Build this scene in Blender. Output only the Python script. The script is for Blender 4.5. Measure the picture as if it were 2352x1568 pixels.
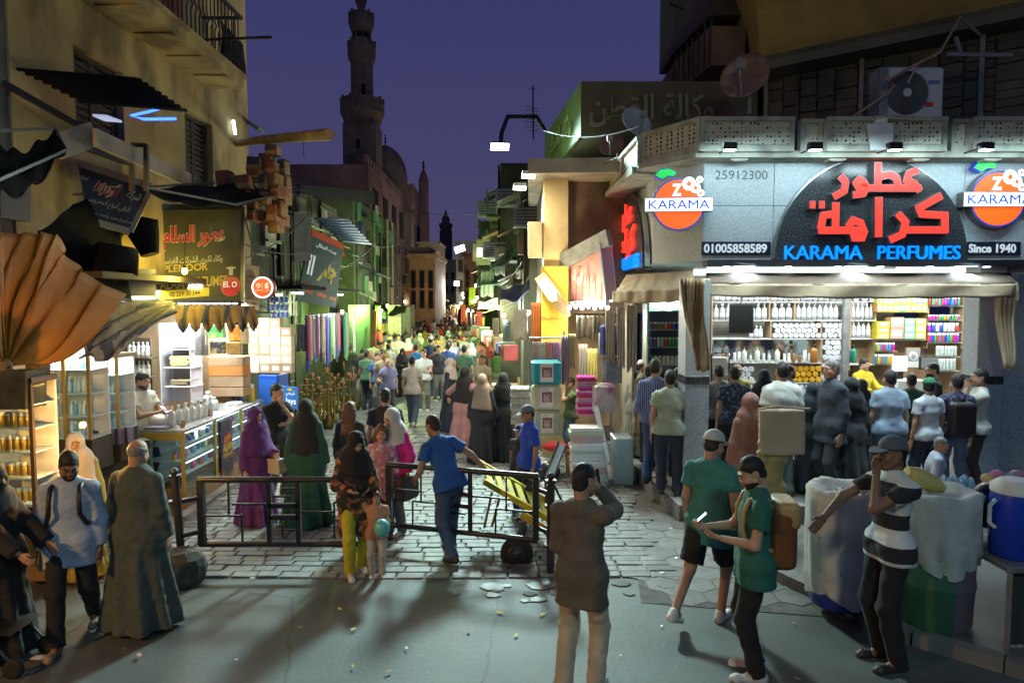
import bpy, math, random, time
import numpy as np
from mathutils import Vector, Matrix
T0 = time.time()
for _o in list(bpy.data.objects): bpy.data.objects.remove(_o)
R = math.radians
rnd = random.Random(7)
sc = bpy.context.scene
COL = sc.collection
# ---------------------------------------------------------------- camera
F = 1568.0; CX, CY = 1176.0, 784.0; CAMZ = 3.05; PITCH = math.atan(94/F)
cam = bpy.data.cameras.new('camera'); cam.lens = 24.0; cam.sensor_width = 36.0
cam.clip_start = .05; cam.clip_end = 3000
camo = bpy.data.objects.new('camera', cam); COL.objects.link(camo)
camo.location = (0, 0, CAMZ); camo.rotation_euler = (R(90) - PITCH, 0, 0)
sc.camera = camo
# ---------------------------------------------------------------- world: dusk sky
world = bpy.data.worlds.new('World'); sc.world = world; world.use_nodes = True
wt = world.node_tree; wb = wt.nodes['Background']
_tc = wt.nodes.new('ShaderNodeTexCoord'); _sx = wt.nodes.new('ShaderNodeSeparateXYZ')
_rm = wt.nodes.new('ShaderNodeValToRGB'); _sk = wt.nodes.new('ShaderNodeTexSky')
_sk.sky_type = 'NISHITA'; _sk.sun_disc = False; _sk.sun_elevation = R(-4); _sk.sun_rotation = R(160)
_ad = wt.nodes.new('ShaderNodeMixRGB'); _ad.blend_type = 'ADD'; _ad.inputs[0].default_value = .03
wt.links.new(_tc.outputs['Generated'], _sx.inputs[0]); wt.links.new(_sx.outputs['Z'], _rm.inputs[0])
_e = _rm.color_ramp.elements
_e[0].position = 0.0; _e[0].color = (.062, .052, .112, 1)
_e[1].position = 1.0; _e[1].color = (.016, .02, .088, 1)
_x = _e.new(.16); _x.color = (.046, .043, .110, 1)
_x = _e.new(.42); _x.color = (.028, .031, .106, 1)
wt.links.new(_rm.outputs[0], _ad.inputs[1]); wt.links.new(_sk.outputs[0], _ad.inputs[2])
wt.links.new(_ad.outputs[0], wb.inputs['Color']); wb.inputs['Strength'].default_value = 1.0
# ---------------------------------------------------------------- view / render
sc.view_settings.view_transform = 'Standard'; sc.view_settings.look = 'None'
sc.view_settings.gamma = 1; sc.view_settings.exposure = 0.38
try: sc.view_settings.use_curve_mapping = False
except Exception: pass
sc.render.engine = 'CYCLES'
cy = sc.cycles
cy.max_bounces = 7; cy.diffuse_bounces = 3; cy.glossy_bounces = 3; cy.transmission_bounces = 4; cy.transparent_max_bounces = 12
cy.sample_clamp_indirect = 4.0; cy.sample_clamp_direct = 0; cy.caustics_reflective = False; cy.caustics_refractive = False
cy.use_denoising = True; cy.use_adaptive_sampling = True; cy.adaptive_threshold = 0.015

# a picture point of the photograph (2352 x 1568) turned into a place in the street
def ray(u, v):
    x = (u-CX)/F; y = (CY-v)/F; c, s = math.cos(PITCH), math.sin(PITCH)
    return Vector((x, c + y*s, -s + y*c))
def P(u, v, Y):
    d = ray(u, v); return Vector((0, 0, CAMZ)) + d*(Y/d.y)
def G(u, v, z=0.0):
    d = ray(u, v); return Vector((0, 0, CAMZ)) + d*((z-CAMZ)/d.z)
def X(u, Y): return P(u, 690, Y).x
def Z(v, Y): return P(CX, v, Y).z

# ---------------------------------------------------------------- materials
MATS = {}
def mat(name, rgb=(.5, .5, .5), rough=.7, var=.0, scale=6.0, bump=.0, bscale=None, metal=0., emit=None, es=1.0,
        dark=None, dscale=2.0, damt=.5, spec=.5, stretch=None, trans=0.0, alpha=1.0, stripe=None, coat=0.0, sheen=0.):
    if name in MATS: return MATS[name]
    m = bpy.data.materials.new(name); m.use_nodes = True; MATS[name] = m
    nt = m.node_tree; b = nt.nodes['Principled BSDF']; L = nt.links
    b.inputs['Base Color'].default_value = (*rgb, 1); b.inputs['Roughness'].default_value = rough
    b.inputs['Metallic'].default_value = metal; b.inputs['Specular IOR Level'].default_value = spec
    if coat: b.inputs['Coat Weight'].default_value = coat
    if sheen: b.inputs['Sheen Weight'].default_value = sheen
    if alpha < 1: b.inputs['Alpha'].default_value = alpha
    col = None
    tc = nt.nodes.new('ShaderNodeTexCoord'); mp = nt.nodes.new('ShaderNodeMapping')
    L.new(tc.outputs['Object'], mp.inputs[0])
    if stretch: mp.inputs['Scale'].default_value = stretch
    def noise(s, det=4):
        n = nt.nodes.new('ShaderNodeTexNoise'); n.inputs['Scale'].default_value = s; n.inputs['Detail'].default_value = det
        L.new(mp.outputs[0], n.inputs['Vector']); return n
    if stripe:   # (scale, colour, axis, sharpness width)
        wv = nt.nodes.new('ShaderNodeTexWave'); wv.inputs['Scale'].default_value = stripe[0]; wv.bands_direction = stripe[2]
        wv.inputs['Distortion'].default_value = stripe[4] if len(stripe) > 4 else .3
        L.new(mp.outputs[0], wv.inputs['Vector'])
        rp = nt.nodes.new('ShaderNodeValToRGB'); rp.color_ramp.interpolation = 'CONSTANT'
        rp.color_ramp.elements[0].color = (*rgb, 1); rp.color_ramp.elements[1].color = (*stripe[1], 1); rp.color_ramp.elements[1].position = stripe[3]
        L.new(wv.outputs['Fac'], rp.inputs[0]); col = rp.outputs[0]
    if var > 0:
        n = noise(scale); rp = nt.nodes.new('ShaderNodeMapRange'); rp.inputs[1].default_value = .3; rp.inputs[2].default_value = .7
        rp.inputs[3].default_value = 1-var; rp.inputs[4].default_value = 1+var
        L.new(n.outputs['Fac'], rp.inputs[0])
        mx = nt.nodes.new('ShaderNodeMixRGB'); mx.blend_type = 'MULTIPLY'; mx.inputs[0].default_value = 1
        if col: L.new(col, mx.inputs[1])
        else: mx.inputs[1].default_value = (*rgb, 1)
        L.new(rp.outputs[0], mx.inputs[2]); col = mx.outputs[0]
    if dark:
        n = noise(dscale, 8); rp = nt.nodes.new('ShaderNodeMapRange'); rp.inputs[1].default_value = .5; rp.inputs[2].default_value = .66
        rp.inputs[4].default_value = damt
        L.new(n.outputs['Fac'], rp.inputs[0])
        mx = nt.nodes.new('ShaderNodeMixRGB'); L.new(rp.outputs[0], mx.inputs[0])
        if col: L.new(col, mx.inputs[1])
        else: mx.inputs[1].default_value = (*rgb, 1)
        mx.inputs[2].default_value = (*dark, 1); col = mx.outputs[0]
    if col: L.new(col, b.inputs['Base Color'])
    if bump > 0:
        n = noise(bscale or scale*3, 6); bp = nt.nodes.new('ShaderNodeBump'); bp.inputs['Strength'].default_value = bump; bp.inputs['Distance'].default_value = .02
        L.new(n.outputs['Fac'], bp.inputs['Height']); L.new(bp.outputs[0], b.inputs['Normal'])
    if emit:
        b.inputs['Emission Color'].default_value = (*emit, 1); b.inputs['Emission Strength'].default_value = es
    return m
def glass(name, tint=(.9, .97, .95), refl=.14, rough=.05):
    if name in MATS: return MATS[name]
    m = bpy.data.materials.new(name); m.use_nodes = True; MATS[name] = m; nt = m.node_tree; nt.nodes.clear()
    o = nt.nodes.new('ShaderNodeOutputMaterial'); t = nt.nodes.new('ShaderNodeBsdfTransparent'); g = nt.nodes.new('ShaderNodeBsdfGlossy')
    g.inputs['Roughness'].default_value = rough; t.inputs[0].default_value = (*tint, 1)
    lw = nt.nodes.new('ShaderNodeLayerWeight'); f = nt.nodes.new('ShaderNodeMath'); f.operation = 'POWER'; f.inputs[1].default_value = 4.; nt.links.new(lw.outputs['Facing'], f.inputs[0]); ma = nt.nodes.new('ShaderNodeMath'); ma.operation = 'MULTIPLY_ADD'; ma.inputs[1].default_value = .6; ma.inputs[2].default_value = .04
    mx = nt.nodes.new('ShaderNodeMixShader'); nt.links.new(f.outputs[0], ma.inputs[0]); nt.links.new(ma.outputs[0], mx.inputs[0])
    nt.links.new(t.outputs[0], mx.inputs[1]); nt.links.new(g.outputs[0], mx.inputs[2]); nt.links.new(mx.outputs[0], o.inputs[0])
    return m
def emis(name, rgb, s):
    return mat(name, tuple(min(.9, c) for c in rgb), .5, emit=rgb, es=s)

# ---------------------------------------------------------------- linking
def base(n): return n
def obj(name, me, m=None, parent=None, loc=None):
    o = bpy.data.objects.new(name, me); COL.objects.link(o)
    if m is not None and me is not None and hasattr(me, 'materials') and len(me.materials) == 0:
        for mm in (m if isinstance(m, (list, tuple)) else [m]): me.materials.append(mm)
    if parent is not None: o.parent = parent
    if loc is not None: o.location = loc
    return o
def tag(o, label=None, cat=None, group=None, kind=None):
    if label: o['label'] = label
    if cat: o['category'] = cat
    if group: o['group'] = group
    if kind: o['kind'] = kind
    return o
def thing(name, label, cat, loc=(0, 0, 0), rz=0., group=None):
    o = bpy.data.objects.new(name, None); COL.objects.link(o); o.empty_display_size = .1
    o.location = loc; o.rotation_euler = (0, 0, rz)
    return tag(o, label, cat, group)
def dup(root, loc=None, rot=None, label=None, parent=None, scale=None, mats=None):
    c = root.copy(); COL.objects.link(c)
    if loc is not None: c.location = loc
    if rot is not None: c.rotation_euler = rot
    if scale is not None: c.scale = scale
    if label: c['label'] = label
    if parent is not None: c.parent = parent
    def kids(a, b):
        for ch in list(a.children):
            d = ch.copy(); COL.objects.link(d); d.parent = b; kids(ch, d)
    kids(root, c)
    return c
def setmat(o, m):
    o.material_slots[0].link = 'OBJECT'; o.material_slots[0].material = m

# ---------------------------------------------------------------- mesh builder
class MB:
    def __init__(s): s.v = []; s.f = []; s.mi = []; s.sm = []
    def add(s, vs, fs, mi=0, smooth=False):
        n = len(s.v); s.v += [tuple(p) for p in vs]; s.f += [tuple(i+n for i in f) for f in fs]
        s.mi += [mi]*len(fs); s.sm += [smooth]*len(fs); return s
    def box(s, a, b, mi=0, rz=0., piv=None):
        x0, y0, z0 = [min(a[i], b[i]) for i in range(3)]; x1, y1, z1 = [max(a[i], b[i]) for i in range(3)]
        vs = [(x0,y0,z0),(x1,y0,z0),(x1,y1,z0),(x0,y1,z0),(x0,y0,z1),(x1,y0,z1),(x1,y1,z1),(x0,y1,z1)]
        if rz:
            px, py = piv if piv else ((x0+x1)/2, (y0+y1)/2); c, sn = math.cos(rz), math.sin(rz)
            vs = [(px+(x-px)*c-(y-py)*sn, py+(x-px)*sn+(y-py)*c, z) for x, y, z in vs]
        return s.add(vs, [(0,3,2,1),(4,5,6,7),(0,1,5,4),(1,2,6,5),(2,3,7,6),(3,0,4,7)], mi)
    def cbox(s, c, d, mi=0, rz=0.): return s.box([c[i]-d[i]/2 for i in range(3)], [c[i]+d[i]/2 for i in range(3)], mi, rz)
    def bbox(s, a, b, r=.01, mi=0):   # box with chamfered vertical and top edges
        x0, y0, z0 = [min(a[i], b[i]) for i in range(3)]; x1, y1, z1 = [max(a[i], b[i]) for i in range(3)]
        def ring(i, z): return [(x0+i+r,y0+i,z),(x1-i-r,y0+i,z),(x1-i,y0+i+r,z),(x1-i,y1-i-r,z),(x1-i-r,y1-i,z),(x0+i+r,y1-i,z),(x0+i,y1-i-r,z),(x0+i,y0+i+r,z)]
        return s.rings([ring(0, z0), ring(0, z1-r), ring(r, z1)], True, True, mi)
    def rings(s, rs, cap0=True, cap1=True, mi=0, smooth=False, closed=True):
        n = len(rs[0]); vs = [p for r in rs for p in r]; fs = []
        for k in range(len(rs)-1):
            for i in range(n if closed else n-1):
                j = (i+1) % n; fs.append((k*n+i, k*n+j, (k+1)*n+j, (k+1)*n+i))
        s.add(vs, fs, mi, smooth)
        if cap0: s.add(rs[0], [tuple(range(n))[::-1]], mi)
        if cap1: s.add(rs[-1], [tuple(range(n))], mi)
        return s
    def lathe(s, prof, c=(0, 0, 0), n=16, mi=0, smooth=True, axis='z', cap=True):
        rs = []
        for r, z in prof:
            ring = []
            for i in range(n):
                a = 2*math.pi*i/n; p = (r*math.cos(a), r*math.sin(a), z)
                if axis == 'y': p = (p[0], -p[2], p[1])   # +z of the profile points to -Y (towards the viewer)
                if axis == 'x': p = (p[2], p[0], p[1])
                ring.append((c[0]+p[0], c[1]+p[1], c[2]+p[2]))
            rs.append(ring)
        return s.rings(rs, cap, cap, mi, smooth)
    def tube(s, pts, r, n=8, mi=0, smooth=True):
        pts = [Vector(p) for p in pts]; rs = []
        rr = r if isinstance(r, (list, tuple)) else [r]*len(pts)
        prev = None
        for i, p in enumerate(pts):
            t = (pts[min(i+1, len(pts)-1)] - pts[max(i-1, 0)]).normalized()
            u = t.orthogonal().normalized() if prev is None else (prev - t*prev.dot(t))
            u = u.normalized() if u.length > 1e-6 else t.orthogonal().normalized()
            prev = u; w = t.cross(u)
            rs.append([tuple(p + (u*math.cos(2*math.pi*k/n) + w*math.sin(2*math.pi*k/n))*rr[i]) for k in range(n)])
        return s.rings(rs, True, True, mi, smooth)
    def bar(s, a, b, w, h=None, mi=0, up=(0, 0, 1)):
        a = Vector(a); b = Vector(b); t = (b-a).normalized(); up = Vector(up)
        x = t.cross(up); x = x.normalized() if x.length > 1e-5 else t.orthogonal().normalized(); y = x.cross(t); h = h or w
        q = [x*w/2+y*h/2, -x*w/2+y*h/2, -x*w/2-y*h/2, x*w/2-y*h/2]
        return s.rings([[tuple(a+k) for k in q], [tuple(b+k) for k in q]], True, True, mi)
    def slab(s, quad, t, mi=0):       # a quad given thickness t along its normal (backwards)
        q = [Vector(p) for p in quad]; n = (q[1]-q[0]).cross(q[3]-q[0]).normalized()*t
        return s.rings([[tuple(p-n) for p in q], [tuple(p) for p in q]], True, True, mi)
    def prism(s, pts, y0, y1, mi=0, smooth=False):   # polygon in x,z, extruded in y
        return s.rings([[(x, y1, z) for x, z in pts], [(x, y0, z) for x, z in pts]], True, True, mi, smooth)
    def vprism(s, pts, z0, z1, mi=0):  # polygon in x,y, extruded in z
        return s.rings([[(x, y, z0) for x, y in pts], [(x, y, z1) for x, y in pts]], True, True, mi)
    def ball(s, c, r, n=12, m=8, mi=0):
        rx, ry, rz = r if isinstance(r, (tuple, list)) else (r, r, r)
        return s.rings([[(c[0]+rx*math.cos(2*math.pi*i/n)*math.sin(a), c[1]+ry*math.sin(2*math.pi*i/n)*math.sin(a), c[2]-rz*math.cos(a)) for i in range(n)]
                        for a in [max(.05, min(math.pi-.05, math.pi*k/m)) for k in range(m+1)]], True, True, mi, True)
    def sheet(s, fn, nu, nv, mi=0, smooth=True, t=0.):   # fn(u,v) -> point
        vs = [tuple(fn(i/nu, j/nv)) for j in range(nv+1) for i in range(nu+1)]
        fs = [(j*(nu+1)+i, j*(nu+1)+i+1, (j+1)*(nu+1)+i+1, (j+1)*(nu+1)+i) for j in range(nv) for i in range(nu)]
        return s.add(vs, fs, mi, smooth)
    def mesh(s, name):
        me = bpy.data.meshes.new(name); me.from_pydata(s.v, [], s.f)
        if any(s.mi): me.polygons.foreach_set('material_index', s.mi)
        if any(s.sm): me.polygons.foreach_set('use_smooth', s.sm)
        me.update(); return me
    def build(s, name, m=None, parent=None, loc=None): return obj(name, s.mesh(name), m, parent, loc)
def npmesh(name, v, f, smooth=True, mi=None):
    me = bpy.data.meshes.new(name); n = len(v); k = len(f)
    me.vertices.add(n); me.vertices.foreach_set('co', np.asarray(v, np.float32).ravel())
    me.loops.add(k*4); me.polygons.add(k)
    me.loops.foreach_set('vertex_index', np.asarray(f, np.int32).ravel())
    me.polygons.foreach_set('loop_start', np.arange(0, k*4, 4, dtype=np.int32))
    me.polygons.foreach_set('loop_total', np.full(k, 4, np.int32))
    me.polygons.foreach_set('use_smooth', np.full(k, smooth, bool))
    if mi is not None: me.polygons.foreach_set('material_index', np.asarray(mi, np.int32))
    me.update(calc_edges=True); return me

# ---------------------------------------------------------------- writing
_AR = {}
_c = 0xFE80
for ch, n in (('ء',1),('آ',2),('أ',2),('ؤ',2),('إ',2),('ئ',4),('ا',2),('ب',4),('ة',2),('ت',4),('ث',4),('ج',4),('ح',4),('خ',4),('د',2),('ذ',2),('ر',2),('ز',2),
              ('س',4),('ش',4),('ص',4),('ض',4),('ط',4),('ظ',4),('ع',4),('غ',4),('ف',4),('ق',4),('ك',4),('ل',4),('م',4),('ن',4),('ه',4),('و',2),('ى',2),('ي',4)):
    _AR[ch] = (_c, n); _c += n
def arab(s):
    out = []
    for i, ch in enumerate(s):
        if ch not in _AR: out.append(ch); continue
        c, n = _AR[ch]
        p = i > 0 and _AR.get(s[i-1], (0, 1))[1] == 4
        q = n == 4 and i+1 < len(s) and s[i+1] in _AR and _AR[s[i+1]][1] > 1
        p = p and n > 1
        out.append(chr(c + (3 if p and q else 2 if q else 1 if p else 0)))
    return ''.join(reversed(out))
def text(name, body, m, parent, o, ux, uy, width=None, height=None, depth=.004, bold=0., cx=True):
    """flat or raised lettering: centred at o, running along ux, up along uy, `width` wide and `height` high"""
    c = bpy.data.curves.new('lettering', 'FONT'); c.body = body; c.size = 1; c.extrude = 0; c.offset = bold; c.resolution_u = 3; c.fill_mode = 'BOTH'
    t = bpy.data.objects.new('tmp', c); COL.objects.link(t)
    dg = bpy.context.evaluated_depsgraph_get(); me = bpy.data.meshes.new_from_object(t.evaluated_get(dg))
    bpy.data.objects.remove(t); bpy.data.curves.remove(c)
    n = len(me.vertices)
    if n == 0: return None
    v = np.zeros(n*3, np.float32); me.vertices.foreach_get('co', v); v = v.reshape(-1, 3)
    lo, hi = v.min(0), v.max(0); w, h = hi[0]-lo[0], hi[1]-lo[1]
    sx = (width/w) if width else None; sy = (height/h) if height else None
    sx = sx or sy; sy = sy or sx
    ux = np.array(Vector(ux).normalized()); uy = np.array(Vector(uy).normalized()); un = np.cross(ux, uy); oo = np.array(Vector(o))
    a = (v[:, 0:1]-(lo[0]+hi[0])/2)*sx; b = (v[:, 1:2]-(lo[1]+hi[1])/2)*sy
    front = oo + a*ux + b*uy + un*depth
    polys = [list(p.vertices) for p in me.polygons]
    vs = front.tolist(); fs = polys
    if depth > .003:
        cnt = {}
        for p in polys:
            for i in range(len(p)):
                e = (p[i], p[(i+1) % len(p)]); cnt[e] = 1
        vs += (front - un*depth).tolist()
        fs = fs + [(b_, a_, a_+n, b_+n) for (a_, b_) in cnt if (b_, a_) not in cnt]
    bpy.data.meshes.remove(me)
    r = bpy.data.meshes.new(name); r.from_pydata(vs, [], fs); r.update()
    return obj(name, r, m, parent)
# ---------------------------------------------------------------- people: bodies grown as one smooth surface
def surfnets(D, o, h):
    S = D < 0
    C = S[:-1,:-1,:-1].astype(np.int8)
    n = np.zeros(C.shape, np.int8)
    for dx in (0,1):
        for dy in (0,1):
            for dz in (0,1):
                n += S[dx:S.shape[0]-1+dx, dy:S.shape[1]-1+dy, dz:S.shape[2]-1+dz]
    act = (n > 0) & (n < 8); idx = np.argwhere(act)
    if len(idx) == 0: return np.zeros((0, 3)), np.zeros((0, 4), int)
    vid = np.full(C.shape, -1, np.int32); vid[act] = np.arange(len(idx))
    acc = np.zeros((len(idx), 3)); cnt = np.zeros(len(idx))
    i, j, k = idx.T
    cs = [(0,0,0),(1,0,0),(0,1,0),(1,1,0),(0,0,1),(1,0,1),(0,1,1),(1,1,1)]
    for a, b in ((0,1),(2,3),(4,5),(6,7),(0,2),(1,3),(4,6),(5,7),(0,4),(1,5),(2,6),(3,7)):
        A, B = cs[a], cs[b]
        d0 = D[i+A[0], j+A[1], k+A[2]]; d1 = D[i+B[0], j+B[1], k+B[2]]
        m = (d0 < 0) != (d1 < 0)
        t = np.where(m, d0/np.where(m, d0-d1, 1), 0)[:, None]
        acc += np.where(m[:, None], np.array(A) + (np.array(B)-np.array(A))*t, 0); cnt += m
    v = (idx + acc/cnt[:, None])*h + o
    fs = []
    for ax in range(3):
        sl0 = [slice(None)]*3; sl1 = [slice(None)]*3
        sl0[ax] = slice(0, -1); sl1[ax] = slice(1, None)
        c = S[tuple(sl0)] != S[tuple(sl1)]
        e = np.argwhere(c)
        b, d = [q for q in range(3) if q != ax]
        e = e[(e[:, b] > 0) & (e[:, d] > 0) & (e[:, b] < C.shape[b]) & (e[:, d] < C.shape[d]) & (e[:, ax] < C.shape[ax])]
        q = []
        for ob, od in ((1,1),(0,1),(0,0),(1,0)):
            w = e.copy(); w[:, b] -= ob; w[:, d] -= od; q.append(vid[w[:, 0], w[:, 1], w[:, 2]])
        q = np.stack(q, 1)
        flip = S[e[:, 0], e[:, 1], e[:, 2]]
        if ax == 1: flip = ~flip
        q[~flip] = q[~flip][:, ::-1]
        fs.append(q)
    f = np.concatenate(fs); f = f[(f >= 0).all(1)]
    return v, f
CR = lambda fr: np.sin if fr < 20 else (lambda t: 1-2*np.abs(np.sin(.5*t)))   # long swells, then sharp creases
class SDF:
    def __init__(s, k=.03): s.p = []; s.k = k; s.post = []
    def cone(s, a, b, ra, rb=None, flat=None, k=None, cut=False, sub=False, cut0=False):
        s.p.append(('c', np.array(a, float), np.array(b, float), ra, ra if rb is None else rb, flat, k, cut, sub, cut0)); return s
    def ell(s, c, r, k=None, sub=False): s.p.append(('e', np.array(c, float), np.array(r, float), k, sub)); return s
    def skirt(s, c0, c1, r0, r1, nf=9, amp=.12, ph=0., k=None): s.p.append(('s', np.array(c0, float), np.array(c1, float), r0, r1, nf, amp, ph, k)); return s
    def box(s, M, half, r=.02, k=None): s.p.append(('b', np.array(M), np.array(half, float), r, k)); return s
    def bounds(s):
        lo = np.full(3, 9.); hi = -lo
        for p in s.p:
            if p[0] == 'c' and not p[8]: q = [(p[1], max(p[3], p[4])), (p[2], max(p[3], p[4]))]
            elif p[0] == 'e' and not p[4]: q = [(p[1], p[2])]
            elif p[0] == 's': q = [(p[1], np.array([p[3][0], p[3][1], .02])*1.3), (p[2], np.array([p[4][0], p[4][1], .05])*1.3)]
            elif p[0] == 'b': q = [(p[1][:3, 3], np.abs(p[1][:3, :3]) @ p[2] + p[3])]
            else: continue
            for c, r in q: lo = np.minimum(lo, c-r); hi = np.maximum(hi, c+r)
        return lo, hi
    def mesh(s, h, wr=0., seed=0):
        lo, hi = s.bounds(); lo = lo - 3*h; hi = hi + 3*h
        n = np.ceil((hi-lo)/h).astype(int)+1
        ax = [lo[q] + np.arange(n[q])*h for q in range(3)]
        D = np.full(n, .3, np.float32)
        for p in s.p:
            k = s.k
            if p[0] == 'c':
                _, a, b, ra, rb, flat, kk, cut, sub, cut0 = p
                r = max(ra, rb); l, u = np.minimum(a, b)-r, np.maximum(a, b)+r
            elif p[0] == 'e': _, c, rr, kk, sub = p; l, u = c-rr, c+rr
            elif p[0] == 's': _, a, b, r0, r1, nf, amp, ph, kk = p; sub = False; m = np.maximum(np.array([*r0, 0]), np.array([*r1, 0]))*1.3; l, u = np.minimum(a, b)-m, np.maximum(a, b)+m
            else: _, M, half, r, kk = p; sub = False; e = np.abs(M[:3, :3]) @ half + r; l, u = M[:3, 3]-e, M[:3, 3]+e
            k = kk if kk is not None else k
            mg = k + 2.5*h + .01
            i0 = [max(0, int((l[q]-mg-lo[q])/h)) for q in range(3)]; i1 = [min(n[q], int((u[q]+mg-lo[q])/h)+2) for q in range(3)]
            if any(i1[q] <= i0[q] for q in range(3)): continue
            x = ax[0][i0[0]:i1[0]][:, None, None]; y = ax[1][i0[1]:i1[1]][None, :, None]; z = ax[2][i0[2]:i1[2]][None, None, :]
            if p[0] == 'c':
                ab = b-a; L2 = ab @ ab + 1e-9
                px, py, pz = x-a[0], y-a[1], z-a[2]
                tr = (px*ab[0]+py*ab[1]+pz*ab[2])/L2; t = np.clip(tr, 0, 1)
                qx, qy, qz = px-ab[0]*t, py-ab[1]*t, pz-ab[2]*t
                if flat is not None:
                    fd, fl = flat; q = (qx*fd[0]+qy*fd[1]+qz*fd[2])*(1/fl-1)
                    qx, qy, qz = qx+q*fd[0], qy+q*fd[1], qz+q*fd[2]
                d = np.sqrt(qx*qx+qy*qy+qz*qz) - (ra+(rb-ra)*t)
                if cut: d = np.maximum(d, (tr-1)*math.sqrt(L2))
                if cut0: d = np.maximum(d, -tr*math.sqrt(L2))
            elif p[0] == 'e':
                q = np.sqrt(((x-c[0])/rr[0])**2+((y-c[1])/rr[1])**2+((z-c[2])/rr[2])**2); d = (q-1)*min(rr)
            elif p[0] == 's':
                t = (z-a[2])/(b[2]-a[2]); tc = np.clip(t, 0, 1)
                px = x-(a[0]+(b[0]-a[0])*tc); py = y-(a[1]+(b[1]-a[1])*tc)
                rx = r0[0]+(r1[0]-r0[0])*tc; ry = r0[1]+(r1[1]-r0[1])*tc
                th = np.arctan2(py/ry, px/rx)
                fo = 1+amp*(1-tc)**.7*(np.cos(nf*th+ph+2.2*tc)*.6+np.cos((nf-4)*th-ph*1.7)*.4)
                d = (np.sqrt((px/rx)**2+(py/ry)**2)-fo)*np.minimum(rx, ry)*.8
                d = np.maximum(d, np.maximum((tc*0-t)*(b[2]-a[2]), (t-1)*(b[2]-a[2])))
            else:
                Mi = np.linalg.inv(M); q = [np.abs(Mi[w, 0]*x+Mi[w, 1]*y+Mi[w, 2]*z+Mi[w, 3])-half[w] for w in range(3)]
                d = np.sqrt(sum(np.maximum(w, 0)**2 for w in q)) + np.minimum(np.maximum(np.maximum(q[0], q[1]), q[2]), 0) - r
            sl = tuple(slice(i0[w], i1[w]) for w in range(3)); o = D[sl]
            if sub: D[sl] = np.maximum(o, -d)
            else:
                hh = np.maximum(k-np.abs(o-d), 0)/max(k, 1e-6)
                D[sl] = np.minimum(o, d) - hh*hh*k*.25
        if wr:
            g = np.random.RandomState(seed)
            x, y, z = ax[0][:, None, None], ax[1][None, :, None], ax[2][None, None, :]
            w = 0
            for fr, am in ((11, .18), (24, .3), (46, .42), (80, .36)):
                kv = g.uniform(-1, 1, 3)*fr; kv2 = g.uniform(-1, 1, 3)*fr*.6
                w = w + am*CR(fr)(kv[0]*x+kv[1]*y+kv[2]*z*1.4+g.uniform(0, 6)+1.5*np.sin(kv2[0]*x+kv2[1]*y+kv2[2]*z))
            D += (w*wr).astype(np.float32)
        for pt, nm in s.post:   # cut away what lies on the normal's side
            nm = np.array(nm, float); nm /= np.linalg.norm(nm)
            D = np.maximum(D, (ax[0][:, None, None]-pt[0])*nm[0]+(ax[1][None, :, None]-pt[1])*nm[1]+(ax[2][None, None, :]-pt[2])*nm[2])
        return surfnets(D, lo, h)
def head_sdf():
    s = SDF(.018)
    s.ell((0, .016, .035), (.073, .093, .088)).ell((0, -.012, -.02), (.06, .075, .085))
    s.cone((0, -.03, -.045), (0, -.068, -.098), .05, .026)
    for q in (-1, 1):
        s.ell((q*.04, -.055, -.03), (.026, .03, .03)); s.cone((q*.054, -.01, -.05), (q*.025, -.06, -.092), .022, .02)
        s.ell((q*.031, -.104, .011), (.02, .02, .012), k=.008, sub=True)
        s.ell((q*.03, -.07, .011), (.02, .02, .018), k=.004)
        s.cone((q*.014, -.093, .031), (q*.05, -.076, .029), .0095, .007, k=.012)
        s.ell((q*.074, .012, .0), (.009, .022, .033), k=.006); s.ell((q*.08, .01, .004), (.006, .012, .018), k=.003, sub=True)
        s.ell((q*.012, -.096, -.026), (.009, .01, .008), k=.008)
    s.cone((0, -.087, .022), (0, -.105, -.02), .0095, .0115, k=.012)
    s.cone((-.018, -.086, -.056), (.018, -.086, -.056), .0085, k=.006).cone((-.013, -.086, -.068), (.013, -.086, -.068), .009, k=.006)
    s.cone((0, .03, -.05), (0, .028, -.118), .056, .05, k=.03)
    return s
def hand_sdf(curl, spread=1.0):
    s = SDF(.007)
    for y in (-.026, -.009, .009, .026): s.cone((0, y*.75, -.005), (0, y, -.088), .0145, .0125, k=.012)
    for y, l in ((-.029, .07), (-.010, .078), (.009, .072), (.027, .056)):
        p = np.array((0, y, -.086)); a = curl*.45
        for seg in (.46, .3, .24):
            q = p + np.array((math.sin(a), (y*.12)*spread, -math.cos(a)))*l*seg; s.cone(p, q, .0088, .0078, k=.003); p = q; a += curl
    s.cone((0.002, -.016, -.018), (.012, -.05, -.058), .014, .0105); s.cone((.012, -.05, -.058), (.012+.02*curl, -.06+.012*curl, -.095), .0105, .008, k=.004)
    return s
_TPL = {}
def tpl(kind, h):
    h = round(h, 4); key = (kind, h)
    if key not in _TPL:
        s = head_sdf() if kind == 'head' else hand_sdf({'relax': .28, 'flat': .06, 'hold': .95}[kind])
        _TPL[key] = s.mesh(h)
    return _TPL[key]
def ik(a, b, l1, l2, hint):
    a, b = np.array(a, float), np.array(b, float); d = b-a; L = np.linalg.norm(d); mx = (l1+l2)*.995
    if L > mx: b = a + d/L*mx; d = b-a; L = mx
    c = (l1*l1+L*L-l2*l2)/(2*L); hh = math.sqrt(max(l1*l1-c*c, 1e-6)); u = d/L
    w = np.array(hint, float); w = w - u*(w@u); w /= np.linalg.norm(w)+1e-9
    return a+u*c+w*hh, b
def rotx(a): c, s = math.cos(a), math.sin(a); return np.array([[1,0,0],[0,c,-s],[0,s,c]])
def roty(a): c, s = math.cos(a), math.sin(a); return np.array([[c,0,s],[0,1,0],[-s,0,c]])
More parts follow.
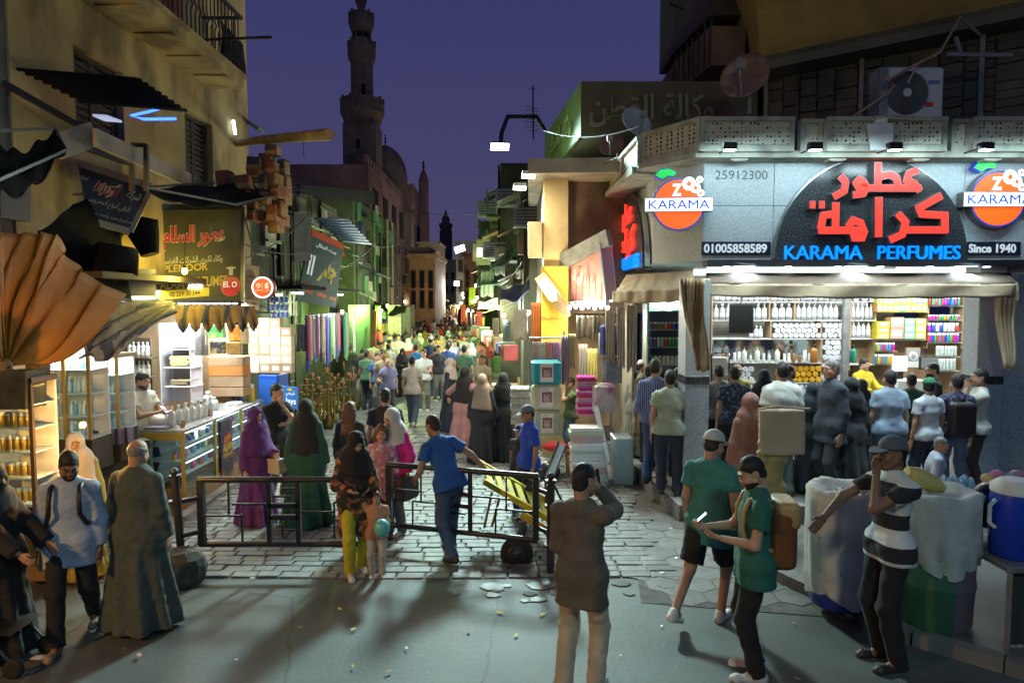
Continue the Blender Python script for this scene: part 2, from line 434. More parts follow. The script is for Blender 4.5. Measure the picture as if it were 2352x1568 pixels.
def rotz(a): c, s = math.cos(a), math.sin(a); return np.array([[c,-s,0],[s,c,0],[0,0,1]])
SKIN = [(.50, .30, .20), (.42, .24, .155), (.34, .19, .12), (.22, .115, .07)]
def skinm(i): return mat('skin_%d' % i, SKIN[i], .58, .08, 12, .05, 60)
HAIR = lambda i=0: mat('hair_%d' % i, [(.012, .010, .009), (.09, .05, .025), (.20, .19, .18), (.14, .055, .02)][i], .6, .35, 40, .3, 120)
_cl = {}
def cloth(rgb, rough=.85, pat=None):
    key = (tuple(rgb), pat)
    if key not in _cl:
        n = 'cloth_%d' % len(_cl); kw = {}
        if pat == 'stripe': kw = dict(stripe=(1.25, (.6, .62, .62), 'Z', .5, 0))
        if pat == 'plaid': kw = dict(stripe=(9, (.25, .32, .5), 'X', .72, 0))
        if pat == 'floral': kw = dict(dark=(.18, .2, .26), dscale=16, damt=.9)
        if pat == 'bright': kw = dict(dark=(.55, .2, .06), dscale=9, damt=1.)
        if pat == 'bloom': kw = dict(dark=(.7, .62, .66), dscale=15, damt=.9)
        _cl[key] = mat(n, rgb, rough, .18, 5, .4, 13, sheen=.05, **kw)
    return _cl[key]
SHOE_W = lambda: mat('white_trainer', (.62, .62, .6), .6, .1, 20)
SHOE_D = lambda: mat('dark_shoe', (.03, .028, .026), .5, .2, 20)
SHOE_T = lambda: mat('tan_shoe', (.25, .18, .11), .6, .2, 20)
N_PEOPLE = [0]
def person(loc, face=0., h=1.75, label='', group=None, skin=1, fat=1.0, lean=0., roll=0., head=(0, 0), la=None, ra=None, lh='relax', rh='relax', lf=None, rf=None,
           le=None, re=None, top=None, bot=None, gown=None, hijab=None, hair=0, cap=None, shoes=None, beard=False, vox=None, female=False, sit=False,
           sleeve=.55, hem=.86, shorts=False, collar=None, gr=None, hjlen=.36, jacket=None, long=False, niqab=False, thumb=None, open_front=False, bald=False, pelvis=None, brim=0., name='person'):
    x0, y0, z0 = loc; Yd = math.hypot(x0, y0); sc_ = h/1.75
    N_PEOPLE[0] += 1; sd = N_PEOPLE[0]; g = random.Random(sd)
    if vox is None: vox = max(.0135, min(.05, 1.55*Yd/683))/sc_
    hv = max(.0065, min(.016, .75*Yd/683)); kv = max(.0055, min(.011, .62*Yd/683))
    sw = .155 if female else .178
    pel = np.array(pelvis if pelvis is not None else (0, 0, .93), float)
    Rt = rotx(R(lean)) @ roty(R(roll))
    U = lambda p: pel + Rt @ (np.array(p, float) - np.array((0, 0, .93)))   # upper-body point
    f = fat; wst = U((0, .0, 1.07)); chst = U((0, -.005, 1.27)); nk = U((0, .015, 1.47)); hd = U((0, -.012, 1.62)); nk2 = U((0, .01, 1.55))
    Hd = Rt @ rotz(R(head[0])) @ rotx(R(head[1])); hd = nk2 + Hd @ (np.array((0, -.018, .078)))
    sh = {q: U((q*sw, .01, 1.39)) for q in (-1, 1)}; hp = {q: pel + np.array((q*.092*f, 0, -.01)) for q in (-1, 1)}
    rest = lambda q: U((q*(.235+.05*(f-1)*2), -.03, .86))
    wr = {1: np.array(la, float) if la is not None else rest(1), -1: np.array(ra, float) if ra is not None else rest(-1)}
    el = {}; Fw = np.array((0, -1, 0.))
    for q, hint in ((1, le), (-1, re)):
        el[q], wr[q] = ik(sh[q], wr[q], .285, .255, hint if hint is not None else (q*.45, .6, -.5))
    ft = {1: np.array(lf if lf is not None else (.105, -.01, 0), float), -1: np.array(rf if rf is not None else (-.105, .02, 0), float)}
    kn = {}; an = {}
    for q in (-1, 1): kn[q], an[q] = ik(hp[q], ft[q]+np.array((0, .03, .075)), .44, .43, (q*.12, -1, .05 if not sit else .4))
    fr = Rt @ np.array((0, 1., 0)); fl = (fr, .68 if f < 1.1 else .78)
    root = None
    # -- the body
    B = SDF(.035)
    B.cone(pel, wst, .122*f, .104*f, flat=fl).cone(wst, chst, .104*f, .13*f, flat=fl).cone(chst, U((0, .005, 1.37)), .126*f, .105*f, flat=fl)
    B.cone(sh[-1], U((0, .01, 1.42)), .042, .054).cone(sh[1], U((0, .01, 1.42)), .042, .054).cone(nk, nk2+Hd@np.array((0, .01, .05)), .056, .052)
    for q in (-1, 1):
        B.cone(sh[q], el[q], .043*f, .04).cone(el[q], wr[q], .04, .026, k=.02)
        B.cone(hp[q], kn[q], .085*f, .056, k=.03).cone(kn[q], an[q], .054, .036, k=.02); B.cone(an[q], ft[q]+np.array((0, -.05, .04)), .036, .034)
    bv = vox*(1. if (top and sleeve < .9) or shorts else 1.5)
    v, fc = B.mesh(bv); Vs = [v]; Fs = [fc]; Ms = [np.zeros(len(fc), int)]; nv = len(v)
    def app(v, f, mi):
        nonlocal nv
        Vs.append(v); Fs.append(f+nv); Ms.append(mi if not np.isscalar(mi) else np.full(len(f), mi)); nv += len(v)
    hvv, hff = tpl('head', hv)
    c = hvv[hff].mean(1); mi = np.zeros(len(hff), int)
    brow = (np.abs(c[:, 2]-.033) < .0042) & (np.abs(c[:, 0]) > .012) & (np.abs(c[:, 0]) < .05) & (c[:, 1] < -.06); mi[brow] = 1
    lip = (np.abs(c[:, 2]+.062) < .01) & (np.abs(c[:, 0]) < .021) & (c[:, 1] < -.084); mi[lip] = 3
    if beard:
        bd = (c[:, 1] < .0) & (c[:, 2] < -.045-.25*np.maximum(0, c[:, 1]+.06)*0) & (c[:, 2] > -.135) & ~lip & ((c[:, 2] < -.074) | (np.abs(c[:, 0]) > .022) | (c[:, 2] > -.05)) & (c[:, 2] < -.03-.35*(c[:, 1]+.09))
        bd &= (c[:, 2] < -.042); mi[bd] = 1
    app(hvv @ Hd.T + hd, hff, mi)
    if Yd < 14:
        for q in (-1, 1):
            e = MB().ball((q*.030, -.0805, .011), (.0125, .0105, .0075), 8, 6).ball((q*.030, -.0885, .011), (.006, .004, .006), 6, 4)
            ff = np.array([t for t in e.f if len(t) == 4]); ne = len([t for t in e.f[:50] if len(t) == 4])
            app(np.array(e.v) @ Hd.T + hd, ff, np.where(ff.min(1) < 8*7, 2, 1))
    for q, hk in ((1, lh), (-1, rh)):
        d = wr[q]-el[q]; d /= np.linalg.norm(d); zz = -d
        t = np.array(thumb[0 if q == 1 else 1] if thumb and thumb[0 if q == 1 else 1] is not None else (0, -1, .25), float); t = t - zz*(t@zz); t /= np.linalg.norm(t)+1e-9
        yy = -t; xx = np.cross(yy, zz)*1.0
        hv2, hf2 = tpl(hk, kv); p = hv2.copy()*(.92 if female else 1.02)
        m = np.stack([xx, yy, zz], 1)
        if q == 1: p[:, 0] *= -1; hf2 = hf2[:, ::-1]   # palm towards the body
        app(p @ m.T + wr[q] + d*.005, hf2, 0)
    V = np.concatenate(Vs)*sc_; Fa = np.concatenate(Fs); Ma = np.concatenate(Ms)
    me = npmesh('body', V, Fa, True, Ma)
    for mm in (skinm(skin), HAIR(hair if isinstance(hair, int) and hair >= 0 else 0), mat('eye_white', (.7, .68, .64), .3), mat('lips', (.27, .12, .085), .5)): me.materials.append(mm)
    root = obj(name, me); root.location = loc; root.rotation_euler = (0, 0, R(face)); tag(root, label, 'person', group)
    def part(nm, S, m, wrk=.0, hh=None):
        v, fc = S.mesh(hh or vox, wrk, sd*7+len(nm))
        if len(v) == 0: return None
        return obj(nm, npmesh(nm, v*sc_, fc), m, root)
    fmid = (ft[1]+ft[-1])/2
    # -- clothes
    def sleeves(S, sl, rr=.062, r2=.056, r3=.044):
        for q in (-1, 1):
            if sl <= 1.0:
                S.cone(sh[q], sh[q]+(el[q]-sh[q])*(sl if sl < 1 else 1), rr*f**.5, r2*f**.5+.006, k=.03, cut=True)
            else:
                S.cone(sh[q], el[q], rr*f**.5, r2, k=.03); S.cone(el[q], el[q]+(wr[q]-el[q])*(sl-1)*.96, r2, r3, k=.03, cut=True)
    def torso(S, add=.016, hemz=.86, bulge=0.):
        S.cone(U((-.083*f, 0, hemz-.03)), U((.083*f, 0, hemz-.03)), .107*f+add, k=.05).cone(U((-.083*f, 0, .93)), U((.083*f, 0, .93)), .105*f+add, k=.06)
        [S.cone(U((q*.08*f, 0, .95)), U((q*.083*f, 0, hemz-.02)), .107*f+add, k=.05) for q in (-1, 1)]
        S.cone(U((0, 0, hemz+.02)), wst, (.142*f+add), .128*f+add+bulge, flat=fl).cone(wst, chst, .128*f+add+bulge, .148*f+add, flat=fl).cone(chst, U((0, .005, 1.38)), .148*f+add, .118*f+add, flat=fl)
        S.cone(sh[-1], U((0, .012, 1.425)), .062, .075, k=.04).cone(sh[1], U((0, .012, 1.425)), .062, .075, k=.04).cone(U((0, .012, 1.42)), U((0, .015, 1.475)), .085, .066, k=.03, cut=True)
    wk = min(.0085, vox*.55)
    if top is not None:
        S = SDF(.035); torso(S, .012+(.008 if sleeve > 1 else .003), hem, .018 if hem < .8 else 0); sleeves(S, sleeve, .063, .063, .048)
        n = Rt @ np.array((0, 0, -1.)); S.post.append((U((0, 0, hem)), n)); t = part('shirt' if not jacket else 'jacket', S, top, wk)
        if collar is not None:
            S = SDF(.01); S.cone(U((0, .018, 1.445)), U((0, .012, 1.495)), .076, .064, cut=True); S.ell(U((0, -.06, 1.52)), (.04, .06, .05), sub=True); part('collar', S, collar, 0)
    if gown is not None:
        S = SDF(.05); torso(S, .03, .9, .01); sleeves(S, 1.98, .066, .072, .078)
        gb = gr or ((.30, .27) if female else (.29, .25))
        st = abs(ft[1][1]-ft[-1][1])*.5
        S.skirt((fmid[0], fmid[1]+.0, .045), (pel[0], pel[1], pel[2]+.12), (gb[0], gb[1]+st*.7), (.165*f, .135*f), 11 if female else 9, .19, sd, k=.06)
        part('gown', S, gown, wk*.8)
    if bot is not None and gown is None:
        S = SDF(.03)
        S.cone(pel+np.array((0, 0, .05)), pel+np.array((0, 0, -.03)), .128*f, .132*f, flat=fl)
        for q in (-1, 1):
            kk = kn[q]
            if shorts: S.cone(hp[q], hp[q]+(kk-hp[q])*.86, .105*f, .102, k=.03, cut=True)
            else:
                S.cone(hp[q], kk, .094*f, .074, k=.03).cone(kk, an[q]+np.array((0, 0, -.02)), .074, .066, k=.03, cut=True)
        S.post.append((pel+np.array((0, 0, .1)), (0, 0, 1))); part('shorts' if shorts else 'trousers', S, bot, wk*1.1)
    if shoes is not False:
        sm = shoes or (SHOE_D() if gown is not None else g.choice([SHOE_W, SHOE_D, SHOE_D, SHOE_T])())
        for q in (-1, 1):
            S = SDF(.03); a = ft[q]; pit = min(.9, max(0, a[2]*3.2)); m = rotx(pit)
            p = lambda w: a + np.array((0, .03, .075)) + m @ (np.array(w)-np.array((0, .03, .075)))
            S.cone(p((0, .07, .036)), p((q*.012, -.125, .03)), .037, .035, k=.02).cone(p((0, .05, .04)), p((0, .04, .085)), .042, .043).cone(p((q*.012, -.14, .027)), p((q*.008, -.16, .026)), .036, .03)
            S.post.append((p((0, 0, 0.002)), m @ np.array((0, 0, -1.)))); part('shoe', S, sm, 0, min(vox, .016))
    # -- head cover
    HP = lambda w: hd + Hd @ np.array(w, float)
    def headpart(nm, S, m, wrk=0, hh=None):
        v, fc = S.mesh(hh or max(hv, vox*.6), wrk, sd)
        if len(v): return obj(nm, npmesh(nm, (v @ Hd.T + hd)*sc_, fc), m, root)
    if hijab is not None:
        S = SDF(.03); S.ell((0, .015, .03), (.097, .118, .115)).ell((0, -.01, -.03), (.09, .1, .115))
        Hi = Hd.T
        loc_ = lambda w: Hi @ (np.array(w)-hd)
        S.cone(loc_(U((0, .02, 1.54))), loc_(U((0, .0, 1.42))), .095, .135, flat=(Hi @ fr, .85)).cone(loc_(U((0, .0, 1.42))), loc_(U((0, -.01, 1.62-hjlen))), .19, .21+.05*(hjlen > .5), flat=(Hi @ fr, .74))
        if not niqab: S.ell((0, -.13, -.012), (.06, .075, .083), sub=True)
        else: S.ell((0, -.13, .012), (.06, .06, .02), sub=True)
        S.post.append((loc_(U((0, 0, 1.62-hjlen))), Hi @ Rt @ np.array((0.15*g.choice((-1, 1)), .2, -1.)))); headpart('headscarf', S, hijab, wk*.7, max(hv, vox*.8))
    elif hair is not None and hair is not False and not bald:
        S = SDF(.02); S.ell((0, .017, .04), (.0765, .0975, .094)).ell((0, .046, -.022), (.067, .06, .072))
        if long:
            for q in (-1, 0, 1): S.cone((q*.05, .05, .0), (q*.07, .075, -.36 if Yd > 1 else 0), .06, .05, k=.05)
            S.post.append(((0, -.055, 0), (0, -1, -.25)))
        else:
            S.post.append(((0, -.075, .0625), (0, -.9, -1))); S.post.append(((0, 0, -.075), (0, .0, -1)))
        headpart('hair', S, HAIR(hair), .0045 if not long else .009, max(hv*.9, .0075))
    elif bald and hair is not None:
        S = SDF(.02); S.ell((0, .018, .03), (.079, .099, .088)); S.post.append(((0, -.02, .0), (0, -.9, -.6))); S.post.append(((0, 0, .05), (0, -.1, 1))); S.post.append(((0, 0, -.07), (0, 0, -1)))
        headpart('hair', S, HAIR(2), .002)
    if cap is not None:
        S = SDF(.012); S.ell((0, .016, .045), (.09, .108, .094)); S.post.append(((0, 0, .04), (0, -.12, -1)))
        o = headpart('cap', S, cap)
        if brim:
            bm = MB(); n = 12
            up = [(.078*math.sin(t)*1.0, -.085-.085*math.cos(t)*brim, .05-.02*math.cos(t)) for t in [(-.5+i/n)*math.pi for i in range(n+1)]]
            bm.rings([[(x, y, z-.004) for x, y, z in up], [(x, y, z+.004) for x, y, z in up]], True, True)
            obj('brim', None) if False else None
            vv = (np.array(bm.v) @ Hd.T + hd)*sc_; bm.v = [tuple(p) for p in vv]; bm.build('cap_brim', cap, root)
    root['_j'] = [float(t) for t in np.concatenate([wr[1], wr[-1], hd, chst])*sc_]
    return root
def jpos(o, i):   # world place of: 0 left wrist, 1 right wrist, 2 head, 3 chest
    j = list(o['_j'])[3*i:3*i+3]; a = o.rotation_euler.z; c, s = math.cos(a), math.sin(a)
    return Vector((o.location.x + j[0]*c - j[1]*s, o.location.y + j[0]*s + j[1]*c, o.location.z + j[2]))
WALK = dict(lf=(.09, -.26, 0), rf=(-.09, .28, .07)); WALK2 = dict(rf=(-.09, -.26, 0), lf=(.09, .28, .07))
# ---------------------------------------------------------------- lamps
def light(kind, name, loc, e, col=(1, 1, 1), aim=None, size=.1, size_y=None, spot=70, blend=.5, parent=None):
    l = bpy.data.lights.new(name, kind); l.energy = e; l.color = col
    if kind == 'AREA':
        l.size = size
        if size_y: l.shape = 'RECTANGLE'; l.size_y = size_y
    else: l.shadow_soft_size = size
    if kind == 'SPOT': l.spot_size = R(spot); l.spot_blend = blend
    o = bpy.data.objects.new(name, l); COL.objects.link(o); o.location = loc
    if aim is not None: o.rotation_euler = (Vector(aim)-Vector(loc)).to_track_quat('-Z', 'Y').to_euler()
    if parent is not None:
        o.parent = parent; o.matrix_parent_inverse = parent.matrix_world.inverted()
    return o
COOL = (.80, 1., .98); COOL2 = (.66, .92, 1.); GREEN = (.55, 1., .28); WARM = (1., .72, .38); ORANGE = (1., .5, .1); WHITE = (.93, 1., .97)

# ---------------------------------------------------------------- materials of the place
asphalt = mat('asphalt', (.085, .103, .098), .66, .35, .8, .22, 26, dark=(.07, .066, .06), dscale=.6, damt=.85)
stone_a = mat('paving_basalt', (.125, .13, .125), .5, .4, 2.2, .4, 22, dark=(.09, .08, .07), dscale=1.1, damt=.6)
stone_b = mat('paving_basalt_light', (.155, .16, .15), .55, .35, 2.2, .4, 22, dark=(.1, .09, .08), dscale=1.3, damt=.5)
joint = mat('joint_dirt', (.105, .1, .09), .95, .3, 8)
kerbm = mat('kerb_stone', (.2, .2, .19), .8, .25, 4, .5, 14, dark=(.07, .065, .06), dscale=2, damt=.8)
cream = mat('cream_plaster', (.44, .33, .15), .9, .25, 1.1, .4, 9, dark=(.12, .085, .04), dscale=1.5, damt=.75, stretch=(1, 1, .45))
cream2 = mat('stained_plaster', (.36, .32, .25), .9, .2, 1.5, .3, 10, dark=(.12, .1, .08), dscale=1.2, damt=.7)
greyp = mat('grey_render', (.13, .13, .12), .9, .2, 1.2, .3, 9, dark=(.08, .08, .075), dscale=1., damt=.7)
brownp = mat('brown_facade', (.17, .115, .075), .9, .3, 1.6, .3, 9, dark=(.05, .035, .025), dscale=1.4, damt=.8)
minst = mat('old_limestone', (.2, .155, .1), .92, .25, 1.2, .4, 4, dark=(.08, .058, .04), dscale=.5, damt=.6)
mosq = mat('mosque_stone', (.33, .2, .13), .92, .25, .8, .3, 3, dark=(.15, .09, .06), dscale=.3, damt=.6)
dkwood = mat('dark_wood', (.055, .038, .025), .7, .4, 3, .3, 20, stretch=(1, 1, .2))
wood = mat('wood', (.26, .16, .08), .65, .3, 3, .25, 20, stretch=(1, 1, .15))
pale_wood = mat('pale_wood', (.42, .30, .17), .7, .25, 3, .25, 20)
granite = mat('grey_granite', (.46, .52, .55), .4, .2, 55, .05, 60, dark=(.3, .35, .38), dscale=30, damt=.5)
granite_b = mat('black_granite', (.03, .035, .037), .22, .4, 60, dark=(.3, .34, .36), dscale=45, damt=.25)
blackm = mat('black_metal', (.016, .017, .02), .38, .3, 6, .15, 40, spec=.6)
blackp = mat('black_plastic', (.014, .014, .015), .45, .2, 8)
steel = mat('brushed_steel', (.5, .52, .53), .32, .15, 8, metal=.9)
alu = mat('aluminium', (.72, .75, .78), .3, .1, 10, metal=.75)
greym = mat('grey_metal', (.22, .23, .23), .5, .25, 6, .1, 30, metal=.4)
rust = mat('rusty_metal', (.2, .11, .07), .8, .4, 5, .3, 20, dark=(.33, .3, .27), dscale=3, damt=.9)
white_p = mat('white_paint', (.72, .74, .73), .5, .08, 8, dark=(.4, .38, .34), dscale=3, damt=.4)
offw = mat('ivory_plastic', (.62, .61, .54), .5, .1, 8)
card = mat('cardboard', (.40, .27, .16), .85, .14, 5, .1, 30, dark=(.28, .18, .1), dscale=2, damt=.5)
cardl = mat('pale_cardboard', (.55, .45, .33), .85, .14, 5, .1, 30)
clear = glass('clear_glass')
tarp_b = mat('beige_canvas', (.45, .37, .25), .9, .2, 2.5, .3, 9, dark=(.25, .19, .12), dscale=2.5, damt=.5)
red_m = mat('red_paint', (.55, .03, .02), .5, .12, 6)

_nt = asphalt.node_tree; _b = _nt.nodes['Principled BSDF']; _old = _b.inputs['Base Color'].links[0].from_socket
_tc = _nt.nodes.new('ShaderNodeTexCoord'); _n0 = _nt.nodes.new('ShaderNodeTexNoise'); _n0.inputs['Scale'].default_value = 1.3; _n0.inputs['Detail'].default_value = 5
_mv = _nt.nodes.new('ShaderNodeMixRGB'); _mv.inputs[0].default_value = .16; _nt.links.new(_tc.outputs['Object'], _n0.inputs['Vector']); _nt.links.new(_tc.outputs['Object'], _mv.inputs[1]); _nt.links.new(_n0.outputs['Color'], _mv.inputs[2])
_vo = _nt.nodes.new('ShaderNodeTexVoronoi'); _vo.feature = 'DISTANCE_TO_EDGE'; _vo.inputs['Scale'].default_value = .42; _nt.links.new(_mv.outputs[0], _vo.inputs['Vector'])
_cr = _nt.nodes.new('ShaderNodeMapRange'); _cr.inputs[1].default_value = .0008; _cr.inputs[2].default_value = .005; _cr.inputs[3].default_value = .6; _cr.inputs[4].default_value = 0; _nt.links.new(_vo.outputs['Distance'], _cr.inputs[0])
_gr = _nt.nodes.new('ShaderNodeTexNoise'); _gr.inputs['Scale'].default_value = .38; _gr.inputs['Detail'].default_value = 9; _nt.links.new(_tc.outputs['Object'], _gr.inputs['Vector'])
_gm = _nt.nodes.new('ShaderNodeMapRange'); _gm.inputs[1].default_value = .52; _gm.inputs[2].default_value = .58; _gm.inputs[4].default_value = .45; _nt.links.new(_gr.outputs['Fac'], _gm.inputs[0])
_x1 = _nt.nodes.new('ShaderNodeMixRGB'); _x1.inputs[2].default_value = (.06, .058, .05, 1); _nt.links.new(_gm.outputs[0], _x1.inputs[0]); _nt.links.new(_old, _x1.inputs[1])
_x2 = _nt.nodes.new('ShaderNodeMixRGB'); _x2.inputs[2].default_value = (.02, .02, .018, 1); _nt.links.new(_cr.outputs[0], _x2.inputs[0]); _nt.links.new(_x1.outputs[0], _x2.inputs[1]); _nt.links.new(_x2.outputs[0], _b.inputs['Base Color'])
# ---------------------------------------------------------------- ground, road, paving
g = MB().sheet(lambda u, v: (-400+800*u, -60+1000*v, -.002), 8, 10, 0, False).build('ground', asphalt); tag(g, kind='structure')
rg = random.Random(3)
# the open junction in front is asphalt with shallow unevenness
rm = MB().sheet(lambda u, v: (-14+28*u, -3+10.35*v, .004+.012*math.sin(7*u+3*v)*math.sin(5*v+9*u)+.012), 60, 40)
tag(rm.build('road', asphalt), kind='structure')
pave = tag(MB().vprism([(-6.2, 7.15), (2.3, 7.45), (2.3, 24), (-1.5, 60), (-12, 60), (-6.4, 24)], -.05, .012).build('street_paving', joint), kind='structure')
_st = []
for q in range(6):
    w = .5-.03*rg.random(); r_ = [rg.uniform(-.03, .03) for _ in range(8)]
    a = [(-.5+abs(r_[0]), -.5+abs(r_[1])), (.5-abs(r_[2]), -.5+abs(r_[3])), (.5-abs(r_[4]), .5-abs(r_[5])), (-.5+abs(r_[6]), .5-abs(r_[7]))]
    b = [(x*.93, y*.9) for x, y in a]
    _st.append(MB().rings([[(x, y, -.02) for x, y in a], [(x, y, .8) for x, y in a], [(x, y, 1.) for x, y in b]], False, True))
_sm = [m.mesh('paving_stone') for m in _st]
for k, m in enumerate(_sm): m.materials.append(stone_a if k % 2 else stone_b)
rest = MB(); n1 = 0; y = 7.3; row = 0
while y < 46:
    d = .15*rg.uniform(.9, 1.15) if y < 14 else .3; xl = -5.6 if y < 24 else -5.6-(y-24)*.2; xr = 1.55+.05*(y-7.3) if y < 12 else max(-2.5, 2.2-.16*(y-12))
    x = xl + rg.uniform(-.2, 0)
    while x < xr:
        w = rg.uniform(.24, .36) if y < 14 else rg.uniform(.4, .7); hz = .02+rg.uniform(0, .012)
        if n1 < 292 and -4.4 < x < 1.45 and y < 9.9:
            o = obj('paving_stone', _sm[rg.randrange(6)], None, pave, (x+w/2, y+d/2+.02*math.sin(x*1.3), .008)); o.scale = (w-.012, d-.012, hz); o.rotation_euler = (rg.uniform(-.01, .01), rg.uniform(-.01, .01), rg.uniform(-.02, .02)); n1 += 1
        else:
            b = _st[rg.randrange(6)]; rest.add([(x+w/2+p[0]*(w-.012), y+d/2+.02*math.sin(x*1.3)+p[1]*(d-.014), .008+p[2]*hz) for p in b.v], b.f, rg.randrange(2))
        x += w
    y += d; row += 1
tag(rest.build('paving_stone', [stone_a, stone_b], pave), kind='stuff')
# broken edge of the paving: loose flags and rubble
flag = tag(MB().vprism([(1.3, 6.7), (3.3, 6.35), (4.2, 7.4), (3.9, 9.35), (2.2, 9.4), (1.55, 8.6)], -.05, .02).build('pavement', joint), kind='structure')
hexm = MB().rings([[(.5*k*math.cos(R(60*i+30)), .5*k*math.sin(R(60*i+30)), z) for i in range(6)] for k, z in ((.98, 0), (.98, .8), (.93, 1.))], False, True).mesh('hexagonal_paver'); hexm.materials.append(stone_b)
hexm2 = hexm.copy(); hexm2.materials.clear(); hexm2.materials.append(stone_a)
pw = .42
for i in range(-1, 9):
    for j in range(12):
        x = 1.25+i*pw*.866+(j % 2)*pw*.433; y = 6.5+j*pw*.75
        if y > 9.3 or x > 1.2+(9.6-y)*1.15+.4 or x < 1.35+max(0, 7.3-y)*.6 or y < 6.75-.13*(x-1.3)+.12: continue
        o = obj('hexagonal_paver', rg.choice((hexm, hexm2)), None, flag, (x, y, .016)); o.scale = (pw*.99, pw*.99, .007+rg.uniform(0, .005)); o.rotation_euler = (rg.uniform(-.012, .012), rg.uniform(-.012, .012), 0)
for k in range(17):
    x = rg.uniform(-.5, 1.7); y = 6.95+rg.uniform(-.25, .4)+.12*(x); s = rg.uniform(.05, .2)
    n = rg.randrange(5, 8); a0 = rg.uniform(0, 6)
    pts = [(x+s*rg.uniform(.6, 1.1)*math.cos(a0+6.283*i/n), y+s*rg.uniform(.4, .8)*math.sin(a0+6.283*i/n)) for i in range(n)]
    MB().rings([[(a, b, 0) for a, b in pts], [(a, b, .024+s*.015) for a, b in pts], [(x+(a-x)*.85, y+(b-y)*.85, .026+s*.025) for a, b in pts]], False, True).build('broken_slab', rg.choice((stone_a, kerbm)), pave)
lit = MB()
for k in range(110):
    x = rg.uniform(-4, 4); y = rg.uniform(4.4, 11); s = rg.uniform(.008, .035); a = rg.uniform(0, 6)
    c, n = math.cos(a), math.sin(a); lit.add([(x+s*c-s*n*.5, y+s*n+s*c*.5, .033), (x-s*c-s*n*.5, y-s*n+s*c*.5, .036), (x-s*c+s*n*.5, y-s*n-s*c*.5, .033), (x+s*c+s*n*.5, y+s*n-s*c*.5, .04)], [(0, 1, 2, 3)], rg.randrange(3))
tag(lit.build('litter', [white_p, card, mat('yellow_scrap', (.6, .5, .08))]), 'scattered scraps of paper and plastic on the road and paving', 'litter', kind='stuff')
o = MB().add([(0, 0, 0), (.13, -.02, .004), (.14, .05, .01), (.01, .07, .002)], [(0, 1, 2, 3)]).build('paper_scrap', white_p, loc=G(66, 1519)+Vector((0, 0, .022))); tag(o, 'white paper strip lying on the dim road at lower left', 'paper')
# manholes
def manhole(c, r, label):
    c = c - Vector((0, 0, .012))
    t = thing('manhole_cover', label, 'manhole cover', c)
    MB().lathe([(r, 0), (r, .018), (r*.86, .022), (r*.86, .012)], n=28, smooth=False, cap=False).build('rim', mat('rim_concrete', (.15, .15, .145), .8, .3, 8), t)
    m = MB().lathe([(r*.85, .0), (r*.85, .014)], n=28, smooth=False)
    for i in range(-3, 4):
        w = math.sqrt(max(0, (r*.8)**2-(i*r*.23)**2))
        if r < .4: m.box((-w, i*r*.23-.012, .014), (w, i*r*.23+.012, .02))
    m.build('lid', mat('cast_iron', (.12, .125, .12), .75, .3, 8), t)
manhole(G(985, 1050)+Vector((0, 0, .03)), .3, 'round iron manhole cover in the stone paving beyond the gates')
if False: manhole(G(905, 1395)+Vector((0, 0, .022)), .42, 'worn manhole cover in the road in front of the gates')

# pavement in front of the corner shop: a kerb of stones and a slab
step = tag(MB().vprism([(2.0, 13.6), (2.42, 9.3), (9.5, 9.2), (9.5, 15.2), (2.0, 15.2)], -.02, .25).build('shop_pavement', stone_a), kind='structure')
def kerb(pts, z0, z1, parent, w=.14, L=.7):
    for a, b in zip(pts, pts[1:]):
        a, b = Vector((*a, 0)), Vector((*b, 0)); n = max(1, round((b-a).length/L)); d = (b-a)/n; u = d.normalized()
        for i in range(n):
            p = a+d*i+u*.006; q = a+d*(i+1)-u*.006; t = rg.uniform(-.012, .012)
            m = MB().bar(p+Vector((0, 0, (z0+z1)/2+t)), q+Vector((0, 0, (z0+z1)/2+t+rg.uniform(-.01, .01))), w+rg.uniform(-.015, .015), z1-z0)
            m.build('kerb_stone', kerbm, parent)
kerb([(1.95, 13.4), (2.38, 9.23), (9.3, 9.12)], -.03, .262, step, .16)
side = tag(MB().vprism([(2.95, 7.3), (3.62, 5.95), (4.6, 5.05), (9, 4.7), (9, 8.6), (3.4, 8.2)], -.02, .12).build('side_pavement', stone_a), kind='structure')
kerb([(3.35, 8.25), (2.9, 7.3), (3.57, 5.9), (4.55, 5.0), (8.9, 4.65)], -.03, .132, side, .16, .55)
# ---------------------------------------------------------------- corner perfume shop
YF = 10.3
ks = thing('perfume_shop', 'corner perfume shop with grey granite fascia and bright shelves under a red lit sign', 'shop', (X(1610, YF), YF, 0))
def kp(b, n, m): o = b.build(n, m); o.parent = ks; o.matrix_parent_inverse = Matrix.Translation(-ks.location); return o
xl, xc, xr = X(1500, 11.3), X(1612, YF), X(2430, YF)
z0, z1 = Z(598, YF), Z(345, YF)
# granite cladding of the fascia, panel by panel
for a, b in ((1612, 1772), (1772, 1990), (1990, 2206), (2206, 2430)):
    for i in range(2):
        za, zb = z0+(z1-z0)*i/2, z0+(z1-z0)*(i+1)/2
        kp(MB().bbox((X(a, YF)+.004, YF, za+.004), (X(b, YF)-.004, YF+.12, zb-.004), .004), 'granite_panel', granite)
for i in range(2):
    za, zb = z0+(z1-z0)*i/2, z0+(z1-z0)*(i+1)/2
    kp(MB().slab([(xl+.004, 11.3, za), (xc-.006, YF+.002, za), (xc-.006, YF+.002, zb-.006), (xl+.004, 11.3, zb-.006)], .1), 'granite_panel', granite)
    kp(MB().slab([(xl, 16.2, za), (xl, 11.306, za), (xl, 11.306, zb-.006), (xl, 16.2, zb-.006)], .1), 'granite_panel', granite)
kp(MB().vprism([(xl+.12, 11.4), (xc+.05, YF+.13), (xr, YF+.13), (xr, 15.5), (xl+.12, 16.2)], z0+.01, z0+.12), 'soffit', greym)
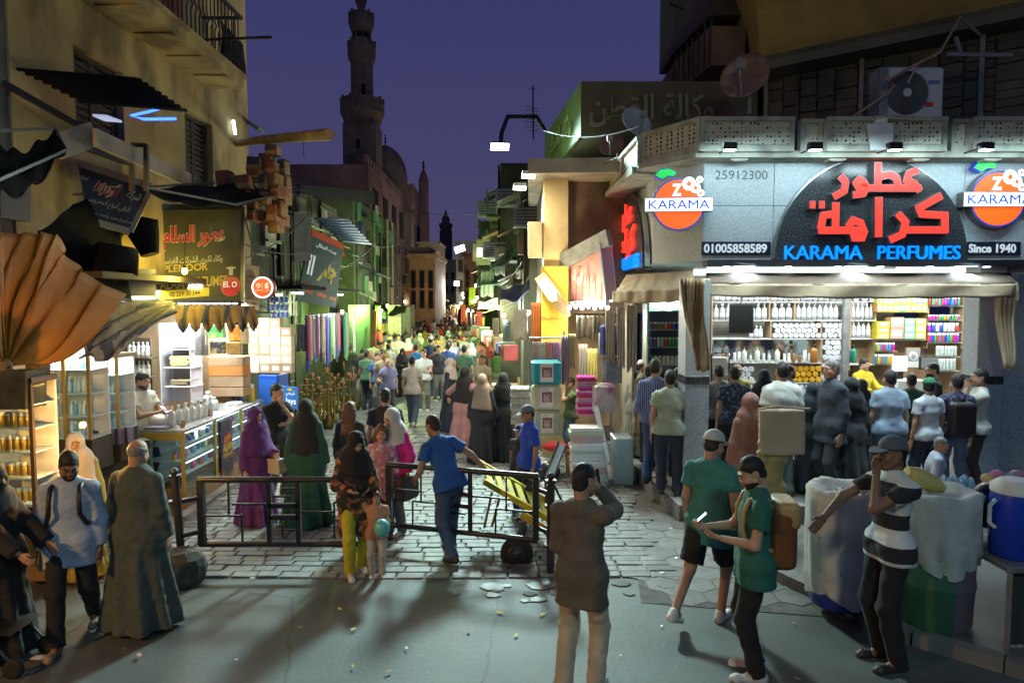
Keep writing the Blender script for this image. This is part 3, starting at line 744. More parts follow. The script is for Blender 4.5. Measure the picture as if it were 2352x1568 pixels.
kp(MB().vprism([(xl+.12, 11.4), (xc+.05, YF+.13), (xr, YF+.13), (xr, 15.5), (xl+.12, 16.2)], z0+.12, z1-.01), 'wall', greyp)
kp(MB().box((X(1560, 14.7), 14.7, .15), (xr, 14.8, z0)), 'back_wall', offw)
kp(MB().box((X(2226, 14.1), 10.75, .15), (X(2226, 14.1)+.1, 14.7, z0)), 'side_wall', offw)
# pillars
def pillar(u0, u1, y, d, n):
    a, b = X(u0, y), X(u1, y)
    kp(MB().bbox((a, y, .15), (b, y+d, Z(882, y)), .01), 'pillar_base', mat('slate_granite', (.3, .37, .41), .35, .25, 50, dark=(.12, .16, .18), dscale=25, damt=.5))
    kp(MB().bbox((a-.006, y-.006, Z(882, y)), (b+.006, y+d, Z(864, y)), .004), 'pillar_band', granite_b)
    kp(MB().bbox((a, y, Z(864, y)), (b, y+d, z0-.002 if y > 10 else Z(640, y)), .01), 'pillar', granite)
pillar(1577, 1632, 9.62, .45, 0)
pillar(2250, 2312, 10.35, .35, 1)
kp(MB().box((X(2312, 10.42), 10.42, .15), (xr, 10.7, z0-.004)), 'right_wall', mat('slate_granite'))
kp(MB().box((X(2150, 13.4), 13.1, .15), (X(2185, 13.4)+.0, 13.3, z0)), 'wooden_post', wood) if False else None
kp(MB().bbox((X(2215, 11.6), 11.5, .15), (X(2240, 11.6), 11.6, z0-.003), .01), 'door_post', wood)
kp(MB().bbox((X(1937, 13.6), 13.55, .15), (X(1951, 13.6), 13.65, z0-.003), .01), 'shelf_post', greym)
# downlights under the fascia
for u in (1660, 1800, 1912, 2008, 2120, 2248):
    kp(MB().lathe([(.035, 0), (.05, -.004), (.05, .01)], (X(u, YF)+.0, YF-.14, z0-.104), 12), 'downlight', emis('downlight_lens', (.8, .95, 1.), 8))
kp(MB().box((X(1612, YF), YF-.26, z0-.1), (xr, YF-.004, z0-.004)), 'soffit_strip', blackm)
for u in (1700, 1950, 2200): light('AREA', 'downlight_beam', (X(u, YF), YF-.16, z0-.13), 14, COOL2, (X(u, YF)-.3, YF-2.6, .1), .3)
# rows of tubes under the ceiling
for k, (xa, xb, y) in enumerate(((3.5, 6.6, 12.3), (6.9, 9.0, 12.3), (3.5, 6.6, 13.2), (6.9, 9.0, 13.2))):
    kp(MB().tube([(xa, y, z0-.1), (xb, y, z0-.1)], .02).box((xa, y-.03, z0-.075), (xb, y+.03, z0)), 'fluorescent_tube', emis('shop_tube', (.85, 1., 1.), 1.2))
    light('AREA', 'tube_beam', ((xa+xb)/2, y, z0-.14), 70 if k < 2 else 42, WHITE, ((xa+xb)/2, y+(.9 if k > 1 else -.35), 0), xb-xa, .12)
# shelves
PX = 14.05
def board(u0, u1, v, y=PX, d=.3, m=None, n='shelf'): kp(MB().box((X(u0, y), y-.02, Z(v, y)-.018), (X(u1, y), y+d, Z(v, y))), n, m or white_p)
def upr(u, v0, v1, y=PX, d=.3, m=None): kp(MB().box((X(u, y)-.012, y-.012, Z(v1, y)), (X(u, y)+.012, y+d, Z(v0, y))), 'shelf_upright', m or pale_wood)
for v in (626, 693, 735, 777): board(1636, 1936, v)
for v in (832, 878, 915): board(1636, 1890, v)
for v in (626, 692, 735, 777, 836): board(1955, 2012, v)
for v in (626, 716, 780): board(2013, 2132, v)
for v in (626, 702, 735, 762, 786): board(2134, 2212, v, m=mat('glass_shelf', (.6, .7, .7), .2))
for u in (1768, 1826): upr(u, 600, 735)
for u in (1772, 1888): upr(u, 735, 780)
for u, a, b in ((1955, 600, 850), (2012, 600, 840), (2133, 600, 800), (2213, 600, 800), (1636, 600, 940), (1890, 780, 950)): upr(u, a, b)
kp(MB().box((X(1640, 14.4), 14.38, Z(832, 14.4)), (X(1888, 14.4), 14.4, Z(780, 14.4))), 'mirror', mat('mirror', (.75, .8, .78), .08, metal=1.))
def bottle_mb(r, n=12):
    return MB().lathe([(r*.9, 0), (r, .03), (r, .64), (r*.86, .72), (r*.42, .80), (r*.40, .84)], n=n), MB().lathe([(r*.46, .82), (r*.5, .84), (r*.5, .985), (r*.44, 1.)], n=n)
_pt = {}
def product(kind, r=.16):
    key = (kind, r)
    if key in _pt: return _pt[key]
    L_ = mat('paper_label', (.66, .68, .7), .7); blu = mat('blue_print', (.1, .18, .5), .6)
    if kind == 'aluminium_bottle':
        b, c = bottle_mb(r); res = [('bottle', b.mesh(kind), alu), ('cap', c.mesh('cap'), alu), ('paper_label', MB().lathe([(r*1.015, .18), (r*1.015, .52)], n=12, cap=False).mesh('paper_label'), L_)]
    elif kind == 'white_bottle':
        b, c = bottle_mb(r); res = [('bottle', b.mesh(kind), mat('white_plastic', (.7, .72, .7), .4)), ('cap', c.mesh('cap'), mat('white_plastic'))]
    elif kind == 'amber_bottle':
        b, c = bottle_mb(r); res = [('bottle', b.mesh(kind), mat('amber_oil', (.3, .13, .02), .15, spec=.8)), ('cap', c.mesh('cap'), blackp)]
    elif kind == 'squeeze_bottle':
        b = MB().lathe([(r*.9, 0), (r, .03), (r, .6), (r*.8, .68), (r*.5, .72)], n=12); c = MB().lathe([(r*.5, .72), (r*.5, .78), (r*.12, .8), (r*.05, 1.)], n=8)
        res = [('bottle', b.mesh(kind), mat('translucent_plastic', (.6, .66, .6), .35)), ('nozzle', c.mesh('nozzle'), mat('yellow_plastic', (.6, .45, .03), .45))]
    elif kind == 'canister':     # lying on its side, end towards the room; height = diameter
        b = MB().lathe([(.47, -1.6), (.48, 0)], (0, 0, .5), 14, axis='y'); c = MB().lathe([(.49, -.05), (.5, .02), (.46, .06), (.40, .05)], (0, 0, .5), 14, axis='y')
        d = MB().lathe([(.30, .058), (.30, .064)], (0, 0, .5), 10, axis='y')
        res = [('can', b.mesh(kind), mat('silver_can', (.6, .62, .65), .35, metal=.4)), ('lid', c.mesh('lid'), mat('white_lid', (.74, .76, .78), .4)), ('paper_label', d.mesh('paper_label'), mat('lid_print', (.62, .64, .7), .6, dark=(.12, .2, .55), dscale=9, damt=.9))]
    elif kind == 'yellow_canister':
        b = MB().lathe([(.47, -1.6), (.48, 0)], (0, 0, .5), 14, axis='y'); c = MB().lathe([(.49, -.05), (.5, .02), (.46, .06), (.40, .05)], (0, 0, .5), 14, axis='y')
        res = [('can', b.mesh(kind), mat('amber_can', (.5, .3, .03), .35)), ('lid', c.mesh('lid'), mat('amber_lid', (.72, .40, .02), .4, dark=(.5, .2, .02), dscale=8, damt=.6))]
    elif kind == 'carton':
        res = [('carton', MB().box((-.5, 0, 0), (.5, 1, 1)).mesh(kind), None), ('paper_label', MB().box((-.32, -.012, .25), (.32, 0, .75)).mesh('paper_label'), L_)]
    elif kind == 'jar':
        res = [('jar', MB().lathe([(r*.95, 0), (r, .05), (r, .72), (r*.8, .78)], n=10).mesh(kind), None), ('lid', MB().lathe([(r*.86, .78), (r*.86, 1.), (r*.6, 1.)], n=10).mesh('lid'), mat('white_lid', (.74, .76, .78), .4))]
    for _, me, m in res: me.materials.append(m if m else white_p)
    _pt[key] = res; return res
def put(kind, loc, s, label, cat, group, r=.16, m=None, rz=0., name=None, parts=True, sx=None, sy=None):
    res = product(kind, r); o = obj(name or kind, res[0][1], None, None, loc); o.scale = (sx or s, sy or s, s); o.rotation_euler = (0, 0, rz); tag(o, label, cat, group)
    if m: setmat(o, m)
    if parts:
        for n, me, _ in res[1:]: obj(n, me, None, o)
    return o
ORD = 'first second third fourth fifth sixth seventh eighth ninth tenth eleventh twelfth'.split()
def shelf_row(kind, u0, u1, v0, v1, y, n, label, cat, group, r=None, mats=None, rows=1, **kw):
    xa, xb = X(u0, y), X(u1, y); za = Z(v1, y); hh = (Z(v0, y)-za)/rows; w = (xb-xa)/n; lab0 = label
    for j in range(rows):
        off = (j % 2)*.5 if kind.endswith('canister') and rows > 1 else 0
        for i in range(n - (1 if off else 0)):
            m = rg.choice(mats) if mats else None
            if n <= 12 and 1 < n*rows:
                sx_ = ('' if rows == 1 else ', '+(('bottom', 'second', 'third', 'fourth', 'fifth')[j] if j < rows-1 else 'top')+' row')+('' if n == 1 else ', '+(ORD[i]+' from left' if i else 'leftmost'))
                label = lab0+sx_ if len((lab0+sx_).split()) <= 16 else lab0
            x = xa+(i+.5+off)*w
            if kind.endswith('canister'): put(kind, (x, y-.02+rg.uniform(-.02, .02), za+j*hh*.93), hh*.98, label, cat, group, m=m, **kw)
            elif kind == 'carton': put(kind, (x, y, za+j*hh+.001), hh*.97, label, cat, group, m=m, sx=w*.95, sy=.24, **kw)
            else: put(kind, (x+rg.uniform(-.003, .003), y+.06+rg.uniform(-.015, .015), za+j*hh+.001), hh, label, cat, group, r=round(min(.5, w*.46/hh), 2) if r is None else r, m=m, rz=rg.uniform(0, 6), **kw)
lb = 'shiny aluminium bottle with pale label, one of the row under the shop awning'
shelf_row('aluminium_bottle', 1640, 1765, 697, 734, PX, 9, 'tall aluminium bottle on the shelf beside the black monitor', 'bottle', 'tall aluminium bottles beside the monitor')
shelf_row('aluminium_bottle', 1773, 1824, 697, 734, PX, 3, 'one of three aluminium bottles in the narrow middle compartment', 'bottle', 'three aluminium bottles in the middle compartment')
shelf_row('aluminium_bottle', 1830, 1930, 696, 734, PX, 8, 'tall aluminium bottle in the compartment left of the grey shelf post', 'bottle', 'aluminium bottles left of the shelf post')
shelf_row('aluminium_bottle', 1640, 1934, 668, 692, PX, 22, 'small aluminium bottle half hidden behind the beige awning valance', 'bottle', 'aluminium bottles behind the valance')
shelf_row('aluminium_bottle', 1638, 1934, 605, 625, PX, 24, 'aluminium bottle on the top shelf above the beige awning', 'bottle', 'aluminium bottles above the awning', parts=True)
shelf_row('aluminium_bottle', 2090, 2212, 606, 625, PX, 9, 'aluminium bottle on the top shelf at the right above the awning', 'bottle', 'aluminium bottles above the awning at right')
shelf_row('canister', 1957, 2012, 606, 625, PX, 3, 'white lidded canister lying on the top shelf above the awning', 'canister', 'canisters on the top shelf')
shelf_row('aluminium_bottle', 1958, 2010, 697, 733, PX, 5, 'aluminium bottle right of the grey shelf post, upper shelf', 'bottle', 'aluminium bottles right of the shelf post')
shelf_row('canister', 1957, 2012, 679, 692, PX, 3, 'white lidded canister lying above the bottles right of the post', 'canister', 'canisters above the bottles')
shelf_row('aluminium_bottle', 1958, 2006, 739, 776, PX, 4, 'stout aluminium bottle right of the grey shelf post, lower shelf', 'bottle', 'aluminium bottles right of the post, lower shelf')
shelf_row('aluminium_bottle', 1724, 1756, 749, 776, PX, 3, 'one of three small aluminium bottles beneath the black monitor', 'bottle', 'three small bottles beneath the monitor')
shelf_row('canister', 1775, 1886, 740, 776, PX, 9, 'white lidded canister in the stacked pile on the middle shelf', 'canister', 'stacked canisters on the middle shelf', rows=3)
shelf_row('canister', 1890, 1938, 740, 776, PX, 4, 'white lidded canister in the pile left of the shelf post', 'canister', 'stacked canisters left of the post', rows=3)
shelf_row('canister', 1892, 1938, 778, 826, PX, 4, 'white lidded canister in the tall pile under the shelf corner', 'canister', 'tall pile of canisters', rows=4)
shelf_row('canister', 1892, 1938, 830, 900, PX, 4, 'white lidded canister low behind the suited man', 'canister', 'canisters behind the suited man', rows=5)
shelf_row('yellow_canister', 1820, 1890, 838, 877, PX, 5, 'amber yellow lidded canister in the pile behind the counter', 'canister', 'amber canisters behind the counter', rows=3)
shelf_row('canister', 1815, 1890, 881, 914, PX, 6, 'white lidded canister below the amber canisters', 'canister', 'canisters below the amber ones', rows=3)
shelf_row('canister', 1695, 1735, 839, 877, PX, 3, 'white lidded canister low at the left of the shelves', 'canister', 'canisters low at left', rows=3)
shelf_row('canister', 1640, 1760, 880, 914, PX, 9, 'white lidded canister on the bottom left shelf', 'canister', 'canisters on the bottom left shelf', rows=3)
for u in (1712, 1742, 1788): put('squeeze_bottle', (X(u, 13.8), 13.8, Z(832, 13.8)), Z(795, 13.8)-Z(832, 13.8), 'squeeze bottle with yellow nozzle on the glass shelf', 'bottle', 'squeeze bottles on the glass shelf')
for k, u in enumerate((1662, 1676, 1690, 1700, 1727, 1757, 1770, 1805, 1815, 1826, 1840, 1852, 1862)):
    put(rg.choice(['white_bottle', 'jar', 'jar', 'amber_bottle']), (X(u, 13.95), 13.95, Z(832, 13.95)), (Z(806, 13.95)-Z(832, 13.95))*rg.uniform(.7, 1.1), 'small bottle or jar among the perfume bottles on the glass shelf', 'bottle', 'small bottles on the glass shelf')
put('amber_bottle', (X(1873, 13.8), 13.8, Z(832, 13.8)), Z(790, 13.8)-Z(832, 13.8), 'tall dark amber bottle with white label on the glass shelf', 'bottle', None, r=.2)
put('amber_bottle', (X(1963, 13.8), 13.8, Z(832, 13.8)), Z(792, 13.8)-Z(832, 13.8), 'green bottle right of the grey shelf post', 'bottle', None, r=.2, m=mat('green_liquid', (.02, .22, .14), .15, spec=.8))
pal = lambda n, c, e=0: mat(n, c, .5, .1, 6, dark=(.75, .7, .5), dscale=11, damt=.7)
inc = [pal('incense_%d' % i, c) for i, c in enumerate(((.65, .55, .02), (.45, .55, .03), (.16, .12, .5), (.7, .25, .03), (.08, .42, .12), (.65, .6, .2), (.75, .6, .03)))]
shelf_row('carton', 2015, 2131, 680, 698, 13.9, 9, 'bright incense carton in the upper coloured row', 'carton', 'bright incense cartons', mats=inc)
shelf_row('carton', 2015, 2131, 698, 716, 13.9, 9, 'bright incense carton in the lower coloured row', 'carton', 'bright incense cartons, lower row', mats=inc)
shelf_row('carton', 2016, 2046, 738, 778, 13.9, 1, 'yellow carton in the left stack under the incense', 'carton', 'yellow cartons', mats=[mat('yellow_carton', (.7, .55, .04), .6)], rows=3)
shelf_row('carton', 2047, 2079, 728, 778, 13.9, 1, 'large pinkish carton with red mark on the shelf', 'carton', 'pinkish cartons', mats=[mat('pink_carton', (.5, .3, .24), .6)], rows=2)
shelf_row('carton', 2080, 2104, 731, 778, 13.9, 1, 'mint green carton in the middle stack', 'carton', 'mint cartons', mats=[mat('mint_carton', (.25, .55, .35), .6)], rows=3)
shelf_row('carton', 2105, 2130, 731, 778, 13.9, 1, 'lime green carton in the right stack', 'carton', 'lime cartons', mats=[mat('lime_carton', (.48, .58, .12), .6)], rows=3)
rb = [mat('vial_%d' % i, c, .25, spec=.7) for i, c in enumerate(((.02, .05, .6), (.35, .03, .5), (.6, .35, .02), (.65, .05, .04), (.05, .4, .08), (.6, .03, .25), (.02, .25, .6)))]
for (a, b, v0, v1, n, t) in ((2018, 2062, 787, 806, 9, 'upper'), (2018, 2060, 814, 836, 9, 'lower')):
    shelf_row('jar', a, b, v0, v1, 13.9, n, 'coloured perfume vial in the %s rainbow row left of the portrait' % t, 'vial', 'rainbow vials, %s row' % t, mats=rb)
for (v0, v1, n, t) in ((682, 701, 10, 'top'), (723, 734, 12, 'second'), (742, 761, 8, 'third'), (765, 785, 13, 'bottom')):
    shelf_row('jar', 2136, 2210, v0, v1, 13.9, n, 'coloured bottle on the %s glass shelf of the narrow right rack' % t, 'bottle', 'bottles on the %s shelf of the right rack' % t, mats=rb[:2]+rb[3:4]+[mat('clear_plastic', (.6, .65, .65), .2)]*3 if t == 'third' else rb)
shelf_row('jar', 2157, 2206, 795, 818, 13.9, 7, 'clear glass tumbler in the glass cabinet, upper shelf', 'glass', 'glass tumblers, upper', mats=[mat('glassy', (.45, .55, .52), .1, spec=.9)])
shelf_row('jar', 2157, 2206, 824, 850, 13.9, 6, 'clear glass tumbler in the glass cabinet, lower shelf', 'glass', 'glass tumblers, lower', mats=[mat('glassy')])
for v in (819, 851): board(2155, 2210, v, m=mat('glass_shelf'))
for v in (806, 837): board(2016, 2064, v, m=pale_wood)
kp(MB().box((X(1960, 14.3), 14.3, Z(930, 14.3)), (X(2212, 14.3), 14.36, Z(780, 14.3))), 'back_panel', wood)
# framed portrait, monitors, register
t = thing('portrait', 'framed black and white portrait of a turbaned man behind the counter', 'picture', P(2097, 822, 13.7))
def loc(b, n, m, t): o = b.build(n, m); o.parent = t; o.matrix_parent_inverse = Matrix.Translation(-t.location); return o
w, hh = .13, .19; c = t.location
loc(MB().bbox((c.x-w-.02, c.y, c.z-hh-.02), (c.x+w+.02, c.y+.02, c.z+hh+.02), .005), 'frame', wood, t)
loc(MB().box((c.x-w, c.y-.006, c.z-hh), (c.x+w, c.y-.001, c.z+hh)), 'print', mat('grey_print', (.3, .31, .3), .5), t)
loc(MB().lathe([(.09, .0), (.085, .012)], (c.x, c.y-.006, c.z+.04), 14, axis='y').box((c.x-.11, c.y-.012, c.z-hh), (c.x+.11, c.y-.007, c.z-.07)), 'figure', mat('pale_print', (.6, .6, .58), .5), t)
loc(MB().lathe([(.05, .0), (.045, .006)], (c.x, c.y-.018, c.z+.03), 12, axis='y'), 'face', mat('face_print', (.25, .25, .24), .5), t)
def monitor(u0, v0, u1, v1, y, label, rz=0., scr=None):
    a, b = P(u0, v1, y), P(u1, v0, y); cx, w, h = (a.x+b.x)/2, b.x-a.x, b.z-a.z
    t = thing('monitor', label, 'monitor', (cx, y, a.z), rz)
    MB().bbox((-w/2, 0, 0), (w/2, .05, h), .01).build('casing', blackp, t); MB().box((-w/2+.02, -.004, .03), (w/2-.02, -.001, h-.02)).build('screen', scr or mat('dark_screen', (.02, .022, .022), .15), t)
    MB().tube([(0, .05, h*.5), (0, .2, h*.5), (0, .2, h+.2)], .02).build('bracket', blackm, t); return t
monitor(1675, 698, 1730, 765, 12.6, 'black monitor hung from the ceiling at the left of the shop', R(-18))
monitor(2110, 818, 2160, 848, 13.2, 'small grey computer screen beside the portrait', R(12), mat('grey_screen', (.16, .18, .18), .3))
t = thing('receipt_printer', 'pale lit receipt display on the counter before the seller', 'register', P(2070, 850, 12.7))
loc(MB().bbox(tuple(P(2052, 852, 12.7)), tuple(P(2085, 818, 12.7)+Vector((0, .06, 0))), .01), 'display', emis('till_display', (.75, .9, 1.), 1.6), t)
loc(MB().bbox(tuple(P(2062, 885, 12.7)), tuple(P(2076, 852, 12.7)+Vector((0, .05, 0))), .01), 'stand', blackp, t)
loc(MB().bbox(tuple(P(2060, 905, 12.6)), tuple(P(2125, 872, 12.6)+Vector((0, .3, 0))), .02), 'till', white_p, t)
# counter along the front, with a glass top rack
ct = thing('shop_counter', 'dark glass fronted counter running behind the row of customers', 'counter', (6, 12.3, .15))
loc(MB().bbox((X(1640, 12.3), 12.3, .15), (X(2180, 12.3), 12.85, 1.12), .02), 'body', mat('counter_dark', (.05, .055, .055), .35, .2, 5), ct)
loc(MB().box((X(1636, 12.3), 12.25, 1.122), (X(2184, 12.3), 12.9, 1.15)), 'top', mat('counter_top', (.1, .1, .1), .2), ct)
t = thing('paper_rack', 'wire rack with paper reels and pink packets hanging by the left pillar', 'rack', P(1657, 900, 11.6))
for i, (va, vb, m) in enumerate(((820, 862, white_p), (880, 905, mat('pink_packet', (.6, .3, .45), .5)), (905, 925, white_p), (930, 945, mat('pink_packet')), (950, 975, white_p))):
    loc(MB().bbox(tuple(P(1637, vb, 11.7)), tuple(P(1672, va, 11.7)+Vector((0, .18, 0))), .02), 'packet', m, t)
loc(MB().tube([P(1634, 990, 11.68), P(1634, 815, 11.68), P(1640, 810, 11.68), P(1670, 810, 11.68), P(1675, 818, 11.68), P(1675, 990, 11.68)], .012), 'wire_frame', blackm, t)
# awnings
def cloth_strip(name, label, quads, m, cat='awning', sag=.03, t=None):
    mb = MB()
    for q in quads:
        a, b, c, d = [Vector(p) for p in q]
        mb.sheet(lambda u, v: (a*(1-u)+b*u)*(1-v)+(d*(1-u)+c*u)*v+Vector((0, .018*math.sin(23*u+2*v)+.01*math.sin(51*u), -sag*math.sin(math.pi*u)*v+.006*math.sin(40*u)*v)), 48, 6)
    o = mb.build(name, m); md = o.modifiers.new('thickness', 'SOLIDIFY'); md.thickness = .012
    return tag(o, label, cat) if label else o
Ya = 9.75
A = thing('awning', 'beige canvas awning with a drooping valance across the front of the corner shop', 'awning', (5.5, 10, 3.3))
def par(o, t): o.parent = t; o.matrix_parent_inverse = Matrix.Translation(-t.location)
par(cloth_strip('valance', None, [(P(1618, 652, Ya), P(2332, 652, Ya), P(2330, 682, Ya), P(1622, 680, Ya))], tarp_b), A)
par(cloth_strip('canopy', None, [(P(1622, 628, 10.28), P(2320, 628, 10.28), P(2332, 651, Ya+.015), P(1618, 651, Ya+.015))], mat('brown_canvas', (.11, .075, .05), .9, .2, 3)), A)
par(cloth_strip('valance_end', None, [(P(2315, 632, 10.1), P(2338, 650, Ya), P(2338, 690, Ya), P(2318, 690, 10.1))], tarp_b), A)
B = thing('side_awning', 'beige canvas awning on the street side of the corner shop, lit from beneath', 'awning', (2.4, 11.5, 3.3))
par(cloth_strip('canopy', None, [(P(1440, 632, 11.9), P(1592, 622, 10.4), P(1595, 662, 9.9), P(1415, 672, 11.5))], tarp_b), B)
par(cloth_strip('valance', None, [(P(1408, 668, 11.5), P(1592, 660, 9.88), P(1590, 690, 9.88), P(1408, 694, 11.5))], tarp_b), B)
def drape(name, label, top, bot, y, m, w0, w1, folds=7):
    """gathered hanging cloth: centre line top -> bottom"""
    mb = MB(); top, bot = Vector(top), Vector(bot)
    def fn(u, v):
        w = w0+(w1-w0)*v; a = (u-.5)*w; p = top.lerp(bot, v)
        return p+Vector((a+.02*math.sin(6*v+3), .035*math.sin(folds*6.283*u+3*v)+.03*math.sin(3*v), .02*math.sin(9*u)*v))
    mb.sheet(fn, 40, 14); o = mb.build(name, m); md = o.modifiers.new('thickness', 'SOLIDIFY'); md.thickness = .012; return tag(o, label, 'curtain')
drape('tied_curtain', 'brown and cream canvas curtain gathered in front of the left pillar', P(1590, 640, 9.45), P(1614, 852, 9.45), 9.4, mat('curtain_canvas', (.22, .14, .08), .9, .3, 3, stripe=(1.6, (.5, .4, .24), 'X', .6, 2)), .34, .16)
drape('canvas_flap', 'cream canvas flap hanging at the right end of the awning', P(2312, 672, 9.8), P(2318, 846, 9.8), 9.8, tarp_b, .3, .14, 4)
# the lit sign
S = thing('perfume_sign', 'black half round sign with large red lit Arabic lettering and blue English letters', 'sign', P(1990, 597, YF-.05))
arc = [(X(1772, YF), z0-.0)] + [(X(1990+218*math.cos(R(180-i*6)), YF), Z(597-232*math.sin(R(i*6)), YF)) for i in range(1, 30)] + [(X(2208, YF), z0)]
loc(MB().prism(arc, YF-.1, YF-.003), 'backboard', granite_b, S)
loc(MB().prism([(x*1.0 + (.02 if x > X(1990, YF) else -.02), z+.018) for x, z in arc], YF-.06, YF-.004), 'rim', steel, S)
def strokes(name, lines, w, y, t, m_face, m_side, dep=.11, cap=None):
    px = YF/F*1.0
    for q, pts in enumerate(lines):
        closed = pts[0] == pts[-1]; ww = w
        if isinstance(pts[0], (int, float)): ww = pts[0]; pts = pts[1:]; closed = pts[0] == pts[-1]
        V2 = [np.array((X(u, y), Z(v, y))) for u, v in pts]; n = len(V2); hw = ww*px/2; L_, R_ = [], []
        for i in range(n):
            if closed: a, b = V2[(i-1) % (n-1)], V2[(i+1) % (n-1)]; a = V2[n-2] if i in (0, n-1) else V2[i-1]; b = V2[1] if i in (0, n-1) else V2[i+1]
            else: a, b = V2[max(0, i-1)], V2[min(n-1, i+1)]
            p = V2[i]; d1 = p-a; d2 = b-p
            d1 = d1/np.linalg.norm(d1) if np.linalg.norm(d1) > 1e-6 else d2/np.linalg.norm(d2); d2 = d2/np.linalg.norm(d2) if np.linalg.norm(d2) > 1e-6 else d1
            t_ = d1+d2; t_ = t_/np.linalg.norm(t_); nn = np.array((-t_[1], t_[0])); k = 1/max(.55, nn @ np.array((-d1[1], d1[0])))
            L_.append(p+nn*hw*k); R_.append(p-nn*hw*k)
        ex = .011; yy = y-dep-q*.0012
        def ribbon(e, ya, yb):
            r = [np.array([L_[i], R_[i]]) for i in range(n)]
            mb = MB()
            for i in range(n-1):
                a, b, c_, d = L_[i], L_[i+1], R_[i+1], R_[i]
                cc = (a+b+c_+d)/4; ns = np.array((V2[i]-V2[i+1])[::-1]); 
                qd = [a, b, c_, d]
                if e:
                    dirn = (V2[i+1]-V2[i])/np.linalg.norm(V2[i+1]-V2[i]); nn = np.array((-dirn[1], dirn[0]))
                    qd = [a+nn*e-dirn*e*(i == 0), b+nn*e+dirn*e*(i == n-2), c_-nn*e+dirn*e*(i == n-2), d-nn*e-dirn*e*(i == 0)]
                mb.prism([tuple(t) for t in qd[::-1]], ya, yb)
            return mb
        loc(ribbon(0, yy-.006, yy), name, m_face, t)
        loc(ribbon(ex, yy+.0003, y), name+'_return', m_side, t)
red_l = mat('red_sign_face', (.7, .03, .02), .4, emit=(1., .035, .02), es=1.15); ret = mat('sign_return', (.2, .19, .2), .35, metal=.6)
strokes('arabic_letter', [
    [(2088, 394), (2068, 402), (2064, 418), (2080, 424), (2094, 441)], [(2096, 435), (1966, 435)], [(1998, 377), (1999, 432)], [(2002, 409), (2024, 404), (2040, 412), (2046, 432)],
    [(1975, 436), (1965, 420), (1956, 416), (1950, 424), (1956, 434), (1974, 432)], [(1973, 434), (1966, 448), (1944, 451)], [(1914, 408), (1926, 422), (1923, 442), (1900, 455)],
], 14, YF-.1, S, red_l, ret)
strokes('arabic_letter', [
    [(2143, 452), (2094, 480), (2100, 494), (2152, 497), (2154, 534)], [(2160, 530), (2066, 530)], [(2046, 493), (2064, 512), (2058, 540), (2030, 553)], [(2002, 456), (2004, 546)],
    [(1868, 531), (1960, 531)], [(1905, 468), (1906, 528)], [(1900, 494), (1878, 497), (1872, 528)], [(1934, 524), (1945, 508), (1962, 514), (1972, 538)], [(1972, 530), (1966, 548), (1950, 548), (1944, 532)],
    [(1847, 473), (1858, 473)], [(1868, 473), (1879, 473)]], 15, YF-.1, S, red_l, ret)
bl = mat('blue_letter', (.0, .22, .75), .4, emit=(.0, .24, 1.), es=.85)
for w_, ua, ub in (('KARAMA', 1802, 1978), ('PERFUMES', 2016, 2202)):
    o = text('english_lettering', w_, bl, None, P((ua+ub)/2, 580, YF-.1), (1, 0, 0), (0, 0, 1), X(ub, YF)-X(ua, YF), Z(565, YF)-Z(596, YF), .04, 0); par(o, S)
def plate(u0, u1, s, label):
    t = thing('lettered_plate', label, 'sign', P((u0+u1)/2, 570, YF-.03)); y = YF-.03
    loc(MB().bbox((X(u0, y), y, Z(586, y)), (X(u1, y), YF-.002, Z(555, y)), .006), 'board', mat('navy_board', (.012, .016, .04), .4), t)
    o = text('lettering', s, mat('white_letter', (.75, .78, .8), .5, emit=(.8, .9, 1.), es=.25), None, P((u0+u1)/2, 570.5, y), (1, 0, 0), (0, 0, 1), X(u1, y)-X(u0, y)-.09, Z(560, y)-Z(581, y), .008, .03); par(o, t)
plate(1610, 1768, '01005858589', 'navy plate with a white telephone number left of the half round sign')
plate(2218, 2340, 'Since 1940', 'navy plate reading Since 1940 right of the half round sign')
o = text('faded_number', '25912300', mat('faded_print', (.12, .14, .15), .7), None, P(1703, 402, YF-.002), (1, 0, 0), (0, 0, 1), .78, .13, .003, 0); par(o, ks)
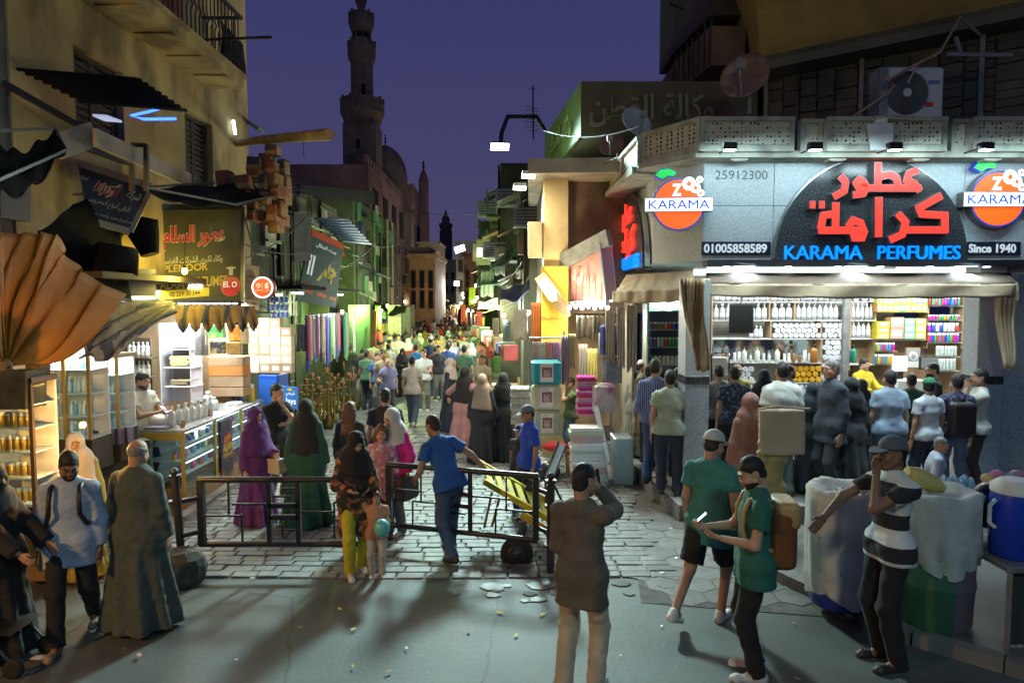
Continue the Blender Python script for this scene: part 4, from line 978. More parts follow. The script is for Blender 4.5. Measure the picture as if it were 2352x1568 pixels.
def fruit_sign(c, ux, r, label):
    ux = Vector(ux).normalized(); uz = Vector((0, 0, 1)); un = ux.cross(uz)   # towards the viewer
    t = thing('fruit_sign', label, 'sign', c)
    org = mat('orange_face', (.75, .1, .01), .4, emit=(1., .09, .006), es=.95); whl = mat('white_lit_face', (.8, .85, .9), .4, emit=(.85, .95, 1.), es=.95)
    rim = mat('blue_rim', (.03, .05, .3), .35, emit=(.05, .1, .9), es=.25)
    def shp(pts, d0, d1, m, n):
        mb = MB(); mb.rings([[tuple(c+ux*a*r+uz*b*r+un*d) for a, b in pts] for d in (d0, d1)], True, True); return loc(mb, n, m, t)
    circ = lambda k, lo=0, hi=360, n=40: [(k*math.cos(R(lo+(hi-lo)*i/n)), k*math.sin(R(lo+(hi-lo)*i/n))) for i in range(n if hi-lo == 360 else n+1)]
    shp(circ(1.02), -.02, .1, mat('sign_return'), 'casing'); shp(circ(.99), .101, .106, rim, 'rim')
    up = circ(.93, 17, 163); shp(up, .107, .112, org, 'disc_top'); shp(circ(.93, 197, 343), .107, .112, org, 'disc_bottom')
    leaf = [(-.62, .98), (-.9, 1.12), (-.72, 1.32), (-.4, 1.36), (-.1, 1.22), (-.2, 1.08), (-.42, 1.1)][::-1]
    shp([(a*1.07+.03, (b-1.15)*1.2+1.15) for a, b in leaf], -.02, .1, rim, 'leaf_rim'); shp(leaf, .101, .11, mat('green_lit_face', (.02, .5, .08), .4, emit=(.01, .55, .07), es=.8), 'leaf')
    for a, b, k in ((.38, .78, .26), (.62, .62, .2), (.82, .42, .14), (.78, .93, .13)):
        shp([(a+k*x, b+k*y) for x, y in circ(1, n=14)], .113, .118, whl, 'blossom')
        shp([(a+k*.35*x, b+k*.4*y) for x, y in circ(1, n=8)], .1185, .12, rim if False else org, 'blossom_heart')
    shp([(-1.3, -.28), (1.28, -.28), (1.28, .25), (-1.3, .25)], -.02, .14, mat('sign_return'), 'band_casing')
    shp([(-1.28, -.26), (1.26, -.26), (1.26, .23), (-1.28, .23)], .141, .146, whl, 'band')
    blt = mat('blue_print_letter', (.01, .04, .4), .5, emit=(.01, .07, .75), es=.5)
    o = text('lettering', 'KARAMA', blt, None, c+un*.147+uz*(-.015*r), ux, uz, 2.3*r, .33*r, .006, 0); par(o, t)
    o = text('letter', 'Z', whl, None, c+un*.113+uz*.55*r-ux*.08*r, ux, uz, .36*r, .46*r, .006, .04); par(o, t)
fruit_sign(P(2281, 460, YF-.05), (1, 0, 0), .41, 'lit orange fruit sign with a white band right of the half round sign')
cu = Vector((xc-xl, YF-11.3, 0)).normalized()
fruit_sign(P(1556, 472, YF-.12), Vector((1, -.08, 0)), .38, 'lit orange fruit sign with a white band on the shop corner')
# sign round the corner, along the street
S2 = thing('side_perfume_sign', 'half round sign with red Arabic and blue letters seen edge on along the side street', 'sign', (xl-.1, 13, z0))
xs = xl-.14; ya, yb = 11.5, 14.9; ym = (ya+yb)/2
pa = [(ym-1.7*math.cos(R(i*9)), z0-.05+1.45*math.sin(R(i*9))) for i in range(21)]
mb = MB(); mb.rings([[(xl-.004, y, z) for y, z in pa], [(xs, y, z) for y, z in pa]], True, True); loc(mb, 'backboard', granite_b, S2)
mb = MB(); mb.rings([[(xl-.02, ym+(y-ym)*1.015, z+.02) for y, z in pa], [(xs+.03, ym+(y-ym)*1.015, z+.02) for y, z in pa]], True, True); loc(mb, 'rim', steel, S2)
for s_, z, w, h, m, b in ((arab('عطور'), z0+.98, 1.3, .52, red_l, .06), (arab('كرامة'), z0+.47, 2.0, .6, red_l, .06), ('KARAMA PERFUMES', z0+.1, 2.9, .24, bl, .03)):
    o = text('lettering', s_, m, None, (xs, ym, z), (0, -1, 0), (0, 0, 1), w, h, .035, b*.5); par(o, S2)
# balcony above the fascia: panelled parapet with pierced screens
scr = mat('pierced_screen', (.40, .39, .32), .8); 
_nt = scr.node_tree; _b = _nt.nodes['Principled BSDF']; _v = _nt.nodes.new('ShaderNodeTexVoronoi'); _v.inputs['Scale'].default_value = 17; _v.inputs['Randomness'].default_value = .25
_t = _nt.nodes.new('ShaderNodeTexCoord'); _r = _nt.nodes.new('ShaderNodeValToRGB'); _r.color_ramp.elements[0].position = .3; _r.color_ramp.elements[1].position = .42
_r.color_ramp.elements[0].color = (.02, .02, .018, 1); _r.color_ramp.elements[1].color = (.45, .44, .36, 1)
_nt.links.new(_t.outputs['Object'], _v.inputs['Vector']); _nt.links.new(_v.outputs['Distance'], _r.inputs[0]); _nt.links.new(_r.outputs[0], _b.inputs['Base Color'])
balc = thing('balcony', 'long grey balcony with pierced screen panels above the shop sign', 'balcony', (6, 10, 5.3))
frame = mat('balcony_paint', (.33, .34, .28), .8, .2, 4, .2, 20, dark=(.1, .1, .09), dscale=2.5, damt=.6)
Yb = 9.75
def panel(p, q, zb, zt, parent=balc):
    p, q = Vector(p), Vector(q); d = (q-p).normalized(); n = Vector((d.y, -d.x, 0)); L = (q-p).length
    up = Vector((0, 0, 1))
    def quad(a, b, za, zc, off, th, m, nm): loc(MB().slab([p+d*a+up*za+n*off, p+d*b+up*za+n*off, p+d*b+up*zc+n*off, p+d*a+up*zc+n*off], th), nm, m, parent)
    h = zt-zb
    quad(0, L, zb, zb+.09, 0, .12, frame, 'bottom_rail'); quad(0, L, zt-.06, zt, .015, .14, frame, 'top_rail')
    quad(0, .06, zb+.09, zt-.06, 0, .12, frame, 'stile'); quad(L-.06, L, zb+.09, zt-.06, 0, .12, frame, 'stile'); quad(.06, L-.06, zb+.09, zt-.06, -.04, .05, scr, 'pierced_panel')
zb, zt = Z(347, Yb), Z(268, Yb)
for a, b, y0, y1 in ((1470, 1600, 10.7, Yb), (1602, 1816, Yb, Yb), (1830, 1880, Yb+.12, Yb+.12), (1890, 2162, Yb, Yb), (2172, 2214, Yb+.12, Yb+.12), (2222, 2480, Yb, Yb)):
    panel((X(a, y0), y0, 0), (X(b, y1), y1, 0), zb, zt)
loc(MB().vprism([(X(1470, 10.75)-.05, 10.75), (X(1602, Yb)-.02, Yb+.13), (X(2480, Yb), Yb+.13), (X(2480, Yb), 11.6), (xl+.4, 16), (X(1470, 10.75)-.1, 14)], zb-.06, zb+.03), 'slab', frame, balc)
for u in (1690, 1912, 2100, 2262):
    light('AREA', 'fascia_wash', (X(u, 9.8)+(.25 if u > 2200 else 0), 9.42, zb-.06), 11, COOL2, (X(u, YF), YF+.25, zb-1.5), 1.2, .12)
    loc(MB().box((X(u, 10)-.12, 9.95, zb-.085), (X(u, 10)+.12, 10.12, zb-.062)).box((X(u, 10)-.09, 9.97, zb-.095), (X(u, 10)+.09, 10.1, zb-.086)), 'soffit_fitting', frame, balc)
for u in (1660, 1850, 2027, 2230):  # one floodlight repeated along the rail; the others added to light the customers
    q_ = Vector((X(u, 9.5), 9.3, zb-.03)); f_ = thing('small_floodlight', 'small black floodlight clipped under the balcony rail, shining down on the customers', 'floodlight', q_, 0, 'small floodlights on the balcony rail'); MB().bbox((-.09, -.03, -.05), (.09, .09, .05), .01).build('housing', blackp, f_); MB().bar((0, .08, 0), (0, .46, .0), .02).build('clamp', blackp, f_); MB().box((-.075, -.028, -.058), (.075, .06, -.051)).build('lens', emis('small_flood_lens', (.8, .97, 1.), 9), f_)
    light('SPOT', 'small_flood_beam', q_-Vector((0, .02, .08)), 300, (.8, .97, 1.), (q_.x-.2, 9.5, .9), .12, spot=72, blend=.8)
loc(MB().slab([P(2000, 345, Yb-.07), P(2050, 343, Yb-.07), P(2052, 283, Yb-.07), P(1990, 285, Yb-.07)], .01), 'patch_sheet', white_p, balc)
sb = thing('side_balcony', 'narrow balcony with pale pierced railing above the side street', 'balcony', (2, 13, 5))
sx0 = X(1470, 10.75)-.06
panel((X(1372, 15.5), 15.5, 0), (X(1372, 15.5)+.01, 14.9, 0), zb+.1, zt-.05, sb)
for a, b in ((14.9, 13.6), (13.6, 12.2), (12.2, 10.8)):
    xa = sx0-.12*(a-10.8)/4.; xb = sx0-.12*(b-10.8)/4.; panel((xa, a, 0), (xb, b-.01, 0), zb, zt-.02, sb)
loc(MB().vprism([(sx0-.06, 10.9), (xl+.3, 11.2), (xl+.3, 15.6), (sx0-.2, 15.6)], zb-.1, zb), 'slab', frame, sb)
# ---------------------------------------------------------------- left side: plastered house, shops beneath it
XW = -5.4
def loc0(b, n, m, t): o = b.build(n, m); par(o, t); return o
def facade(name, label, xw, ys, zs, holes, m, depth=3.0, t=None, recess=.22, wm=None, bars=True, sgn=1, top=None):
    """wall in the plane x = xw looking down the street, with real window openings"""
    t = t or thing(name, label, 'house', (xw, ys[0], 0)); mb = MB()
    for i in range(len(ys)-1):
        for j in range(len(zs)-1):
            if (i, j) in holes: continue
            mb.box((xw, ys[i], zs[j]), (xw-sgn*recess, ys[i+1], zs[j+1]))
    loc0(mb, 'wall', m, t)
    loc0(MB().box((xw-sgn*recess-sgn*.001, ys[0], zs[0]), (xw-sgn*depth, ys[-1], zs[-1]+(top or 0))), 'house_body', m, t)
    for (i, j) in holes:
        w = loc0(MB().box((xw-sgn*.1, ys[i], zs[j]), (xw-sgn*.16, ys[i+1], zs[j]+.06)).box((xw-sgn*.1, ys[i], zs[j+1]-.06), (xw-sgn*.16, ys[i+1], zs[j+1])).box((xw-sgn*.1, ys[i], zs[j]+.06), (xw-sgn*.16, ys[i]+.06, zs[j+1]-.06)).box((xw-sgn*.1, ys[i+1]-.06, zs[j]+.06), (xw-sgn*.16, ys[i+1], zs[j+1]-.06)).box((xw+sgn*.03, ys[i]-.05, zs[j]-.06), (xw-sgn*.1, ys[i+1]+.05, zs[j]-.001)), 'window', wm or dkwood, t)
        ym = (ys[i]+ys[i+1])/2
        for a, b in ((ys[i]+.06, ym-.005), (ym+.005, ys[i+1]-.06)):
            lv = MB(); n = max(4, int((zs[j+1]-zs[j])/.1))
            for k in range(n): z = zs[j]+.07+(zs[j+1]-zs[j]-.14)*k/n; lv.bar((xw-sgn*.15, (a+b)/2, z), (xw-sgn*.12, (a+b)/2, z+.06), b-a, .012, up=(0, 1, 0)) if False else lv.box((xw-sgn*.125, a+.04, z), (xw-sgn*.14, b-.04, z+.06))
            lv.box((xw-sgn*.115, a, zs[j]+.06), (xw-sgn*.15, a+.04, zs[j+1]-.06)).box((xw-sgn*.115, b-.04, zs[j]+.06), (xw-sgn*.15, b, zs[j+1]-.06))
            o = loc0(lv, 'shutter', wm or dkwood, w) if False else lv.build('shutter', wm or dkwood); o.parent = w
    return t
H = facade('plastered_house', 'cream plastered house with a long balcony above the shops on the left', XW, [7.5, 8.6, 9.67, 11.46, 12.5, 14.2], [3.3, 5.0, 6.2, 7.6, 12.5], [(1, 1), (3, 1)], cream, 4)
loc0(MB().box((-16, 7.3, 2.5), (XW-.02, 7.49, 12.5)), 'end_wall', greyp, H)
sl = MB().box((XW+.001, 5.9, 6.80), (-4.72, 12.25, 6.93)).box((XW+.001, 5.9, 6.931), (-4.66, 12.3, 6.99)); loc0(sl, 'balcony_slab', cream, H)
for k in range(7): loc0(MB().box((XW+.1, 6.2+k*.9, 6.775), (-4.75, 6.9+k*.9, 6.799)), 'soffit_board', cream, H)
bal = MB().tube([(0, 0, 0), (0, 0, .35), (.03, 0, .42), (0, 0, .5), (0, 0, .95)], .011, 5).mesh('baluster'); bal.materials.append(blackm)
for k in range(46):
    o = obj('baluster', bal, None, None, (-4.74, 6+k*.136, 6.99)); par(o, H)
for k in range(5):
    o = obj('baluster', bal, None, None, (-4.86-k*.12, 12.22, 6.99)); par(o, H)
loc0(MB().box((-4.76, 5.9, 7.94), (-4.70, 12.25, 7.98)).box((XW, 12.19, 7.94), (-4.76, 12.25, 7.98)), 'handrail', blackm, H)
def pdrape(label, name, a, b, h, m, cat='cloth', f=6, amp=.04):
    a, b = Vector(a), Vector(b); d = (b-a).normalized(); n = Vector((d.y, -d.x, 0))
    mb = MB().sheet(lambda u, v: a.lerp(b, u)+Vector((0, 0, -h*v*(1+.05*math.sin(9*u))))+n*amp*math.sin(f*6.283*u+2*v)*(.3+v), 30, 8)
    o = mb.build(name, m); md = o.modifiers.new('thickness', 'SOLIDIFY'); md.thickness = .012; return tag(o, label, cat)
pdrape('dull red striped rug hung behind the balcony railing at top left', 'hanging_rug', (-4.85, 8.6, 7.95), (-4.85, 10.2, 7.95), .93, mat('red_rug', (.34, .13, .08), .9, .2, 4, stripe=(5, (.22, .08, .05), 'Y', .6)))
pdrape('black cloth slung over the corner of the balcony railing', 'black_cloth', (-4.70, 11.3, 7.55), (-4.70, 12.2, 7.5), .5, mat('black_fabric', (.012, .012, .012), .9))
tag(MB().bar(P(470, 92, 11.5), P(622, 86, 10.5), .035).build('rod', blackm), 'thin black rod sticking out from the balcony railing', 'rod')
tag(MB().tube([P(540, 330, 13.6), P(600, 322, 12.8), P(690, 314, 11.9), P(757, 309, 11.3)], [.07, .08, .085, .1], 10).build('wooden_beam', mat('old_log', (.3, .22, .1), .9, .3, 4, .5, 14)), 'long rough wooden pole jutting out over the street', 'pole')
tag(MB().slab([P(580, 283, 14.3), P(606, 300, 14.3), P(604, 308, 14.3), P(579, 292, 14.3)], .3).build('bracket', mat('green_paint', (.07, .13, .05))), 'small green bracket on the far edge of the cream house', 'bracket')
led = thing('led_strip', 'short vertical strip of white lights near the far edge of the cream house', 'light', P(537, 292, 13.4))
for k in range(6): loc0(MB().cbox(P(536+k*.8, 279+5.5*k, 13.3), (.05, .03, .04)), 'led', emis('white_led', (.8, .9, 1.), 4), led)
# corrugated sheet over the first window
def corr(name, label, q, n, m, amp=.025, t=None, cat='awning'):
    a, b, c, d = [Vector(p) for p in q]; nn = (b-a).cross(d-a).normalized()
    mb = MB().sheet(lambda u, v: (a*(1-u)+b*u)*(1-v)+(d*(1-u)+c*u)*v+nn*amp*math.sin(6.283*n*v), 2, n*6)
    o = mb.build(name, m); md = o.modifiers.new('thickness', 'SOLIDIFY'); md.thickness = .01; return tag(o, label, cat) if label else o
dksheet = mat('dark_sheet', (.007, .008, .008), .9, .3, 3, .2, 8, spec=.15)
corr('corrugated_awning', 'dark corrugated metal awning over a window of the cream house', [P(36, 156, 7.6), P(312, 178, 9.8), P(430, 258, 9.6), P(198, 238, 7.6)], 8, dksheet)
bl_led = mat('blue_led', (.02, .05, .8), .4, emit=(.02, .08, 1.), es=6)
tag(MB().tube([P(375, 247, 9.4), P(345, 256, 9.3), P(300, 266, 9.2), P(330, 274, 9.3), P(405, 273, 9.5)], .018, 6).build('neon_strip', bl_led), 'bent blue neon strip under the corrugated awning', 'light')
tag(MB().slab([P(212, 262, 8.7), P(245, 264, 8.8), P(280, 277, 9), P(240, 274, 8.9)], .03).build('glowing_sheet', emis('dim_panel', (.35, .4, .6), .8)), 'dim bluish light panel below the corrugated awning', 'light')
for q, l in (((130, 338, 7.4, 215, 308, 7.9), 'short pale weathered board above the leaning shop sign'), ((218, 316, 7.7, 436, 415, 10.3), 'long pale weathered board sloping above the leaning shop sign')):
    o = MB().bar(P(*q[:3]), P(*q[3:]), .05, .26 if q[0] < 200 else .2).build('board', cream2); tag(o, l, 'board')
def sagq(name, label, q, m, cat, sag=.22):
    a, b, c, d = [Vector(P(*p)) for p in q]; mb = MB().sheet(lambda u, v: (a*(1-u)+b*u)*(1-v)+(d*(1-u)+c*u)*v+Vector((0, 0, -sag*(math.sin(math.pi*u)*.7+.35*abs(math.sin(9*u+2*v))+.2*math.sin(13*v+5*u)))), 30, 16); t = thing(name, label, cat, (a+c)/2); o = loc0(mb, 'sheet', m, t); md = o.modifiers.new('thickness', 'SOLIDIFY'); md.thickness = .015
    for p, r_ in ((a, b), (d, c), (a, d), (b, c)): loc0(MB().bar(p, r_, .03), 'strut', blackm, t)
    return t
def dquad(name, label, q, m, cat, t=.06): return tag(MB().slab([P(*p) for p in q], t).build(name, m), label, cat)
sagq('canopy', 'dark sagging canopy at the far left edge above the orange tarpaulin', [(-20, 300, 6.2), (125, 296, 7.1), (150, 345, 7.1), (-20, 420, 6.0)], dksheet, 'canopy')
sagq('tarpaulin', 'black tarpaulin hanging against the house behind the orange one', [(62, 455, 7.8), (255, 440, 9.2), (300, 690, 9.3), (120, 650, 7.9)], dksheet, 'tarpaulin', .1)
sagq('canopy', 'dark sheet canopy between the leaning sign and the cream house', [(330, 430, 8.6), (540, 470, 10.6), (700, 432, 13), (560, 415, 12.5)], dksheet, 'canopy', .12)
dquad('signboard', 'dark blue faded shop board at the far left under the canopy', [(2, 500, 7.2), (70, 510, 7.6), (72, 385, 7.6), (2, 380, 7.2)], mat('blue_board', (.02, .035, .07), .5), 'sign')
tag(MB().bar(P(5, 190, 7.3), P(200, 300, 8), .06).build('strut', blackm), 'dark slanting strut on the grey wall at the far left', 'strut')
fr = thing('iron_frame', 'square iron frame standing in front of the cream house', 'frame', P(320, 420, 8.6))
for a, b in (((303, 332, 8.6), (338, 335, 8.6)), ((336, 333, 8.6), (336, 440, 8.6)), ((303, 332, 8.6), (303, 440, 8.6))): loc0(MB().bar(P(*a), P(*b), .05), 'bar', blackm, fr)
def board(label, q, m, items, name='shop_sign', fm=None, t=.05, cat='sign'):
    q = [Vector(p) for p in q]; S = thing(name, label, cat, (q[0]+q[2])/2)   # TL TR BR BL
    ux = (q[1]-q[0]).normalized(); uy = (q[0]-q[3]).normalized(); n = ux.cross(uy).normalized()
    loc0(MB().slab([q[3], q[2], q[1], q[0]], t), 'board', m, S)
    if fm:
        for a, b in ((0, 1), (1, 2), (2, 3), (3, 0)): loc0(MB().bar(q[a]-n*.01, q[b]-n*.01, .04, t+.04), 'frame', fm, S)
    for it in items:
        s, a, b, w, h, mm = it[:6]; bold = it[6] if len(it) > 6 else .012
        c = (q[0]*(1-a)+q[1]*a)*(1-b)+(q[3]*(1-a)+q[2]*a)*b+n*.004
        W = (q[1]-q[0]).length*w; Hh = (q[3]-q[0]).length*h
        if s.startswith('#'):
            k = s[1:]; ring = lambda rx, ry, d, nn=24: [tuple(c+ux*rx*math.cos(6.283*i/nn)+uy*ry*math.sin(6.283*i/nn)+n*d) for i in range(nn)]
            if k == 'disc': r = [ring(W/2, Hh/2, 0), ring(W/2, Hh/2, .006)]
            else: r = [[tuple(c+ux*W/2*x+uy*Hh/2*y+n*d) for x, y in ((-1, -1), (1, -1), (1, 1), (-1, 1))] for d in (0, .006)]
            loc0(MB().rings(r, True, True), 'panel', mm, S)
        else:
            o = text('lettering', arab(s) if any('\u0600' < ch < '\u06ff' for ch in s) else s, mm, None, c+n*(.004 if not (len(it) > 7) else it[7]), ux, uy, W, Hh, .003, bold)
            if o: par(o, S)
    return S
wl = mat('white_letter'); rl = mat('red_letter', (.55, .04, .03), .5); gl = mat('gold_letter', (.5, .36, .06), .5); blu = mat('blue_print'); yl = mat('yellow_letter', (.65, .52, .04), .5); orl = mat('orange_letter', (.6, .16, .03), .5); bk = mat('black_letter', (.015, .015, .015), .6); crm = mat('cream_letter', (.5, .47, .36), .6)
board('dark navy leaning shop board with white and red Arabic lettering at upper left', [P(152, 366, 8.5), P(347, 428, 9.3), P(298, 532, 9.2), P(78, 470, 8.3)], mat('navy_sign', (.018, .025, .05), .5, .3, 4), [
    ('سورية', .24, .22, .15, .2, crm), ('أرتزانا', .56, .32, .30, .34, crm, .05), ('أرتزانا', .56, .32, .29, .32, rl, .02, .008), ('شركة', .86, .3, .17, .24, crm), ('لأرقى أنواع المفروشات', .63, .6, .55, .17, crm), ('لصاحبها مهند وأحمد محمد سرداح', .67, .83, .66, .13, crm),
    ('#disc', .08, .35, .2, .62, crm), ('#disc', .08, .28, .12, .36, mat('navy_sign')), ('S', .08, .28, .07, .3, crm, .03), ('#rect', .11, .83, .2, .2, crm), ('دمشق مصر', .11, .83, .17, .1, rl, .01, .009)], fm=cream2)
olive = mat('olive_sign', (.075, .068, .03), .5, .2, 3, dark=(.04, .035, .02), dscale=2, damt=.6)
board('large olive perfume shop sign with red Arabic and gold English lettering', [P(232, 478, 10.2), P(556, 474, 11.3), P(555, 698, 11.3), P(232, 690, 10.2)], olive, [
    ('ELSALAM', .11, .30, .17, .08, crm, .03), ('01008 210 710 500', .11, .37, .16, .04, gl), ('عطور السلام', .64, .32, .46, .3, crm, .06), ('عطور السلام', .64, .32, .45, .28, rl, .035, .008), ('وكلاء لكبرى الشركات الفرنسية', .62, .555, .46, .1, crm), ('SPLENDOR', .56, .635, .36, .085, gl, .02), ('ALAM PERFUMES', .64, .785, .5, .12, gl, .02),
    ('#rect', .57, .905, .36, .1, mat('yellow_strip', (.55, .42, .02), .5)), ('02 259 30 344', .57, .905, .22, .055, bk, .01, .01), ('#disc', .915, .82, .155, .24, mat('red_logo', (.5, .12, .08), .5)), ('#disc', .915, .85, .12, .16, rl), ('EL', .88, .8, .05, .07, wl, .02, .012), ('O', .94, .8, .04, .07, wl, .02, .012), ('#rect', .915, .66, .03, .1, crm), ('#rect', .915, .63, .07, .02, crm)], fm=blackm)
board('cream poster with an arch and small print beside the round red sign', [P(556, 605, 12.4), P(596, 612, 12.7), P(596, 712, 12.7), P(556, 705, 12.4)], mat('poster_cream', (.38, .29, .18), .7, .2, 6), [('#disc', .45, .45, .7, .7, mat('poster_brown', (.2, .13, .07), .7)), ('عطور', .5, .25, .5, .12, bk), ('الفرنسية', .5, .38, .6, .1, bk), ('Elegant Wide 25', .5, .78, .8, .06, bk), ('PERFUMERY', .5, .88, .8, .07, bk)], cat='poster')
rs = thing('round_sign', 'round red lit sign with white rim beside the shop poster', 'sign', P(603, 660, 11.4)); c = rs.location
loc0(MB().lathe([(.185, -.14), (.19, -.005), (.185, 0), (.17, .0)], tuple(c), 32, axis='y'), 'casing', mat('red_casing', (.3, .05, .04), .4), rs)
loc0(MB().lathe([(.18, .002), (.18, .01), (.152, .01), (.152, .002)], tuple(c), 32, axis='y', cap=False), 'rim', mat('white_lit_face'), rs)
loc0(MB().lathe([(.155, .003), (.155, .008)], tuple(c), 32, axis='y'), 'face', mat('red_lit_face', (.7, .01, .01), .4, emit=(1., .008, .008), es=1.), rs)
for s_, dx, dz, w, h in (('O', -.065, .03, .07, .075), ('o', -.065, .03, .03, .02), ('|', .0, .0, .008, .15), ('vodafone', -.07, -.045, .11, .022)):
    o = text('lettering', s_, wl, None, c+Vector((dx, -.009, dz)), (1, 0, 0), (0, 0, 1), w, h, .003, .03); par(o, rs)
o = loc0(MB().box((c.x+.045, c.y-.014, c.z-.02), (c.x+.1, c.y-.0095, c.z+.06)).box((c.x+.06, c.y-.014, c.z+.065), (c.x+.115, c.y-.0095, c.z+.078)), 'mark', wl, rs); o = text('lettering', arab('كاش'), wl, None, c+Vector((.07, -.009, -.05)), (1, 0, 0), (0, 0, 1), .07, .03, .003, .02); par(o, rs)
loc0(MB().bar(c+Vector((.05, .1, -.19)), c+Vector((.05, .1, -.42)), .03).bar(c+Vector((-.3, .1, -.42)), c+Vector((.2, .1, -.42)), .03), 'bracket', blackm, rs)
# leather pouffes strung up in front of the house
hass = [mat('hassock_%d' % i, c_, .55, .25, 5, .1, 20, dark=(.1, .04, .02), dscale=3, damt=.6) for i, c_ in enumerate(((.26, .06, .03), (.34, .16, .05), (.16, .035, .02), (.05, .05, .05), (.36, .2, .07)))]
hm = []
for m_ in hass:
    b = MB().bbox((-.5, -.5, -.5), (.5, .5, .42), .05).mesh('pouffe'); b.materials.append(m_); p_ = MB().box((-.46, -.515, -.4), (.46, -.5, -.1)).box((.5, -.4, -.4), (.515, .4, .3)).mesh('patch'); p_.materials.append(hass[4] if m_ is not hass[4] else hass[0]); hm.append((b, p_))
for k, (u, v, w, h, y, i) in enumerate(((627, 345, 26, 28, 12.2, 3), (612, 370, 26, 30, 12.2, 0), (588, 378, 30, 36, 12, 3), (625, 385, 22, 34, 12.1, 2), (652, 385, 16, 40, 12.4, 3), (590, 400, 30, 24, 11.9, 0), (520, 425, 30, 72, 11.8, 2), (563, 420, 32, 36, 11.7, 0), (563, 440, 32, 24, 11.8, 1), (608, 420, 16, 40, 11.9, 3), (632, 415, 22, 36, 12, 1), (656, 420, 16, 36, 12.3, 0), (610, 455, 20, 30, 11.9, 1), (640, 440, 22, 32, 12, 4), (655, 452, 18, 36, 12.2, 1), (584, 465, 20, 36, 11.8, 3), (628, 490, 22, 44, 12, 0), (645, 480, 18, 40, 12.1, 0), (586, 495, 20, 28, 11.9, 4), (612, 500, 16, 34, 12.2, 2), (634, 520, 22, 30, 12.1, 1), (650, 505, 14, 36, 12.3, 2))):
    b, p_ = hm[i]; s = y/F; o = obj('pouffe', b, None, None, P(u, v, y)); o.scale = (w*s, .28, h*s); o.rotation_euler = (rg.uniform(-.1, .1), rg.uniform(-.12, .12), rg.uniform(-.3, .1)); obj('patch', p_, None, o)
    tag(o, ['red leather pouffe', 'tan leather pouffe', 'dark red leather pouffe', 'black leather pouffe', 'ochre leather pouffe'][i]+' strung up in the cluster beneath the wooden pole', 'pouffe', 'strung up leather pouffes, '+['red', 'tan', 'dark red', 'black', 'ochre'][i])
# tarpaulins
org = mat('orange_tarp', (.36, .135, .004), .6, .25, 2, .3, 8, dark=(.3, .1, .01), dscale=1.6, damt=.7)
out = [Vector(P(*p)) for p in ((-40, 640, 6.2), (-20, 540, 6.5), (40, 536, 6.8), (90, 533, 7.0), (141, 540, 7.3), (150, 590, 7.4), (212, 640, 7.8), (300, 680, 8.4))]; ap = Vector(P(12, 842, 6.9))
def along(L, u): k = min(len(L)-2, int(u*(len(L)-1))); return L[k].lerp(L[k+1], u*(len(L)-1)-k)
def otf(u, v):
    u = min(1., max(0., u+.022*math.sin(17*u)+.012*math.sin(41*u))); o_ = along(out, u); w = v**.85; p = ap.lerp(o_, w); return p+Vector((0, -1, .15))*(.075*(1-2*abs(math.sin(27*u+1.2*math.sin(3*v)))+.7*math.sin(19*u+3*v)+.3*math.sin(71*u+5*v+2))*math.sin(min(1, v*1.3)*2.2)**.8+.05*math.sin(math.pi*v)) + Vector((0, 0, -.32*math.sin(math.pi*v)*u*u-.1*math.sin(math.pi*v)*math.sin(9*u)**2))
o = MB().sheet(otf, 110, 18).build('tarpaulin', org); md = o.modifiers.new('thickness', 'SOLIDIFY'); md.thickness = .012; tag(o, 'orange tarpaulin gathered into a tied knot at the far left', 'tarpaulin')
tag(MB().ball(P(12, 843, 6.88), (.07, .06, .09), 10, 8).tube([P(12, 838, 6.85), P(2, 845, 6.85), P(14, 850, 6.85), P(22, 842, 6.85), P(8, 870, 6.9)], .012, 6).build('rope_knot', mat('rope', (.2, .14, .07), .9)), 'knotted rope tying the orange tarpaulin to the dark cabinet', 'rope')
strp = mat('striped_tarp', (.3, .27, .23), .8, .2, 3, .15, 30, stripe=(3.5, (.07, .09, .13), 'X', .62, 3), dark=(.12, .1, .09), dscale=1.6, damt=.8)
A1 = [Vector(P(*p)) for p in ((196, 742, 8.2), (240, 690, 8.6), (300, 690, 9.2), (395, 700, 9.9))]; A2 = [Vector(P(*p)) for p in ((200, 832, 8.0), (260, 812, 8.3), (320, 772, 8.8), (400, 712, 9.8))]
o = MB().sheet(lambda u, v: along(A1, u).lerp(along(A2, u), v)+Vector((.02, -.09*math.sin(17*v+6*u)-.05*math.sin(31*v+3*u)-.14*math.sin(math.pi*v)*(1-u), .05*math.sin(22*v+7*u))), 60, 30).build('tarpaulin', strp); md = o.modifiers.new('thickness', 'SOLIDIFY'); md.thickness = .012; tag(o, 'striped grey and blue tarpaulin tied back over the perfume stall', 'tarpaulin')
for nm, lbl, pts, m_ in (('cloth_bundle', 'dark rolled bundle hanging in front of the olive sign', ((335, 500, 9.6), (330, 540, 9.6), (345, 585, 9.6)), dksheet), ('cloth_bundle', 'dark folded sunshade above the striped tarpaulin', ((215, 640, 8.4), (245, 590, 8.6), (285, 600, 8.9), (310, 640, 9)), dksheet)):
    tag(MB().tube([P(*p) for p in pts], [.16, .2, .12] if len(pts) == 3 else [.05, .2, .22, .05], 12).build(nm, m_), lbl, 'bundle')
dquad('screen_panel', 'grey fine mesh panel behind the tied tarpaulins', [(228, 680, 9), (358, 680, 9.8), (358, 618, 9.8), (228, 618, 9)], mat('mesh_panel', (.09, .09, .11), .6, stripe=(16, (.14, .14, .16), 'Z', .5)), 'panel', .03)
